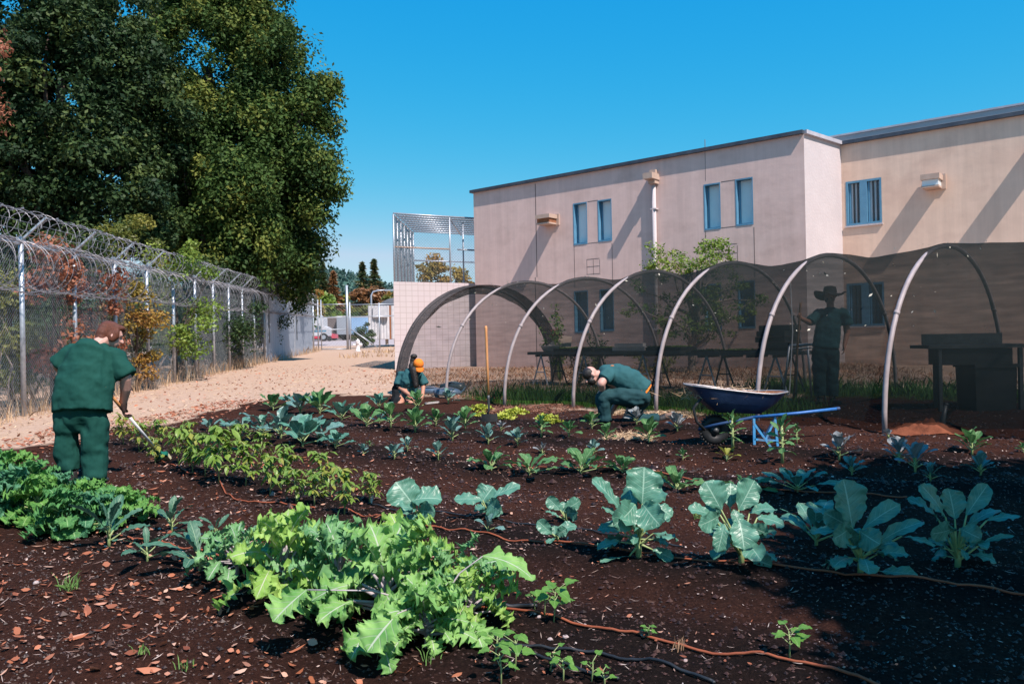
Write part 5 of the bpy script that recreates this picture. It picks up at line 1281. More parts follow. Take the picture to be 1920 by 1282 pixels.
def hero(px, py, leaves, label, lm=None, name='collard_plant', cat='collard', group='large collards in the garden', seed=0, kind='round', stemtop=.3, ruf=.065, rufn=2.3, lob=.05, lobn=2.2, sm='stp', sr=.014, nu=12, nv=18, deep=0.0):
    """leaves: (tip x, tip y, base x, base y, width px, depth at base, depth at tip, facing, bulge) all seen from the survey point"""
    rng = np.random.default_rng(seed+100); p = gnd(px, py); t, ml, ms = begin(name, p, label, cat, group); Y = p.y
    hs = max((py-l[3]) for l in leaves)*Y/FPX*stemtop
    top = p+Vector((0, 0, hs)); ms.tube([p-Vector((0, 0, .03)), p+Vector((.004, 0, hs*.5)), top], [sr*1.1, sr, sr*.8], 8)
    for l in leaves:
        tx, ty, bx, by, wpx, db, dt = l[:7]; face = l[7] if len(l) > 7 else (0, -.7, .7); bul = l[8] if len(l) > 8 else .1; kd = l[9] if len(l) > 9 else kind
        B = at(bx, by, Y+db); T = at(tx, ty, Y+dt); g_ = gz(T.x, T.y)+.01; T.z = max(T.z, g_); B.z = max(B.z, gz(B.x, B.y)+.02)
        stalk(ms, p+Vector((0, 0, hs*rng.uniform(.3, 1))), B, *((.0085, .0055) if sm == 'stp' else (.005, .0035)), sag=-.04 if sm == 'stv' else 0)
        leaf(ml, B, T, face, wpx*Y/FPX, kd, bul, rng.uniform(.1, .25), ruf, rufn, lob, lobn, nu, nv, rng, curl=rng.uniform(-.03, .06), deep=deep)
    if sm == 'stp' and sr > .012:
        H = max((py-l[1]) for l in leaves)*Y/FPX
        for i in range(13):
            az = i*2.4+rng.uniform(-.5, .5); ti = R(rng.uniform(-5, 60)); dh = Vector((math.cos(az), math.sin(az), 0)); P0 = p+Vector((0, 0, hs*rng.uniform(.5, 1.25))); B = P0+(dh*math.cos(ti)+Vector((0, 0, math.sin(ti))))*H*rng.uniform(.10, .24); t2 = ti-rng.uniform(.2, 1.0); L_ = H*rng.uniform(.16, .32); T = B+(dh*math.cos(t2)+Vector((0, 0, math.sin(t2))))*L_; T.z = max(T.z, gz(T.x, T.y)+.015)
            stalk(ms, P0, B, .0055, .0035); leaf(ml, B, T, Vector((rng.normal()*.3, rng.normal()*.3-.2, 1))-dh*.3, L_*rng.uniform(.5, .85), 'round', .18, .2, .09, 2.6, .08, 3, 9, 11, rng, curl=rng.uniform(-.05, .1))
    return finish(t, ml, ms, lm or K_col, M[sm])
UPF = (0, -.25, 1); CAM = (0, -1, .25); CAML = (-.5, -.8, .3); CAMR = (.5, -.8, .3); BACK = (0, .5, .8); DN = (0, -.9, -.1)
# --- heroes, near row
hero(785, 987, [(742, 903, 778, 950, 66, 0, .03, (.1, -.8, .6), .05), (829, 936, 772, 938, 52, -.02, .0, (0, -.55, .8), .18), (752, 950, 778, 955, 34, -.05, -.16, (0, -.5, .9), .1), (815, 960, 786, 955, 40, -.06, -.14, DN, .1), (770, 975, 782, 965, 18, -.05, -.1, UPF, .1), (806, 985, 790, 975, 16, 0, -.05, UPF, .1), (800, 915, 785, 945, 40, .08, .2, UPF, .1)],
     'knee-high collard with two broad pale leaves beside the white plant tag', seed=1)
hero(917, 977, [(851, 936, 905, 937, 32, 0, -.02, (0, -.5, .9), .1), (975, 909, 918, 935, 27, 0, .05, (-.3, -.5, .8), .1), (925, 912, 903, 942, 48, .04, .1, (0, -.7, .7), .05), (938, 958, 915, 940, 40, -.05, -.16, DN, .1), (893, 955, 910, 950, 22, -.04, -.1, UPF, .1), (935, 968, 920, 958, 18, 0, -.06, UPF, .1), (900, 930, 912, 945, 28, .1, .2, UPF, .1)],
     'collard with spread wing-like leaves above a tiny collard seedling', seed=2)
rosette(915, 1010, 34, 'tiny collard seedling just below the wing-leaved collard', n=5, lm=K_blue, name='collard_seedling', seed=3, nu=8, nv=10)
hero(1062, 984, [(1027, 932, 1050, 955, 26, 0, .02, CAM, .05), (1088, 938, 1055, 958, 26, 0, .05, CAMR, .1), (1022, 958, 1048, 968, 14, -.03, -.05, UPF, .1), (1083, 962, 1060, 960, 30, -.04, -.12, DN, .1), (1058, 940, 1056, 962, 22, .06, .1, CAM, .05)], 'small collard standing behind its twin near the pale bed stones', seed=4, sr=.009)
hero(1045, 1030, [(1008, 975, 1035, 1000, 26, 0, 0, CAM, .08), (1081, 985, 1044, 995, 24, 0, .03, (0, -.6, .8), .12), (1062, 990, 1042, 1003, 22, -.05, -.06, DN, .1), (1025, 1018, 1040, 1008, 14, -.04, -.08, UPF, .1), (1040, 985, 1040, 1005, 20, .05, .08, CAM, .05)], 'small collard in front of its twin near the biggest collard', seed=5, sr=.009)
hero(1197, 1058, [(1208, 875, 1204, 945, 74, .02, .08, (.05, -1, .25), .04), (1110, 897, 1163, 955, 40, .0, -.02, (.25, -.6, .8), .08), (1150, 985, 1190, 945, 56, -.04, -.20, DN, .18), (1238, 985, 1205, 944, 56, -.04, -.18, DN, .2), (1260, 968, 1225, 945, 34, .0, -.02, CAMR, .1), (1128, 952, 1170, 975, 24, -.02, -.08, UPF, .1), (1178, 910, 1190, 950, 44, .1, .22, CAML, .08), (1243, 920, 1212, 950, 40, .1, .2, UPF, .1), (1262, 1048, 1224, 1030, 30, -.02, -.06, (0, -.7, .8), .05), (1125, 1052, 1180, 1042, 12, -.04, -.1, UPF, .05), (1235, 990, 1210, 970, 26, .02, -.02, UPF, .1), (1165, 950, 1185, 960, 34, .05, .1, CAM, .1)],
     'tallest collard with one upright paddle leaf in full sun', seed=6, sr=.018)
hero(1390, 1073, [(1322, 902, 1352, 955, 56, .02, .06, CAM, .05), (1415, 900, 1385, 955, 50, .03, .08, CAM, .05), (1290, 955, 1335, 965, 30, 0, -.03, (0, -.5, .8), .1), (1345, 1035, 1358, 982, 34, -.12, -.16, CAM, .1), (1395, 1030, 1385, 970, 52, -.1, -.2, DN, .12), (1470, 985, 1420, 970, 42, 0, -.02, (0, -.4, .9), .16), (1455, 955, 1405, 962, 36, .06, .12, UPF, .16), (1310, 985, 1350, 965, 36, -.05, -.14, DN, .1), (1385, 980, 1375, 955, 26, -.08, -.12, UPF, .1), (1370, 905, 1368, 950, 40, .1, .16, CAM, .08), (1440, 1000, 1405, 985, 30, -.03, -.08, DN, .1), (1330, 940, 1350, 965, 44, .08, .14, CAML, .1), (1448, 1102, 1412, 1075, 42, -.02, -.10, (-.2, -.8, .6), .05)],
     'bushy many-leaved collard between the tallest one and the shaded ones', seed=7, sr=.017, ruf=.06)
hero(1613, 1090, [(1581, 898, 1598, 988, 70, 0, .05, (.1, -1, .3), .03), (1688, 945, 1618, 990, 36, .0, .03, (.3, -.5, .8), .14), (1732, 978, 1650, 1015, 32, 0, -.02, (.2, -.5, .9), .16), (1560, 1010, 1595, 985, 44, -.04, -.16, DN, .15), (1520, 1000, 1585, 1000, 34, 0, -.02, UPF, .15), (1650, 1020, 1612, 995, 48, -.04, -.16, DN, .15), (1508, 945, 1575, 985, 36, .12, .2, UPF, .12), (1545, 960, 1590, 985, 40, .1, .1, CAML, .12), (1755, 1022, 1690, 1005, 18, .05, .02, UPF, .05), (1721, 1088, 1648, 1083, 31, -.03, -.04, (.05, -.45, .9), .04)],
     'collard half in shade with one upright sunlit paddle leaf', seed=8, sr=.017)
hero(1795, 1062, [(1726, 908, 1772, 968, 44, 0, -.02, (.4, -.8, .4), .08), (1778, 915, 1790, 972, 50, .03, .1, CAM, .05), (1852, 908, 1812, 965, 36, .02, .06, CAML, .1), (1915, 968, 1850, 975, 22, 0, -.02, UPF, .08), (1902, 1004, 1838, 1020, 14, -.02, -.05, UPF, .1), (1700, 935, 1760, 975, 36, .08, .12, UPF, .15), (1875, 955, 1815, 985, 30, .05, .1, UPF, .15), (1745, 1000, 1785, 990, 40, -.04, -.12, DN, .15), (1840, 1010, 1800, 990, 36, -.04, -.14, DN, .15), (1780, 985, 1790, 995, 20, -.05, -.08, UPF, .1)],
     'wide collard standing wholly in the deep shade at the end of the row', seed=9, sr=.017)
rosette(1530, 1020, 95, 'shaded collard behind the sunlit paddle leaf', n=9, seed=10, nu=8, nv=10, wpx=120)
# --- green leafy row (chard-like) across the middle
MID = 'leafy greens in the middle row'
for i, (px, py, hp, wp, lab) in enumerate([
    (921, 882, 52, 62, 'bright green collard nearest the shovel in the middle row'),
    (993, 893, 48, 100, 'low wide green collard with yellowish ribs in the middle row'),
    (1090, 895, 58, 80, 'fresh green collard with a raised centre leaf in the middle row'),
    (1168, 899, 42, 56, 'half-hidden green collard just behind the tallest paddle leaf'),
    (1268, 920, 56, 76, 'green collard between the tallest and the bushy collard, row behind'),
    (1398, 925, 46, 80, 'yellow-green collard peeping out behind the bushy collard'),
    (1495, 922, 55, 100, 'spread green collard at the edge of the deep shade')]):
    rosette(px, py, hp, lab, n=10, lm=K_gr if i != 6 else K_col, seed=20+i, wpx=wp, nu=7, nv=9, tilt=(15, 75), name='collard_plant', group=MID, ruf=.07, stemf=.15)
# --- small blue-green plants
SM = 'small bluish brassicas'
small = [
 (681, 856, 24, 'b', 'tiny bluish brassica nearest the pepper row'), (693, 842, 16, 'g', 'smallest green brassica behind the tiny bluish one'),
 (739, 866, 34, 'b', 'narrow bluish brassica seedling, first of the sparse row'), (764, 853, 28, 'b', 'bluish brassica seedling behind the narrow one in the sparse row'),
 (822, 869, 38, 'b', 'wider bluish brassica seedling at the end of the sparse row'),
 (733, 809, 50, 'g', 'leggy green brassica below the orange-capped gardener'), (783, 768, 42, 'g', 'pale leaved brassica the orange-capped gardener is tending'),
 (779, 812, 48, 'g', 'full green brassica two rows below the orange cap'), (817, 797, 34, 'g', 'thin brassica between the orange-capped gardener and the lettuces'),
 (841, 757, 32, 'b', 'bluish brassica at the foot of the second hoop'), (848, 826, 48, 'b', 'leggy bluish brassica with a thin bare stem'),
 (873, 807, 44, 'g', 'green brassica just before the yellow lettuces'), (915, 828, 42, 'b', 'bluish brassica right beneath the shovel blade'),
 (940, 812, 24, 'p', 'small grey brassica beside the shovel blade'), (971, 835, 36, 'b', 'rounded bluish brassica between shovel and bolting lettuce'),
 (1016, 850, 26, 'p', 'tiny greyish brassica below the bolting lettuce'), (1067, 821, 34, 'g', 'green brassica before the third hoop foot'),
 (1110, 803, 36, 'g', 'stout green brassica at the crouching man\'s front foot'), (1137, 828, 34, 'g', 'green brassica below the crouching man\'s front foot'),
 (1113, 847, 30, 'b', 'small bluish brassica one row below the crouching man'), (1194, 802, 36, 'p', 'greyish purple brassica under the crouching man\'s shin'),
 (1217, 834, 52, 'g', 'green brassica growing out of the straw patch'), (1270, 812, 40, 'p', 'greyish purple brassica by the crouching man\'s shoe'),
 (1280, 860, 24, 'g', 'tiny brassica before the wheelbarrow wheel'),
 (1573, 862, 58, 'p', 'greyish purple brassica below the wheelbarrow handles'), (1597, 886, 40, 'b', 'dark brassica in the shade edge below the handles'),
 (1666, 828, 24, 'p', 'small purple brassica at the foot of the nearest hoop'), (1686, 868, 54, 'p', 'first of two greyish purple brassicas below the nearest hoop foot'),
 (1716, 884, 62, 'p', 'second, taller greyish purple brassica below the nearest hoop foot'), (1822, 848, 54, 'g', 'shiny dark green brassica before the brown burlap'),
 (1838, 890, 46, 'b', 'brassica in the deep shade beneath the brown burlap'), (1918, 846, 22, 'g', 'small brassica at the edge beyond the brown burlap'),
 (1745, 905, 40, 'b', 'dim brassica in the shade behind the shaded collard')]
for i, (px, py, hp, c, lab) in enumerate(small):
    rosette(px, py, hp*1.08, lab, n=12 if hp > 30 else 8, lm={'b': K_blue, 'g': K_gr, 'p': K_purp}[c], seed=50+i, name='brassica_plant', cat='brassica', group=SM, nu=5, nv=7, tilt=(25, 85), stemf=.34, pet=.25, wr=.56, Lf=.5, ruf=.06)
# taller leggy ones at the wheelbarrow
for i, (px, py, hp, lab) in enumerate([(1374, 850, 78, 'tall leggy brassica before the wheelbarrow wheel'), (1467, 868, 92, 'tallest leggy brassica before the blue wheelbarrow legs'), (1494, 828, 40, 'leafy brassica partly behind the wheelbarrow legs')]):
    rosette(px, py, hp, lab, n=14, lm=K_gr, seed=90+i, name='brassica_plant', cat='brassica', group='tall leggy brassicas', nu=5, nv=7, tilt=(-10, 80), stemf=.72, pet=.14, wr=.55, Lf=.26, ruf=.07)
rosette(1363, 858, 32, 'little yellow-green brassica beneath the wheelbarrow wheel', n=7, lm=K_pepy, seed=95, name='brassica_plant', cat='brassica', group='tall leggy brassicas', nu=5, nv=7)
# --- cluster of large collards before the dry path
CL = 'cluster of bluish collards near the dry path'
for i, (px, py, hp, wp, lab) in enumerate([
    (394, 806, 24, 60, 'flat bluish collard closest to the pepper plants'), (428, 806, 24, 40, 'small bluish collard, second in the cluster from the peppers'),
    (456, 812, 36, 62, 'bluish collard with arching leaf, third in the cluster from the peppers'), (493, 818, 44, 70, 'bluish collard at the shaded side of the big cluster'),
    (527, 828, 66, 105, 'largest collard of the cluster with an upright pale leaf'), (568, 840, 66, 100, 'second largest collard of the cluster, broad dark front leaf'),
    (600, 828, 54, 80, 'pale curled collard at the sunny end of the cluster'), (630, 846, 36, 50, 'small frilled collard just past the cluster')]):
    rosette(px, py, hp, lab, n=9 if hp > 30 else 6, lm=K_blue if i % 2 == 0 else K_col, seed=110+i, wpx=wp, nu=7, nv=9, group=CL, tilt=(20, 82), wr=.72)
BR = 'collards along the back row by the path'
for i, (px, py, hp, wp, lab) in enumerate([
    (512, 768, 36, 50, 'dark green collard beginning the back row at the path edge'), (540, 760, 26, 34, 'small collard behind the first of the back row'),
    (563, 776, 42, 56, 'collard with upright leaves, third along the back row'), (600, 778, 50, 62, 'pale tall collard in the middle of the back row'),
    (641, 784, 40, 72, 'broad-leaved collard after the tall pale one in the back row'), (669, 777, 30, 44, 'low collard in the back row before the orange-capped gardener'),
    (688, 802, 46, 56, 'collard with rounded pale leaves below the back row'), (711, 767, 34, 46, 'collard next to the orange-capped gardener in the back row'),
    (711, 790, 24, 30, 'tiny collard below the orange-capped gardener\'s row')]):
    rosette(px, py, hp, lab, n=9 if hp > 30 else 6, lm=K_gr if i % 3 == 0 else (K_col if i % 3 == 1 else K_blue), seed=130+i, wpx=wp, nu=6, nv=8, group=BR, wr=.68)
# --- dinosaur kale
LK = 'narrow-leaved kale plants between curly and pale kale'
lac = dict(kind='strap', lm=K_lac, name='kale_plant', cat='kale', group=LK, nu=6, nv=12, wr=.36, ruf=.07, rufn=5, droop=.6, Lf=.72, pet=.34, stemf=.3)
rosette(205, 1030, 92, 'narrow-leaved kale with yellow stems under the curly kale edge', n=8, seed=150, wpx=100, **lac)
rosette(322, 1000, 66, 'small upright narrow-leaved kale alone on red soil', n=7, seed=151, wpx=75, **lac)
rosette(276, 1058, 64, 'narrow-leaved kale with one long drooping leaf', n=7, seed=152, wpx=110, **lac)
rosette(375, 1082, 82, 'wide narrow-leaved kale touching the pale frilly kale', n=10, seed=153, wpx=150, **lac)
rosette(405, 1010, 40, 'little narrow-leaved kale with a rounded top leaf', n=6, seed=154, wpx=60, **lac)
rosette(462, 1012, 34, 'half-hidden narrow-leaved kale behind the pale frilly kale', n=6, seed=155, wpx=60, **lac)
# --- curly kale bank
def curly(px, py, hpx, label, seed, n=20, lm=None, wpx=None, group='dense green curly kale plants', kind='round', wr=.92, ruf=.12, rufn=3.0, lob=.16, lobn=7, nu=18, nv=36, sm='stp', Lf=.44, tilt=(-5, 88), pet=.30, stemf=.42, droop=.95, bulge=.15, deep=0.0, crk=.06):
    return rosette(px, py, hpx, label, kind, lm or K_cur, n, wr, 'kale_plant', 'curly kale', group, seed, 1.0, pet, stemf, tilt, nu, nv, ruf, rufn, lob, lobn, droop, sm, Lf, wpx, bulge, None, deep, crk)
for i, (px, py, hp, lab) in enumerate([
    (-40, 930, 100, 'curly kale cut by the picture edge at the far end of its bank'), (18, 905, 66, 'curly kale at the back of the bank near the path side'),
    (20, 975, 105, 'dark curly kale at the near corner of the bank'), (62, 925, 62, 'curly kale at the back of the bank before the bent man'),
    (72, 985, 100, 'curly kale with a thick pale stem in the front of the bank'), (112, 940, 56, 'curly kale touching the bent man\'s first shoe'),
    (125, 1005, 105, 'curly kale hanging lowest at the front of the bank'), (160, 955, 52, 'curly kale right before the bent man\'s legs'),
    (165, 1000, 85, 'curly kale behind the yellow-stemmed narrow kale'), (205, 968, 58, 'yellowish curly kale beside the bent man\'s second shoe'),
    (240, 978, 66, 'last curly kale of the bank reaching over bare soil'), (-20, 985, 100, 'bluish curly kale at the picture edge')]):
    curly(px, py, hp, lab.replace('the picture edge', 'the outer edge'), 170+i, n=24, wpx=118, lm=(K_cur, K_cur2, K_cur3)[i % 3])
# --- frilly pale kale clump in front
RK = 'big frilly pale green kale plants'
rk = dict(lm=K_rus, group=RK, wr=.74, ruf=.14, rufn=2.6, lob=.34, lobn=4.4, nu=14, nv=48, sm='stv', Lf=.46, pet=.36, stemf=.42, droop=.9, n=23, kind='oval', bulge=.2, deep=.55, crk=.022)
curly(445, 1095, 105, 'frilly pale kale nearest the narrow-leaved kale', 201, wpx=150, tilt=(0, 75), **{**rk, 'lm': K_rus3})
curly(535, 1130, 185, 'frilly pale kale with two raised leaves at the back of the clump', 202, wpx=215, tilt=(5, 80), **{**rk, 'lm': K_rus2})
curly(640, 1150, 185, 'frilly pale kale with a lilac rib in the middle of the clump', 203, wpx=190, tilt=(0, 78), **{**rk, 'lm': K_rus3})
curly(725, 1185, 215, 'largest frilly pale kale in the front of the clump', 204, wpx=270, tilt=(-8, 80), **rk)
curly(760, 1110, 150, 'frilly pale kale at the back of the clump near the dark tag', 205, wpx=170, tilt=(5, 80), **{**rk, 'lm': K_rus2})
curly(850, 1165, 150, 'frilly pale kale with a long arching leaf towards the bean seedlings', 206, wpx=210, tilt=(0, 78), **{**rk, 'lm': K_rus3})
curly(800, 1222, 150, 'low frilly pale kale filling the front of the clump under the hanging leaf', 207, wpx=200, tilt=(0, 84), **{**rk, 'n': 32, 'pet': .24})
curly(885, 1185, 130, 'frilly pale kale at the clump end beside the brown hose', 208, wpx=150, tilt=(5, 80), **{**rk, 'lm': K_rus2})
curly(590, 1125, 115, 'frilly pale kale between the raised leaves and the lilac ribbed one', 209, wpx=170, tilt=(5, 80), **{**rk, 'lm': K_rus3})
hero(820, 1200, [(1002, 1088, 905, 1042, 58, .05, .0, (.2, -.3, 1), .22, 'strap'), (688, 1222, 745, 1150, 90, -.30, -.42, (-.3, -.8, .6), .08), (735, 1285, 722, 1215, 40, -.30, -.38, CAM, .08), (512, 1165, 575, 1105, 80, -.1, -.2, (-.2, -.6, .8), .08), (905, 1225, 880, 1165, 60, -.1, -.2, CAMR, .15)],
     'frilly pale kale with a hanging lobed leaf and lilac rib at the very front', lm=K_rus, name='kale_plant', cat='curly kale', group=RK, seed=33, ruf=.08, rufn=2.4, lob=.22, lobn=3.8, sm='stv', sr=.012, nu=16, nv=48, kind='round', deep=.4)
# --- pepper plants
def pepper(px, py, hpx, label, seed, yel=.15):
    rng = np.random.default_rng(seed); p = gnd(px, py); h = hpx*p.y/FPX; t, ml, ms = begin('pepper_plant', p, label, 'pepper plant', 'pepper plants')
    my = MB(); top = p+Vector((rng.normal()*.02, rng.normal()*.02, h*.92)); ms.tube([p-Vector((0, 0, .02)), p.lerp(top, .5)+Vector((rng.normal()*.01, 0, 0)), top], [.007, .006, .004], 6)
    nodes = []
    for i in range(10):
        f = .28+.68*i/9; a = i*2.4+rng.uniform(-.4, .4); q0 = p.lerp(top, f); l = h*rng.uniform(.15, .34)*(1.1-.35*f); q1 = q0+Vector((math.cos(a)*l, math.sin(a)*l, l*rng.uniform(.25, .7)))
        ms.tube([q0, q0.lerp(q1, .5)+Vector((0, 0, .01)), q1], [.004, .003, .002], 5); nodes += [q0.lerp(q1, .45), q0.lerp(q1, .75), q1, q1]
    nodes += [top]*5
    for q in nodes:
        for r_ in range(2):
            a = rng.uniform(0, 6.28); L = h*rng.uniform(.15, .27); dh = Vector((math.cos(a), math.sin(a), 0)); B = q+dh*.015; T = B+dh*L*rng.uniform(.5, .95)+Vector((0, 0, -L*rng.uniform(.15, .95)))
            leaf(my if rng.uniform() < yel else ml, B, T, Vector((0, 0, 1))+dh*.3, L*rng.uniform(.36, .5), 'lance', .14, .2, .04, 2, nu=4, nv=5, rng=rng)
    ml.build('leaves', K_pep, t, True); ms.build('stem', M['stp'], t, True)
    if my.n: my.build('yellow_leaves', K_pepy, t, True)
for i, (px, py, hp, y, lab) in enumerate([
    (232, 838, 52, .7, 'yellowing pepper plant at the far tip of the row by the path'), (262, 850, 55, .5, 'yellowish pepper plant behind the garden tool handle'),
    (300, 832, 45, .35, 'pepper plant in the back line nearest the bent man'), (292, 868, 48, .5, 'pepper plant with yellow lower leaves right at the tool head'),
    (335, 872, 62, .2, 'pepper plant just past the tool head'), (352, 842, 48, .2, 'small pepper plant in the back line above the tool head'),
    (362, 890, 75, .12, 'bushy pepper plant in the front line, second past the tool head'), (385, 896, 78, .12, 'bushy pepper plant next to the brown hose bend'),
    (411, 910, 102, .1, 'tallest pepper plant standing at the brown hose bend'), (452, 842, 52, .12, 'slim pepper plant before the bluish collard cluster'),
    (461, 914, 78, .15, 'pepper plant with a clean bare stem after the tallest one'), (490, 880, 62, .1, 'pepper plant in the back line behind the bare-stemmed one'),
    (506, 928, 74, .15, 'pepper plant with a white stone at its foot'), (537, 910, 70, .1, 'upright pepper plant with big single leaves'),
    (556, 945, 66, .25, 'low pepper plant at the dark hose, middle of the row'), (590, 950, 62, .35, 'pepper plant with a long yellow hanging leaf'),
    (612, 935, 82, .2, 'widest pepper plant in the second half of the row'), (646, 970, 84, .3, 'single-stemmed pepper plant nearest the frilly kale'),
    (694, 945, 60, .2, 'last pepper plant of the row beside the white tag'), (425, 868, 50, .15, 'small pepper plant in the back line behind the tallest one')]):
    pepper(px, py, hp*1.08, lab, 300+i, y)
# --- lettuce
for i, (px, py, w_, lab) in enumerate([(903, 770, 44, 'yellow lettuce behind the shovel handle'), (899, 782, 28, 'small yellow lettuce before the shovel handle'), (964, 776, 44, 'widest yellow lettuce past the shovel'), (947, 788, 38, 'yellow lettuce just past the shovel blade'), (1022, 785, 38, 'yellow lettuce behind the bolting one'), (1034, 796, 34, 'small yellow lettuce beside the bolting one')]):
    rosette(px, py, w_*.42, lab, 'round', K_let, 30, .9, 'lettuce', 'lettuce', 'yellow lettuces by the shovel', 400+i, 1.0, .2, .15, (0, 85), 6, 8, .26, 4, .3, 4, .3, 'stp', .5, w_*1.15)
rosette(1015, 822, 46, 'bolting pale green lettuce with tall core', 'oval', K_gr, 16, .5, 'lettuce', 'lettuce', None, 410, 1.0, .1, .6, (10, 80), 5, 7, .1, 4, 0, 5, .4, 'stp', .4)
# --- bean seedlings in front
def bean(px, py, hpx, label, seed, n=7):
    rng = np.random.default_rng(seed); p = gnd(px, py); h = hpx*p.y/FPX; t, ml, ms = begin('bean_seedling', p, label, 'bean seedling', 'bean seedlings along the drip line')
    top = p+Vector((rng.normal()*.015, rng.normal()*.01, h*.8)); ms.tube([p-Vector((0, 0, .02)), p.lerp(top, .5)+Vector((.004, 0, 0)), top], [.0038, .0035, .0025], 6)
    for i in range(n):
        f = .45+.55*i/max(1, n-1); a = i*2.4+rng.uniform(-.4, .4); q = p.lerp(top, f); dh = Vector((math.cos(a), math.sin(a)*.8, 0)); l = h*rng.uniform(.12, .3); B = q+dh*l+Vector((0, 0, l*.7)); L = max(.035, h*rng.uniform(.34, .52)); T = B+dh*L*.85+Vector((0, 0, L*rng.uniform(-.55, .25)))
        stalk(ms, q, B, .0022, .0016); leaf(ml, B, T, Vector((0, -.3, 1))-dh*.2, L*.72, 'heart', .12, .15, .04, 2, nu=8, nv=9, rng=rng)
    finish(t, ml, ms, K_bean, M['stp'])
for i, (px, py, hp, n, lab) in enumerate([
    (1038, 1182, 72, 9, 'tallest bean seedling at the tip of the arching kale leaf'), (1004, 1162, 44, 3, 'thin bean seedling beside the tallest one, few leaves'), (1021, 1170, 62, 4, 'slender bean seedling between thin and tallest ones'),
    (1214, 1204, 30, 6, 'small bean seedling alone on the brown drip hose'), (1480, 1250, 64, 7, 'bean seedling furthest along the brown drip hose'),
    (926, 1256, 62, 7, 'bean seedling directly below the frilly kale'), (966, 1284, 74, 6, 'bean seedling crossed by the black hose'), (940, 1300, 72, 6, 'bean seedling at the lower rim under the frilly kale'),
    (1030, 1274, 46, 4, 'short bean seedling at the start of the lower black hose'), (1056, 1288, 46, 6, 'leafy bean seedling along the lower black hose'), (1108, 1282, 48, 4, 'bean seedling with one large heart-shaped leaf'), (1134, 1296, 40, 4, 'bean seedling at the lower rim past the heart-leaved one')]):
    bean(px, py, hp, lab, 500+i, n)
# --- hoses
def hose(pts, r, m, label, name='drip_hose', grp='brown drip hoses', lift=.012):
    for it in range(2):
        q = [pts[0]]
        for a, b_ in zip(pts[:-1], pts[1:]): q += [(a[0]*.75+b_[0]*.25, a[1]*.75+b_[1]*.25), (a[0]*.25+b_[0]*.75, a[1]*.25+b_[1]*.75)]
        pts = q+[pts[-1]]
    P = []
    for (a, b_) in zip(pts[:-1], pts[1:]):
        for k in range(3): P.append(gnd(a[0]+(b_[0]-a[0])*k/3, a[1]+(b_[1]-a[1])*k/3))
    P.append(gnd(*pts[-1])); P = [p+Vector((0, .006*math.sin(i*.5), lift)) for i, p in enumerate(P)]
    mb = MB(); mb.tube(P, r, 8); o = mb.build(name, M[m], None, True); tag(o, label, 'hose', grp)
hose([(690, 1108), (800, 1130), (920, 1152), (1080, 1178), (1230, 1208), (1400, 1240), (1600, 1284), (1800, 1330)], .0068, 'hose', 'long brown drip hose running past the bean seedlings')
hose([(411, 908), (430, 932), (470, 941), (520, 943), (575, 952), (590, 955)], .0068, 'hose', 'brown drip hose bent at the tallest pepper plant')
hose([(300, 862), (335, 883), (370, 895)], .0068, 'hose', 'short brown drip hose end beyond the garden tool')
hose([(636, 957), (680, 968), (740, 982), (800, 994), (880, 1008), (1000, 1028), (1200, 1052), (1450, 1078), (1700, 1105), (1960, 1130)], .0065, 'hose', 'brown drip hose along the large collards')
hose([(960, 872), (1130, 890), (1300, 905), (1480, 922), (1700, 935)], .0065, 'hose', 'brown drip hose along the middle row of greens')
hose([(210, 1005), (300, 1030), (400, 1052), (470, 1065)], .0065, 'hose', 'brown drip hose under the narrow-leaved kale')
hose([(905, 1200), (940, 1216), (1010, 1224), (1120, 1232), (1200, 1250), (1290, 1280), (1340, 1300)], .0072, 'hoseb', 'black hose curving below the brown drip hose', 'black_hose', 'black hoses')
hose([(930, 1214), (1000, 1240), (1060, 1258), (1160, 1290)], .0072, 'hoseb', 'second black hose branching off towards the lower rim', 'black_hose', 'black hoses')
hose([(690, 945), (800, 958), (960, 985), (1100, 995), (1280, 1020)], .007, 'hoseb', 'thin black hose behind the large collards', 'black_hose', 'black hoses')
hose([(920, 1140), (985, 1143), (1005, 1146)], .012, 'hoseb', 'short dark hose piece above the tallest bean seedling', 'black_hose', 'black hoses')
def tagp(px, py, px2, py2, m, label):
    a = gnd(px, py); b_ = at(px2, py2, a.y); d = (b_-a).normalized(); mb = MB(); mb.beam(a-d*.04, b_, .022, .003, up=(0, -1, .2)); o = mb.build('plant_tag', m); tag(o, label, 'plant tag', 'plant tags')
tagp(695, 944, 699, 928, M['white'], 'white plant tag leaning at the last pepper plant')
tagp(748, 993, 749, 978, M['dkmetal'], 'small dark plant tag behind the frilly kale')
def plank(pts, wd, th, m, name, label, cat):
    a = gnd(*pts[0])+Vector((0, 0, th)); b_ = gnd(*pts[1])+Vector((0, 0, th)); mb = MB(); mb.beam(a, b_, wd, th); o = mb.build(name, m); tag(o, label, cat)
plank([(798, 758), (822, 755)], .05, .03, M['greyply'], 'wooden_stick', 'pale wooden stick lying beside the tended brassica', 'stick')
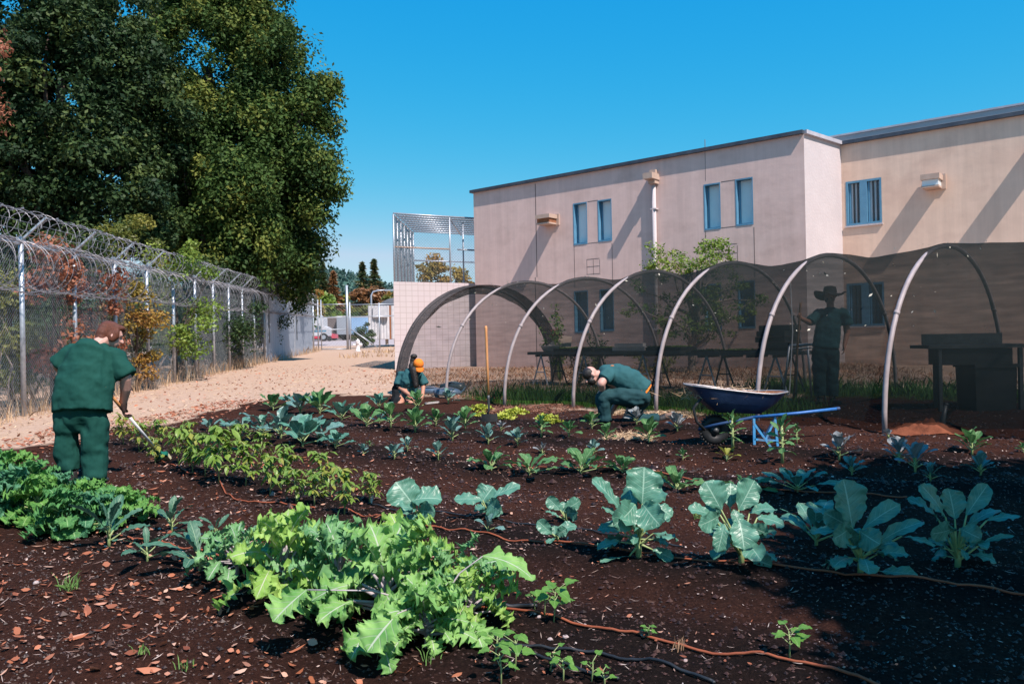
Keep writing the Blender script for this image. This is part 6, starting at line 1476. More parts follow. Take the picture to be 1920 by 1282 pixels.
# ================================================================== PEOPLE
M['scrub'] = mat('teal green scrubs cotton', [(.007, .050, .040), (.011, .066, .052)], 5, .85, .9, 7, spec=.15, stretch=(1, 1, .4))
M['scrub2'] = mat('faded teal scrubs cotton', [(.022, .085, .095), (.034, .11, .12)], 5, .85, .9, 7, spec=.15, stretch=(1, 1, .4))
M['denim'] = mat('dark teal trousers cotton', [(.013, .046, .054), (.022, .064, .072)], 5, .85, .9, 7, spec=.15, stretch=(1, 1, .4))
M['blackcl'] = mat('black cloth', [(.010, .011, .013), (.02, .022, .024)], 5, .9, .2, 200, spec=.1)
M['skin'] = mat('skin', [(.42, .19, .125), (.50, .245, .17)], 8, .55, .1, 120, spec=.3)
M['skinp'] = mat('fair skin', [(.50, .27, .22), (.60, .34, .28)], 10, .5, .1, 120, spec=.35)
M['hairr'] = mat('auburn hair', [(.07, .020, .011), (.15, .045, .022)], 30, .5, .5, 90, spec=.4, stretch=(4, 4, .6))
M['hairb'] = mat('dark hair', [(.010, .008, .008), (.03, .024, .022)], 30, .45, .5, 90, spec=.4)
M['orange'] = mat('orange cloth', [(.72, .17, .02), (.85, .24, .035)], 8, .8, .2, 200, spec=.15)
M['hat'] = mat('dark brown felt', [(.028, .022, .020), (.05, .04, .036)], 8, .9, .2, 150, spec=.1)
M['shoe'] = mat('dark leather', [(.018, .017, .018), (.04, .038, .038)], 9, .5, .2, 60, spec=.4)
M['shoeb'] = mat('brown leather', [(.16, .10, .075), (.24, .15, .12)], 9, .7, .2, 60)
M['eye'] = mat('eye', [(.03, .02, .015)], 5, .2, 0)
M['glove'] = mat('dark work glove', [(.02, .012, .010), (.05, .028, .024)], 20, .9, .3, 120)
_tex = bpy.data.textures.new('wrinkles', 'CLOUDS'); _tex.noise_scale = .13; _tex.noise_depth = 2
_texf = bpy.data.textures.new('folds', 'MARBLE'); _texf.noise_scale = .22; _texf.noise_depth = 1; _texf.turbulence = 9; _texf.marble_type = 'SOFT'
def fused(mb, name, m, parent, voxel=.012, it=5, wrinkle=0.0, fold=0.0):
    o = mb.build(name, m, parent, True)
    r = o.modifiers.new('fuse', 'REMESH'); r.mode = 'VOXEL'; r.voxel_size = voxel; r.use_smooth_shade = True
    s_ = o.modifiers.new('soften', 'SMOOTH'); s_.factor = .5; s_.iterations = it
    if wrinkle:
        d = o.modifiers.new('wrinkle', 'DISPLACE'); d.texture = _tex; d.strength = wrinkle; d.mid_level = .5; d.texture_coords = 'LOCAL'
    if fold:
        d = o.modifiers.new('fold', 'DISPLACE'); d.texture = _texf; d.strength = fold; d.mid_level = .5; d.texture_coords = 'LOCAL'
    return o
def basis(fwd, up):
    f = Vector(fwd).normalized(); u = Vector(up); u = (u-f*u.dot(f)).normalized(); r = f.cross(u)
    return Matrix((r, f, u)).transposed()
def head(mb, c, fwd, up=(0, 0, 1), s=1.0):
    Bm = basis(fwd, up); c = Vector(c); q = lambda x, y, z: c+Bm @ Vector((x, y, z))*s
    mb.ell(q(0, -.008, .025), (.076*s, .098*s, .095*s), Bm); mb.ell(q(0, .022, -.045), (.060*s, .070*s, .075*s), Bm)
    mb.ell(q(0, .055, -.092), (.030*s, .026*s, .022*s), Bm); mb.caps(q(0, .086, .01), q(0, .112, -.028), .010*s, .016*s, sides=8)
    mb.ell(q(0, .086, -.062), (.026*s, .012*s, .011*s), Bm); mb.ell(q(0, .078, .026), (.055*s, .016*s, .012*s), Bm)
    for sg in (-1, 1): mb.ell(q(sg*.079, -.005, -.012), (.012*s, .022*s, .034*s), Bm)
    return q
def eyes(q, parent, s=1.0):
    mb = MB()
    for sg in (-1, 1): mb.ell(q(sg*.032, .085, .004), (.013*s, .010*s, .009*s))
    mb.build('eyes', M['eye'], parent)
def hand(mb, wrist, tip_dir, palm_n, s=1.0, curl=.6, thumb=1):
    """palm with five separate bent fingers"""
    f = Vector(tip_dir).normalized(); n = Vector(palm_n); n = (n-f*n.dot(f)).normalized(); r = f.cross(n); w = Vector(wrist)
    pc = w+f*.05*s; mb.ell(pc, (.042*s, .052*s, .017*s), Matrix((r, f, n)).transposed())
    mb.caps(w-f*.02*s, w+f*.03*s, .026*s, .030*s, sides=8)
    for i, (x, l) in enumerate(((-.031, .062), (-.011, .076), (.010, .072), (.030, .056))):
        a = w+f*.088*s+r*x*s; d = f.copy()
        for seg in range(3):
            d = (d*math.cos(curl*.75)+n*math.sin(curl*.75)).normalized() if True else d
            k = l*s*(.45, .32, .25)[seg]; b = a+d*k; mb.caps(a, b, (.0105-.0012*seg)*s, (.0098-.0014*seg)*s, sides=7); a = b
            n2 = (n-d*n.dot(d)); n = n2.normalized() if n2.length > .1 else n
        n = Vector(palm_n); n = (n-f*n.dot(f)).normalized()
    a = w+f*.03*s+r*thumb*.035*s; d = (f*.6+r*thumb*.75+n*.35).normalized(); b = a+d*.034*s; mb.caps(a, b, .0135*s, .012*s, sides=7); d2 = (f*.85+n*.5+r*thumb*.1).normalized(); mb.caps(b, b+d2*.030*s, .0115*s, .010*s, sides=7)
def shoe(p, d, parent, m='shoe', L=.27, name='shoe'):
    d = Vector(d); d.z = d.z*1.0; d.normalize(); mb = MB(); p = Vector(p)
    mb.ell(p+Vector((0, 0, .045)), (.05, .055, .055)); mb.caps(p+Vector((0, 0, .035)), p+d*L*.62+Vector((0, 0, .028)), .048, .042); mb.ell(p+d*L*.62+Vector((0, 0, .03)), (.05, .055, .034)); mb.caps(p+Vector((0, 0, .04)), p+Vector((0, 0, .13)), .048, .05)
    fused(mb, name, M[m], parent, .01, 3)

# ---------------- gardener with the long tool, seen from behind
def person_hoe():
    Y = 8.15; J = lambda x, y, d=0: at(x, y, Y+d)
    base = J(152, 897); base.z = gz(base.x, base.y)
    t = thing('person', base, 'heavy-set person in green scrubs bending to weed peppers, seen from behind', 'person')
    # skin: one continuous body
    mb = MB(); hf = Vector((.72, .55, -.38)); hc = J(209, 629, .30)
    q = head(mb, hc, hf, (0, .2, 1), 1.12)
    mb.caps(J(178, 652, .16), hc-hf*.02, .075, .066); mb.caps(J(153, 762), J(168, 690, .1), .11, .14); mb.caps(J(168, 690, .1), J(176, 655, .16), .14, .10)
    mb.caps(J(130, 662, .12), J(222, 674, .16), .065, .065)
    # arms
    mb.caps(J(128, 663, .12), J(106, 683, .07), .06, .055); mb.caps(J(106, 683, .07), J(128, 706, .38), .056, .036); hand(mb, J(130, 707, .40), (.35, .5, -.2), (.4, -.1, -.8), 1, .9, 1)
    mb.caps(J(222, 674, .16), J(236, 708, .15), .062, .058); mb.caps(J(236, 708, .15), J(236, 728, .2), .060, .056); mb.caps(J(236, 728, .2), J(231, 757, .27), .056, .037)
    hand(mb, J(231, 757, .27), (.05, .1, -1), (.6, .3, -.2), 1, .9, -1)
    for hx, kx, ax in (((130, 780, 0), (125, 838, 0), (138, 886, 0)), ((178, 784, 0), (172, 846, -.02), (173, 900, -.05))):
        mb.caps(J(*hx), J(*kx), .085, .07); mb.caps(J(*kx), J(*ax), .07, .05)
    fused(mb, 'body', M['skinp'], t, .009, 2)
    # hair
    mb = MB(); Bm = basis(hf, (0, .2, 1)); mb.ell(hc+Bm @ Vector((0, -.032, .05)), (.095, .112, .098), Bm); mb.ell(hc+Bm @ Vector((0, -.085, -.005)), (.082, .06, .085), Bm); mb.ell(hc+Bm @ Vector((0, .06, .10)), (.07, .06, .04), Bm)
    mb.ell(hc+Bm @ Vector((-.072, .005, -.005)), (.035, .055, .085), Bm); mb.ell(hc+Bm @ Vector((.072, .005, -.005)), (.035, .055, .085), Bm); mb.ell(hc+Bm @ Vector((0, -.08, -.07)), (.08, .055, .07), Bm)
    fused(mb, 'hair', M['hairr'], t, .012, 3, .02, .012)
    # shirt: back slab, shoulders, short sleeves
    mb = MB()
    mb.caps(J(156, 773, -.01), J(160, 715, .05), .300, .287, (True, False), 18, sq=((.0, 1, 0), .74)); mb.caps(J(160, 715, .05), J(170, 678, .12), .285, .25, sides=16, sq=((.1, .9, .3), .66)); mb.caps(J(140, 668, .12), J(208, 670, .17), .125, .125, sides=14)
    mb.caps(J(166, 656, .15), J(190, 653, .19), .085, .085)
    mb.caps(J(136, 662, .12), J(110, 685, .10), .11, .105, (False, True), 14); mb.caps(J(214, 672, .16), J(237, 706, .16), .115, .108, (False, True), 14)
    fused(mb, 'shirt', M['scrub'], t, .012, 2, .03, .022)
    mb = MB()
    mb.ell(J(153, 783), (.20, .135, .10)); mb.caps(J(153, 752), J(153, 770), .232, .236, sides=16, sq=((0, 1, 0), .68))
    for (a, b_, c, r0) in (((127, 776, 0), (125, 838, .0), (130, 882, 0), .126), ((178, 781, 0), (178, 845, -.02), (176, 897, -.05), .126)):
        mb.caps(J(*a), J(*b_), r0, .120, sides=14); mb.caps(J(*b_), J(*c), .120, .116, (False, True), 14)
    fused(mb, 'trousers', M['scrub'], t, .012, 2, .025, .024)
    shoe(Vector((J(138, 886).x, J(138, 886).y-.02, gz(J(138, 886).x, Y))), (-.15, .9, 0), t); shoe(Vector((J(174, 900, -.05).x, Y-.07, gz(J(174, 900).x, Y-.05))), (.25, .9, 0), t)
    mb = MB(); g = J(231, 757, .27); mb.caps(g-Vector((0, 0, -.02)), g-Vector((0, 0, .03)), .044, .042); hand(mb, g-Vector((0, 0, .005)), (.05, .1, -1), (.6, .3, -.2), 1.22, 1.0, -1); fused(mb, 'glove', M['glove'], t, .009, 2)
    # the tool is held: a thing of its own
    hd = gnd(303, 866); nk = at(296, 846, hd.y); hb = J(231, 768, .31); tp = hb+(hb-nk)*.48
    tl = thing('garden_scraper', hd, 'white-handled weeding tool with green socket and yellowish blade held over the peppers', 'garden tool')
    mb = MB(); mb.tube([tp, hb, hb.lerp(nk, .15)], .017, 10); mb.build('grip_tube', M['wood'], tl, True)
    mb = MB(); mb.tube([hb.lerp(nk, .12), nk], .016, 10); mb.build('handle', M['white'], tl, True)
    d = (nk-hb).normalized(); mb = MB(); mb.tube([nk-d*.05, nk+d*.03, nk+d*.09], [.02, .026, .05], 10); rt = Matrix((Vector((.93, -.1, .25)).normalized(), d, Vector((.93, -.1, .25)).cross(d).normalized())).transposed(); mb.box(nk+d*.10, (.16, .05, .05), rt); mb.build('socket', mat('green plastic', [(.01, .13, .09), (.02, .17, .12)], 5, .4, 0), tl)
    mb = MB(); mb.box(nk+d*.165, (.16, .09, .045), rt); 
    for i in range(14):
        for k in (-1, 1): mb.box(nk+d*.215+rt @ Vector((-.073+.0112*i, 0, .012*k)), (.008, .05, .014), rt)
    mb.build('brush_block', mat('cream bristles', [(.62, .52, .24), (.75, .70, .52)], 20, .8, .2), tl)
person_hoe()

# ---------------- kneeling gardener in an orange cap
def person_cap():
    Y = 16.3; J = lambda x, y, d=0: at(x, y, Y+d)
    base = J(762, 762); base.z = gz(base.x, base.y)
    t = thing('person', base, 'kneeling person in orange cap and teal shirt reaching into the plants at the tunnel entrance', 'person')
    mb = MB(); hf = Vector((.30, -.72, -.62)); hc = J(784, 686, -.16); q = head(mb, hc, hf, (.1, -.3, 1), 1.05)
    mb.caps(J(774, 698, -.02), hc, .06, .058); mb.caps(J(757, 745), J(768, 712, -.04), .15, .15); mb.caps(J(752, 703, 0), J(788, 704, -.06), .06, .06)
    mb.caps(J(750, 704, 0), J(749, 726, -.06), .052, .05); mb.caps(J(749, 726, -.06), J(771, 742, -.32), .052, .034); hand(mb, J(771, 742, -.32), (.6, -.5, -.45), (.2, .2, -1), 1, .7, 1)
    mb.caps(J(790, 704, -.05), J(794, 722, -.08), .05, .048); mb.caps(J(794, 722, -.08), J(792, 744, -.24), .048, .034); hand(mb, J(792, 744, -.24), (-.25, -.4, -.8), (-.6, .2, -.3), 1, .7, -1)
    mb.caps(J(752, 745), J(750, 757, -.3), .10, .08); mb.caps(J(764, 746), J(772, 758, -.35), .10, .08)
    fused(mb, 'body', M['skin'], t, .01, 2)
    Bm = basis(hf, (.1, -.3, 1)); c2 = hc+Bm @ Vector((0, -.01, .035))
    mb = MB(); mb.ell(hc+Bm @ Vector((0, -.04, .02)), (.086, .085, .10), Bm); mb.ell(J(776, 668, -.06), (.075, .06, .055)); mb.caps(J(774, 674, -.05), J(773, 700, -.02), .06, .05); mb.caps(J(776, 694, -.24), J(780, 723, -.28), .085, .05); mb.caps(J(772, 686, -.1), J(777, 706, -.2), .07, .07)
    fused(mb, 'hair', M['hairb'], t, .012, 2, .012)
    mb = MB(); mb.ell(c2+Bm @ Vector((0, .012, .025)), (.108, .118, .105), Bm)
    fused(mb, 'cap', M['orange'], t, .01, 3)
    cp = [x for x in t.children if x.name.startswith('cap')][0]
    mb = MB(); V = []; n = 14
    for k, (r_, z) in enumerate(((.8, 0), (1.0, -.022))):
        for i in range(n+1):
            a = math.pi*(i/n); V.append(c2+Bm @ Vector((math.cos(a)*.098, .075+math.sin(a)*(.05 if k == 0 else .145), .0-.03*k*(1+.3*math.cos(a)**2)+.012*math.sin(a))))
    k0 = len(V); V += [v-Bm @ Vector((0, 0, .006)) for v in V]
    mb.add(V, [(i, i+1, n+2+i, n+1+i) for i in range(n)]+[(k0+i, k0+n+1+i, k0+n+2+i, k0+i+1) for i in range(n)]+[(n+1+i, n+2+i, k0+n+2+i, k0+n+1+i) for i in range(n)]); mb.build('brim', M['orange'], cp, True)
    mb = MB(); mb.caps(J(759, 748), J(767, 715, -.03), .20, .215, (True, False), 14, sq=((.1, 1, 0), .8)); mb.caps(J(767, 715, -.03), J(771, 704, -.04), .21, .16); mb.caps(J(754, 704, 0), J(786, 706, -.05), .095, .095)
    mb.caps(J(752, 704, 0), J(747, 722, -.05), .095, .10, (False, True), 12); mb.caps(J(788, 705, -.05), J(796, 721, -.07), .085, .088, (False, True), 12)
    fused(mb, 'shirt', M['scrub2'], t, .014, 3, .045, .02)
    mb = MB(); mb.caps(J(747, 715, -.03), J(748, 728, -.06), .075, .072, (False, True)); mb.caps(J(752, 752, .05), J(745, 757, -.25), .18, .13); mb.caps(J(764, 752, .05), J(774, 760, -.3), .17, .12); mb.caps(J(745, 730, .02), J(750, 750, 0), .12, .2); mb.caps(J(742, 762, -.2), J(744, 764, .3), .10, .09)
    fused(mb, 'trousers', M['blackcl'], t, .014, 3, .04, .015)
    a = J(742, 764, .35); shoe(Vector((a.x, a.y, gz(a.x, a.y))), (.1, .5, 0), t)
person_cap()

# ---------------- crouching man with an orange undershirt
def person_crouch():
    Y = 11.75; J = lambda x, y, d=0: at(x, y, Y+d)
    base = J(1165, 795); base.z = gz(base.x, base.y)
    t = thing('person', base, 'man in teal scrubs down on one knee, back arched, orange undershirt showing', 'person')
    mb = MB(); hf = Vector((-.72, -.25, -.62)); hc = J(1108, 703, -.06); q = head(mb, hc, hf, (-.6, 0, .75), 1.06)
    mb.caps(J(1133, 703), hc, .078, .068); mb.caps(J(1196, 738), J(1160, 712), .15, .16); mb.caps(J(1160, 712), J(1135, 703), .16, .12)
    mb.caps(J(1138, 703, -.16), J(1138, 703, .16), .07, .07)
    mb.caps(J(1138, 703, -.17), J(1127, 719, -.26), .066, .062); mb.caps(J(1127, 719, -.26), J(1133, 745, -.02), .06, .036); hand(mb, J(1133, 745, -.02), (.1, .2, -1), (-.8, .2, -.1), 1, .6, -1)
    mb.caps(J(1140, 706, .17), J(1158, 752, .18), .058, .05); mb.caps(J(1158, 752, .18), J(1143, 778, .10), .048, .034); hand(mb, J(1143, 778, .10), (-.5, -.2, -.7), (-.3, .2, -1), 1, .6, 1)
    mb.caps(J(1195, 742, -.1), J(1130, 740, -.12), .12, .085); mb.caps(J(1130, 740, -.12), J(1134, 786, -.1), .085, .05); mb.caps(J(1198, 746, .1), J(1178, 784, .08), .12, .085); mb.caps(J(1178, 784, .08), J(1232, 787, .1), .07, .05)
    fused(mb, 'body', M['skinp'], t, .01, 2)
    Bm = basis(hf, (-.6, 0, .75)); mb = MB(); mb.ell(hc+Bm @ Vector((0, .012, .040)), (.088, .100, .092), Bm); mb.ell(hc+Bm @ Vector((0, .055, -.07)), (.072, .066, .066), Bm); fused(mb, 'hair', M['hairb'], t, .011, 2, .008)
    mb = MB(); mb.caps(J(1206, 733), J(1182, 715), .185, .195, (True, False), 16, sq=((0, 1, 0), .98)); mb.caps(J(1182, 715), J(1158, 706), .20, .19, sides=14); mb.caps(J(1158, 706), J(1137, 702), .19, .145, sides=14); mb.caps(J(1138, 702, -.16), J(1138, 702, .16), .105, .105); mb.caps(J(1136, 704, .17), J(1146, 722, .2), .1, .09, (False, True)); mb.caps(J(1139, 702, -.16), J(1131, 712, -.23), .108, .1, (False, True), 14); mb.caps(J(1165, 715), J(1180, 724), .16, .16)
    fused(mb, 'shirt', M['scrub2'], t, .012, 3, .02, .02)
    mb = MB(); mb.caps(J(1197, 731), J(1207, 739), .184, .186, (True, True), 18); fused(mb, 'undershirt', M['orange'], t, .011, 2, .01)
    mb = MB(); mb.ell(J(1198, 744), (.165, .19, .15)); mb.caps(J(1196, 746, -.1), J(1132, 742, -.13), .155, .115, sides=14); mb.caps(J(1131, 743, -.13), J(1135, 788, -.1), .115, .098, (False, True), 14); mb.caps(J(1199, 750, .1), J(1180, 785, .08), .15, .11, sides=14); mb.caps(J(1180, 785, .08), J(1233, 787, .1), .10, .085, (False, True), 14)
    fused(mb, 'trousers', M['denim'], t, .012, 2, .025, .025)
    a = J(1136, 791, -.1); shoe(Vector((a.x, a.y, gz(a.x, a.y))), (-1, -.1, 0), t); 
    mb = MB(); a = J(1238, 786, .1); mb.caps(a, a+Vector((.1, 0, .03)), .058, .06); mb.caps(a+Vector((.1, 0, .03)), a+Vector((.1, 0, -.08)), .05, .04); fused(mb, 'shoe', M['shoe'], t, .011, 2)
    mb = MB(); mb.caps(J(1250, 781, .08), J(1258, 777, .08), .045, .04); mb.caps(J(1252, 779, .08), J(1254, 786, .1), .04, .035); fused(mb, 'sole', M['shoeb'], t, .011, 2)
    mb = MB(); a = J(1148, 685.5, -.08); mb.ell(a, (.028, .012, .008)); mb.build('shirt_print', M['orange'], t)
person_crouch()

# ---------------- standing man with a wide hat
def person_hat():
    Y = 13.3; J = lambda x, y, d=0: at(x, y, Y+d)
    base = J(1550, 754); base.z = gz(base.x, base.y)
    t = thing('person', base, 'standing man in wide-brimmed hat and dark scrubs inside the tunnel holding a pole', 'person')
    mb = MB(); hf = Vector((.18, -.95, -.22)); hc = J(1556, 557, -.02); q = head(mb, hc, hf, (0, 0, 1), 1.05)
    mb.caps(J(1557, 582), hc-Vector((0, 0, .05)), .062, .060); mb.caps(J(1549, 655), J(1554, 610), .10, .10); mb.caps(J(1554, 610), J(1556, 588), .10, .09); mb.caps(J(1532, 587), J(1582, 585), .066, .066)
    mb.caps(J(1531, 588), J(1518, 605, -.08), .055, .05); mb.caps(J(1518, 605, -.08), J(1502, 597, -.24), .048, .032); hand(mb, J(1502, 597, -.24), (-.6, -.3, .5), (.4, -.8, .1), 1, 1.0, 1)
    mb.caps(J(1584, 587), J(1588, 625, .02), .056, .05); mb.caps(J(1588, 625, .02), J(1583, 648, -.05), .048, .033); hand(mb, J(1583, 648, -.05), (-.1, -.15, -1), (-.8, .2, 0), 1, .5, 1)
    for a, b_, c in (((1538, 660), (1536, 702), (1537, 744)), ((1561, 660), (1559, 703), (1560, 744))): mb.caps(J(*a), J(*b_), .10, .07); mb.caps(J(*b_), J(*c), .07, .05)
    fused(mb, 'body', M['skin'], t, .01, 2); eyes(q, t)
    mb = MB(); mb.ell(hc+Vector((0, .02, -.02)), (.088, .09, .09)); fused(mb, 'hair', M['hairb'], t, .012, 2)
    # hat: crown with a dent, curved brim
    mb = MB(); c = hc+Vector((.0, .005, .055)); V = []; sd = 32; rt = Matrix.Rotation(R(7), 3, 'Y') @ Matrix.Rotation(R(-6), 3, 'X')
    prof_ = [(.255, .0), (.20, .0), (.125, .0), (.108, .02), (.104, .08), (.092, .115), (.05, .128), (.0, .118)]
    for r_, z in prof_:
        for j in range(sd):
            a = 2*math.pi*j/sd; k = max(0, (r_-.12)/.13); lift = k*k*(.085*math.cos(a)**2*(1 if math.cos(a) > 0 else .55) - .045*math.sin(a)**2-.02)+.006*math.sin(a*5)*k
            V.append(c+rt @ Vector((r_*math.cos(a)*.98, r_*math.sin(a)*1.05, z+lift)))
    k0 = len(V); V += [v-Vector((0, 0, .008)) for v in V]; n = len(prof_)
    mb.add(V, [(i*sd+j, i*sd+(j+1) % sd, (i+1)*sd+(j+1) % sd, (i+1)*sd+j) for i in range(n-1) for j in range(sd)]+[(k0+i*sd+j, k0+(i+1)*sd+j, k0+(i+1)*sd+(j+1) % sd, k0+i*sd+(j+1) % sd) for i in range(n-1) for j in range(sd)]+[(j, k0+j, k0+(j+1) % sd, (j+1) % sd) for j in range(sd)])
    hat = mb.build('hat', M['hat'], t, True)
    mb = MB(); mb.caps(J(1549, 652), J(1553, 615), .225, .215, (True, False), 16, sq=((0, 1, 0), .72)); mb.caps(J(1553, 615), J(1556, 592), .215, .17, sides=14, sq=((0, 1, 0), .75)); mb.caps(J(1535, 588), J(1579, 587), .09, .09); mb.caps(J(1549, 586), J(1565, 585), .085, .085)
    mb.caps(J(1533, 588), J(1519, 604, -.07), .092, .085, (False, True), 14); mb.caps(J(1582, 588), J(1588, 609, .01), .09, .095, (False, True), 14)
    fused(mb, 'shirt', M['scrub2'], t, .012, 2, .025, .02)
    mb = MB(); mb.ell(J(1549, 660), (.195, .14, .16))
    for a, b_, c in (((1537, 660), (1536, 702), (1537, 742)), ((1561, 660), (1559, 703), (1560, 742))): mb.caps(J(*a), J(*b_), .125, .105, sides=14); mb.caps(J(*b_), J(*c), .105, .10, (False, True), 14)
    fused(mb, 'trousers', M['denim'], t, .012, 2, .025, .02)
    for px, dx in ((1537, -.3), (1561, .25)): a = J(px, 750); shoe(Vector((a.x, a.y, gz(a.x, a.y))), (dx, -1, 0), t)
    b = J(1487, 735, -.26); b.z = gz(b.x, b.y); pl = thing('tool_pole', b, 'brown wooden tool pole gripped upright by the man in the hat', 'garden tool'); tp = J(1501, 567, -.28); 
    mb = MB(); mb.tube([tp, tp.lerp(b, .02), b+Vector((0, 0, .08))], [.016, .019, .019], 10); mb.build('handle', M['woodbr'], pl, True); mb = MB(); mb.tube([b+Vector((0, 0, .1)), b-Vector((0, 0, .03))], .024, 10); mb.build('ferrule', M['dkmetal'], pl)
person_hat()
# ================================================================== LITTER, STRAW, GRASS
def on_ground(x, y): return ground_z(x, y)
def flat_bits(name, x, y, ln, wd, lift, matl, label_kind='stuff', curl=.25, rng=RNG, mid=True, tilt=.25):
    n = len(x); z = on_ground(x, y)+lift
    a = rng.uniform(0, 2*math.pi, n); d = np.stack([np.cos(a), np.sin(a), rng.normal(size=n)*tilt], 1); d /= np.linalg.norm(d, axis=1)[:, None]
    s = np.stack([-np.sin(a), np.cos(a), rng.normal(size=n)*tilt*1.3], 1); s /= np.linalg.norm(s, axis=1)[:, None]
    c = np.stack([x, y, z], 1); L = ln[:, None]; W_ = wd[:, None]; up = np.zeros_like(c); up[:, 2] = 1
    V = np.stack([c-d*L*.5+up*L*curl*.5, c-d*L*.12-s*W_*.5, c+d*L*.22-s*W_*.42, c+d*L*.5+up*L*curl*.35, c+d*L*.22+s*W_*.42+up*W_*.3, c-d*L*.12+s*W_*.5+up*W_*.3], 1)
    o = cloud(name, V, matl, None, rng.uniform(0, 1, n), 6); tag(o, kind='stuff'); return o
L_dry = leafmat('dry fallen leaves', (.17, .05, .024), (.46, .16, .08), trans=.15, third=(.62, .42, .32))
L_chip = leafmat('pale chips', (.16, .09, .07), (.34, .23, .19), trans=.0, third=(.60, .50, .45))
L_soil = leafmat('soil crumbs', (.016, .009, .008), (.045, .020, .015), trans=.0, third=(.065, .03, .022))
rng = np.random.default_rng(21)
# leaf litter: dense near the camera on the tree side, along the path edge, thin elsewhere
def scatter(n, x0, x1, y0, y1, dens):
    x = rng.uniform(x0, x1, n*3); y = rng.uniform(y0, y1, n*3); p = dens(x, y); k = rng.uniform(0, 1, n*3) < p; return x[k][:n], y[k][:n]
def d1(x, y):
    c = .9*np.clip((-.2-x)/1.6, 0, 1)*np.clip((6.2-y)/2, 0, 1)*np.clip(fbm(x*2, y*2, 31)*1.6-.35, .1, 1)
    e = soilness(x, y); near_edge = np.clip(1-np.abs(soilness(x-.5, y+.5)-soilness(x+.5, y-.5)), 0, 1)
    return np.clip(c+.10*e, 0, 1)
x, y = scatter(10500, -4.5, 4.5, 2.6, 9.5, d1)
flat_bits('leaf_litter', x, y, rng.gamma(3, .0105, len(x))*np.clip(.85-.25*x, .45, 1.25), rng.gamma(4, .0038, len(x))*np.clip(.9-.2*x, .5, 1.2), .012, L_dry, rng=rng)
def d2(x, y):
    a = soilness(x, y); b_ = np.maximum(np.maximum(soilness(x+.7, y-.6), soilness(x, y-.9)), soilness(x+.9, y)); return np.where(a > .5, .35*(1-soilness(x-.5, y+.5)), .9*b_)
x, y = scatter(5200, -9, 0, 7, 17, d2)
flat_bits('leaf_litter', x, y, rng.uniform(.04, .10, len(x)), rng.uniform(.02, .04, len(x)), .012, L_dry, rng=rng)
x, y = scatter(1500, -11, 2, 10, 32, lambda x, y: (1-soilness(x, y))*.7)
flat_bits('leaf_litter', x, y, rng.uniform(.05, .12, len(x)), rng.uniform(.03, .05, len(x)), .012, L_dry, rng=rng)
# pale wood chips and stones in the soil
x, y = scatter(4200, -5, 8, 2.6, 13, lambda x, y: soilness(x, y)*np.clip(fbm(x*1.5, y*1.5, 41)*1.5-.2, .1, 1)*np.clip(1.2-y/14, .2, 1))
flat_bits('wood_chips', x, y, rng.uniform(.006, .026, len(x))*np.clip(y/5, .8, 1.8), rng.uniform(.004, .012, len(x))*np.clip(y/5, .8, 1.8), .007, L_chip, rng=rng)
# crumbs of soil: little octahedra
def clods(name, x, y, r, matl):
    n = len(x); z = on_ground(x, y)+r*.25; c = np.stack([x, y, z], 1); k = rng.uniform(.6, 1.3, (n, 6, 1))*r[:, None, None]
    dirs = np.array([[1, 0, 0], [0, 1, 0], [-1, 0, 0], [0, -1, 0], [0, 0, .8], [0, 0, -.8]]); P = c[:, None, :]+dirs[None]*k
    T = np.array([[0, 1, 4], [1, 2, 4], [2, 3, 4], [3, 0, 4]]); V = P[:, T].reshape(-1, 3, 3)
    o = cloud(name, V, matl, None, np.repeat(rng.uniform(0, 1, n), 4), 3); tag(o, kind='stuff')
x, y = scatter(26000, -3.6, 4.6, 2.6, 7.5, lambda x, y: soilness(x, y)*np.clip(1.5-y/6.5, .1, 1)); clods('soil_crumbs', x, y, rng.gamma(2.2, .0022, len(x))+.002, L_soil)
x, y = scatter(14000, -6, 8, 6.5, 14, lambda x, y: soilness(x, y)); clods('soil_crumbs', x, y, rng.gamma(2.2, .0042, len(x))+.004, L_soil)
# straw on the dry path
x, y = scatter(16000, -11, 6, 8, 34, lambda x, y: (1-soilness(x, y))*(1-grassness(x, y))*np.clip(1.25-y/30, .15, 1)*np.clip(fbm(x*1.2, y*1.2, 51)*2-.5, .05, 1))
flat_bits('dry_straw', x, y, rng.uniform(.05, .16, len(x)), rng.uniform(.006, .012, len(x)), .012, M['straw'], rng=rng, curl=.1)
# dry grass along the fence foot
def blades(name, x, y, h, wd, matl, lean=.35):
    n = len(x); z = on_ground(x, y)-.01; a = rng.uniform(0, 6.28, n); s = np.stack([np.cos(a), np.sin(a), np.zeros(n)], 1)*wd[:, None]; b_ = np.stack([x, y, z], 1); l = rng.normal(size=(n, 3))*lean*h[:, None]; l[:, 2] = 0
    up = np.zeros((n, 3)); up[:, 2] = h
    V = np.stack([b_-s, b_+s, b_+up*.6+l*.35+s*.6, b_+up+l, b_+up*.6+l*.35-s*.6], 1); o = cloud(name, V, matl, None, rng.uniform(0, 1, n), 5); tag(o, kind='stuff')
L_dg = leafmat('dry grass', (.34, .20, .12), (.52, .36, .22), trans=.2, third=(.62, .47, .32)); L_gg = leafmat('green grass', (.045, .14, .025), (.10, .25, .045), trans=.25, third=(.10, .15, .04))
t = rng.uniform(-6, 40, 6500); off = rng.uniform(-1.3, .35, 6500); x = F0.x+FDIR.x*t+FINN.x*off; y = F0.y+FDIR.y*t+FINN.y*off
blades('dry_grass', x, y, rng.uniform(.12, .55, len(x))*np.clip(1-off*.3, .5, 1.2), rng.uniform(.004, .008, len(x)), L_dg)
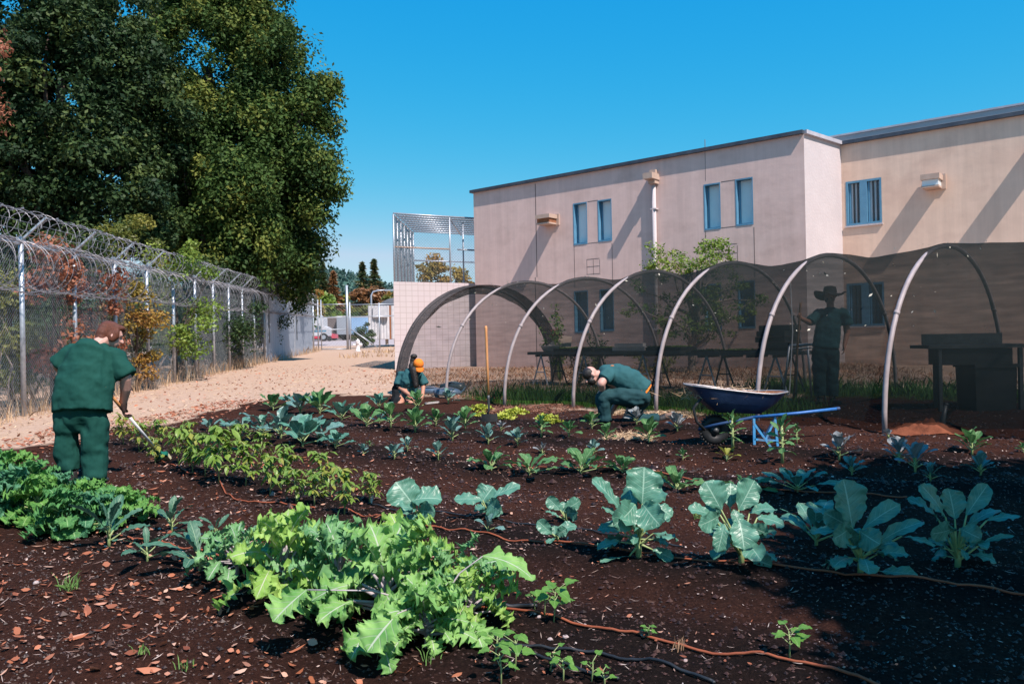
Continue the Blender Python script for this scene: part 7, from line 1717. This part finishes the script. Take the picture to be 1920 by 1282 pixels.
x, y = scatter(15000, -3, 8.5, 9, 22, lambda x, y: grassness(x, y)); blades('green_grass', x, y, rng.uniform(.08, .30, len(x)), rng.uniform(.005, .010, len(x)), L_gg)
x, y = scatter(2600, -1, 10, 17, 27, lambda x, y: np.clip(fbm(x*.8, y*.8, 61)*2-.8, 0, 1)); blades('dry_grass', x, y, rng.uniform(.06, .22, len(x)), rng.uniform(.005, .010, len(x)), L_dg)
x, y = scatter(1200, -9, 0, 40, 60, lambda x, y: np.clip(fbm(x*.5, y*.5, 71)*2-.8, 0, 1)); blades('dry_grass', x, y, rng.uniform(.1, .3, len(x)), rng.uniform(.02, .04, len(x)), L_dg)
L_bg = leafmat('brown dead grass', (.28, .12, .06), (.46, .25, .14), trans=.2, third=(.56, .38, .26))
x, y = scatter(9000, -4, 10, 15.5, 28, lambda x, y: (1-grassness(x, y))*np.clip(fbm(x*1.1, y*1.1, 62)*1.8-.4, .1, 1)*np.clip((hoopst(x, y)[1]-1)/2, 0, 1)); blades('brown_grass', x, y, rng.uniform(.04, .13, len(x)), rng.uniform(.008, .018, len(x)), L_bg, .8)
x, y = scatter(3500, -4.5, 4.5, 2.6, 9.0, lambda x, y: soilness(x, y)*np.clip(.9-.3*x, .25, 1)*.6); flat_bits('plant_fibres', x, y, rng.uniform(.015, .07, len(x)), rng.uniform(.0015, .004, len(x)), .009, L_chip, rng=rng, curl=.1)
# straw patch and dried mulch by the tunnel
def pile(px, py, rx, ry, hgt, n, matl, label, name):
    c = gnd(px, py); r = np.sqrt(rng.uniform(0, 1, n)); a = rng.uniform(0, 6.28, n); x = c.x+rx*r*np.cos(a); y = c.y+ry*r*np.sin(a); z = on_ground(x, y)+hgt*(1-r**2)*rng.uniform(.2, 1, n)+.01
    d = rng.normal(size=(n, 3))*np.array((1, 1, .3)); d /= np.linalg.norm(d, axis=1)[:, None]; s = np.cross(d, rng.normal(size=(n, 3))); s /= np.linalg.norm(s, axis=1)[:, None]; l = rng.uniform(.03, .10, n)[:, None]; P = np.stack([x, y, z], 1)
    o = cloud(name, np.stack([P-d*l, P+s*.005, P+d*l, P-s*.005], 1), matl, None, rng.uniform(0, 1, n)); tag(o, label, 'straw'); return o
pile(1178, 822, .33, .45, .07, 900, M['straw'], 'patch of dry straw mulch below the crouching man', 'straw_patch')
M['mulch'] = leafmat('red brown mulch', (.12, .045, .028), (.24, .10, .06), trans=.05, third=(.40, .22, .15))
pile(1155, 775, .35, .35, .05, 500, M['straw'], 'small straw patch between the crouching man\'s legs', 'straw_patch')
pile(990, 768, 1.0, .55, .10, 2200, M['mulch'], 'reddish mulch heaped along the tunnel edge behind the lettuces', 'mulch_heap')
pile(1262, 778, .5, .4, .05, 500, M['straw'], 'loose straw between shoe and wheelbarrow wheel', 'straw_patch')
# a few grass tufts in the bare corner
for i, (px, py, lab) in enumerate([(131, 1104, 'flattened pale green grass tuft in the leaf littered corner'), (345, 1250, 'small green grass tuft among orange leaves at the lower rim'), (268, 1232, 'tiny weed tuft with yellow tips among the orange leaves'), (800, 1252, 'thin grass sprout beneath the hanging kale leaf'), (1308, 968, 'tiny grass sprout beside the tallest collard'), (1270, 1222, 'thin dry grass sprout by the brown drip hose')]):
    p = gnd(px, py); n = 26 if i == 0 else 12; mb = MB()
    for k in range(n):
        a = rng.uniform(0, 6.28); h = rng.uniform(.03, .07)*(1.4 if i == 0 else 1); l = rng.uniform(.2, 1.6 if i == 0 else .7)*h; q = p+Vector((rng.normal()*.02, rng.normal()*.015, -.005)); w_ = .002
        mb.add([q+Vector((-w_, 0, 0)), q+Vector((w_, 0, 0)), q+Vector((math.cos(a)*l*.4+w_, math.sin(a)*l*.4, h*.7)), q+Vector((math.cos(a)*l, math.sin(a)*l, h)), q+Vector((math.cos(a)*l*.4-w_, math.sin(a)*l*.4, h*.7))], [(0, 1, 2, 3, 4)])
    o = mb.build('grass_tuft', K_bean if i < 5 else L_dg); tag(o, lab, 'grass tuft', 'grass tufts in the soil')
# stones
def stone(px, py, r, label, m='conc'):
    p = gnd(px, py); mb = MB(); rr_ = np.random.default_rng(int(px)); V = []
    mb.ell(p+Vector((0, 0, r*.35)), (r, r*.8, r*.6), Matrix.Rotation(rr_.uniform(0, 3), 3, 'Z'), nu=10, nv=7); mb.v = [tuple(Vector(v)+Vector(rr_.normal(size=3))*r*.09) for v in mb.v]
    o = mb.build('stone', M[m], None, True); tag(o, label, 'stone', 'small stones in the soil')
M['stone'] = mat('grey stone', [(.30, .22, .21), (.46, .38, .37)], 20, .9, .3)
for px, py, r, lab in ((1060, 1204, .016, 'rounded grey stone between drip hose and black hose'), (1011, 1179, .012, 'small pale stone beside the slender bean seedling'), (1032, 1205, .014, 'pinkish stone under the brown drip hose'), (1097, 1177, .011, 'small stone just above the brown drip hose'), (68, 1094, .020, 'square pale stone lying among the fallen leaves'), (1003, 1173, .009, 'tiny pale stone at the thin bean seedling'), (510, 927, .035, 'white stone at the pepper plant foot'), (1285, 1247, .012, 'round reddish pebble before the drip hose')):
    stone(px, py, r, lab, 'stone')
# unseen tree added on the sunny side, crown shaped to shade the row ends
b0 = Vector((6.3, 2.4, gz(6.3, 2.4)))
tree('added_shade_tree', b0, 7, [((0, 0, 5.0), (2.3, 2.3, 1.5)), ((-.9, .8, 4.5), (1.3, 1.3, 1.0)), ((-.8, -1.0, 4.8), (1.2, 1.2, 1.2)), ((-1.5, -1.3, 5.0), (1.0, .9, .9)), ((-1.8, -2.2, 5.0), (1.0, .9, .9)), ((-1.0, -2.6, 5.1), (1.1, 1.0, 1.0))], 360, 80000, .18, L_big, 'unseen leafy tree added beside the garden to shade the row ends', trunk_r=.18, seed=88, clr=.55, forks=12)
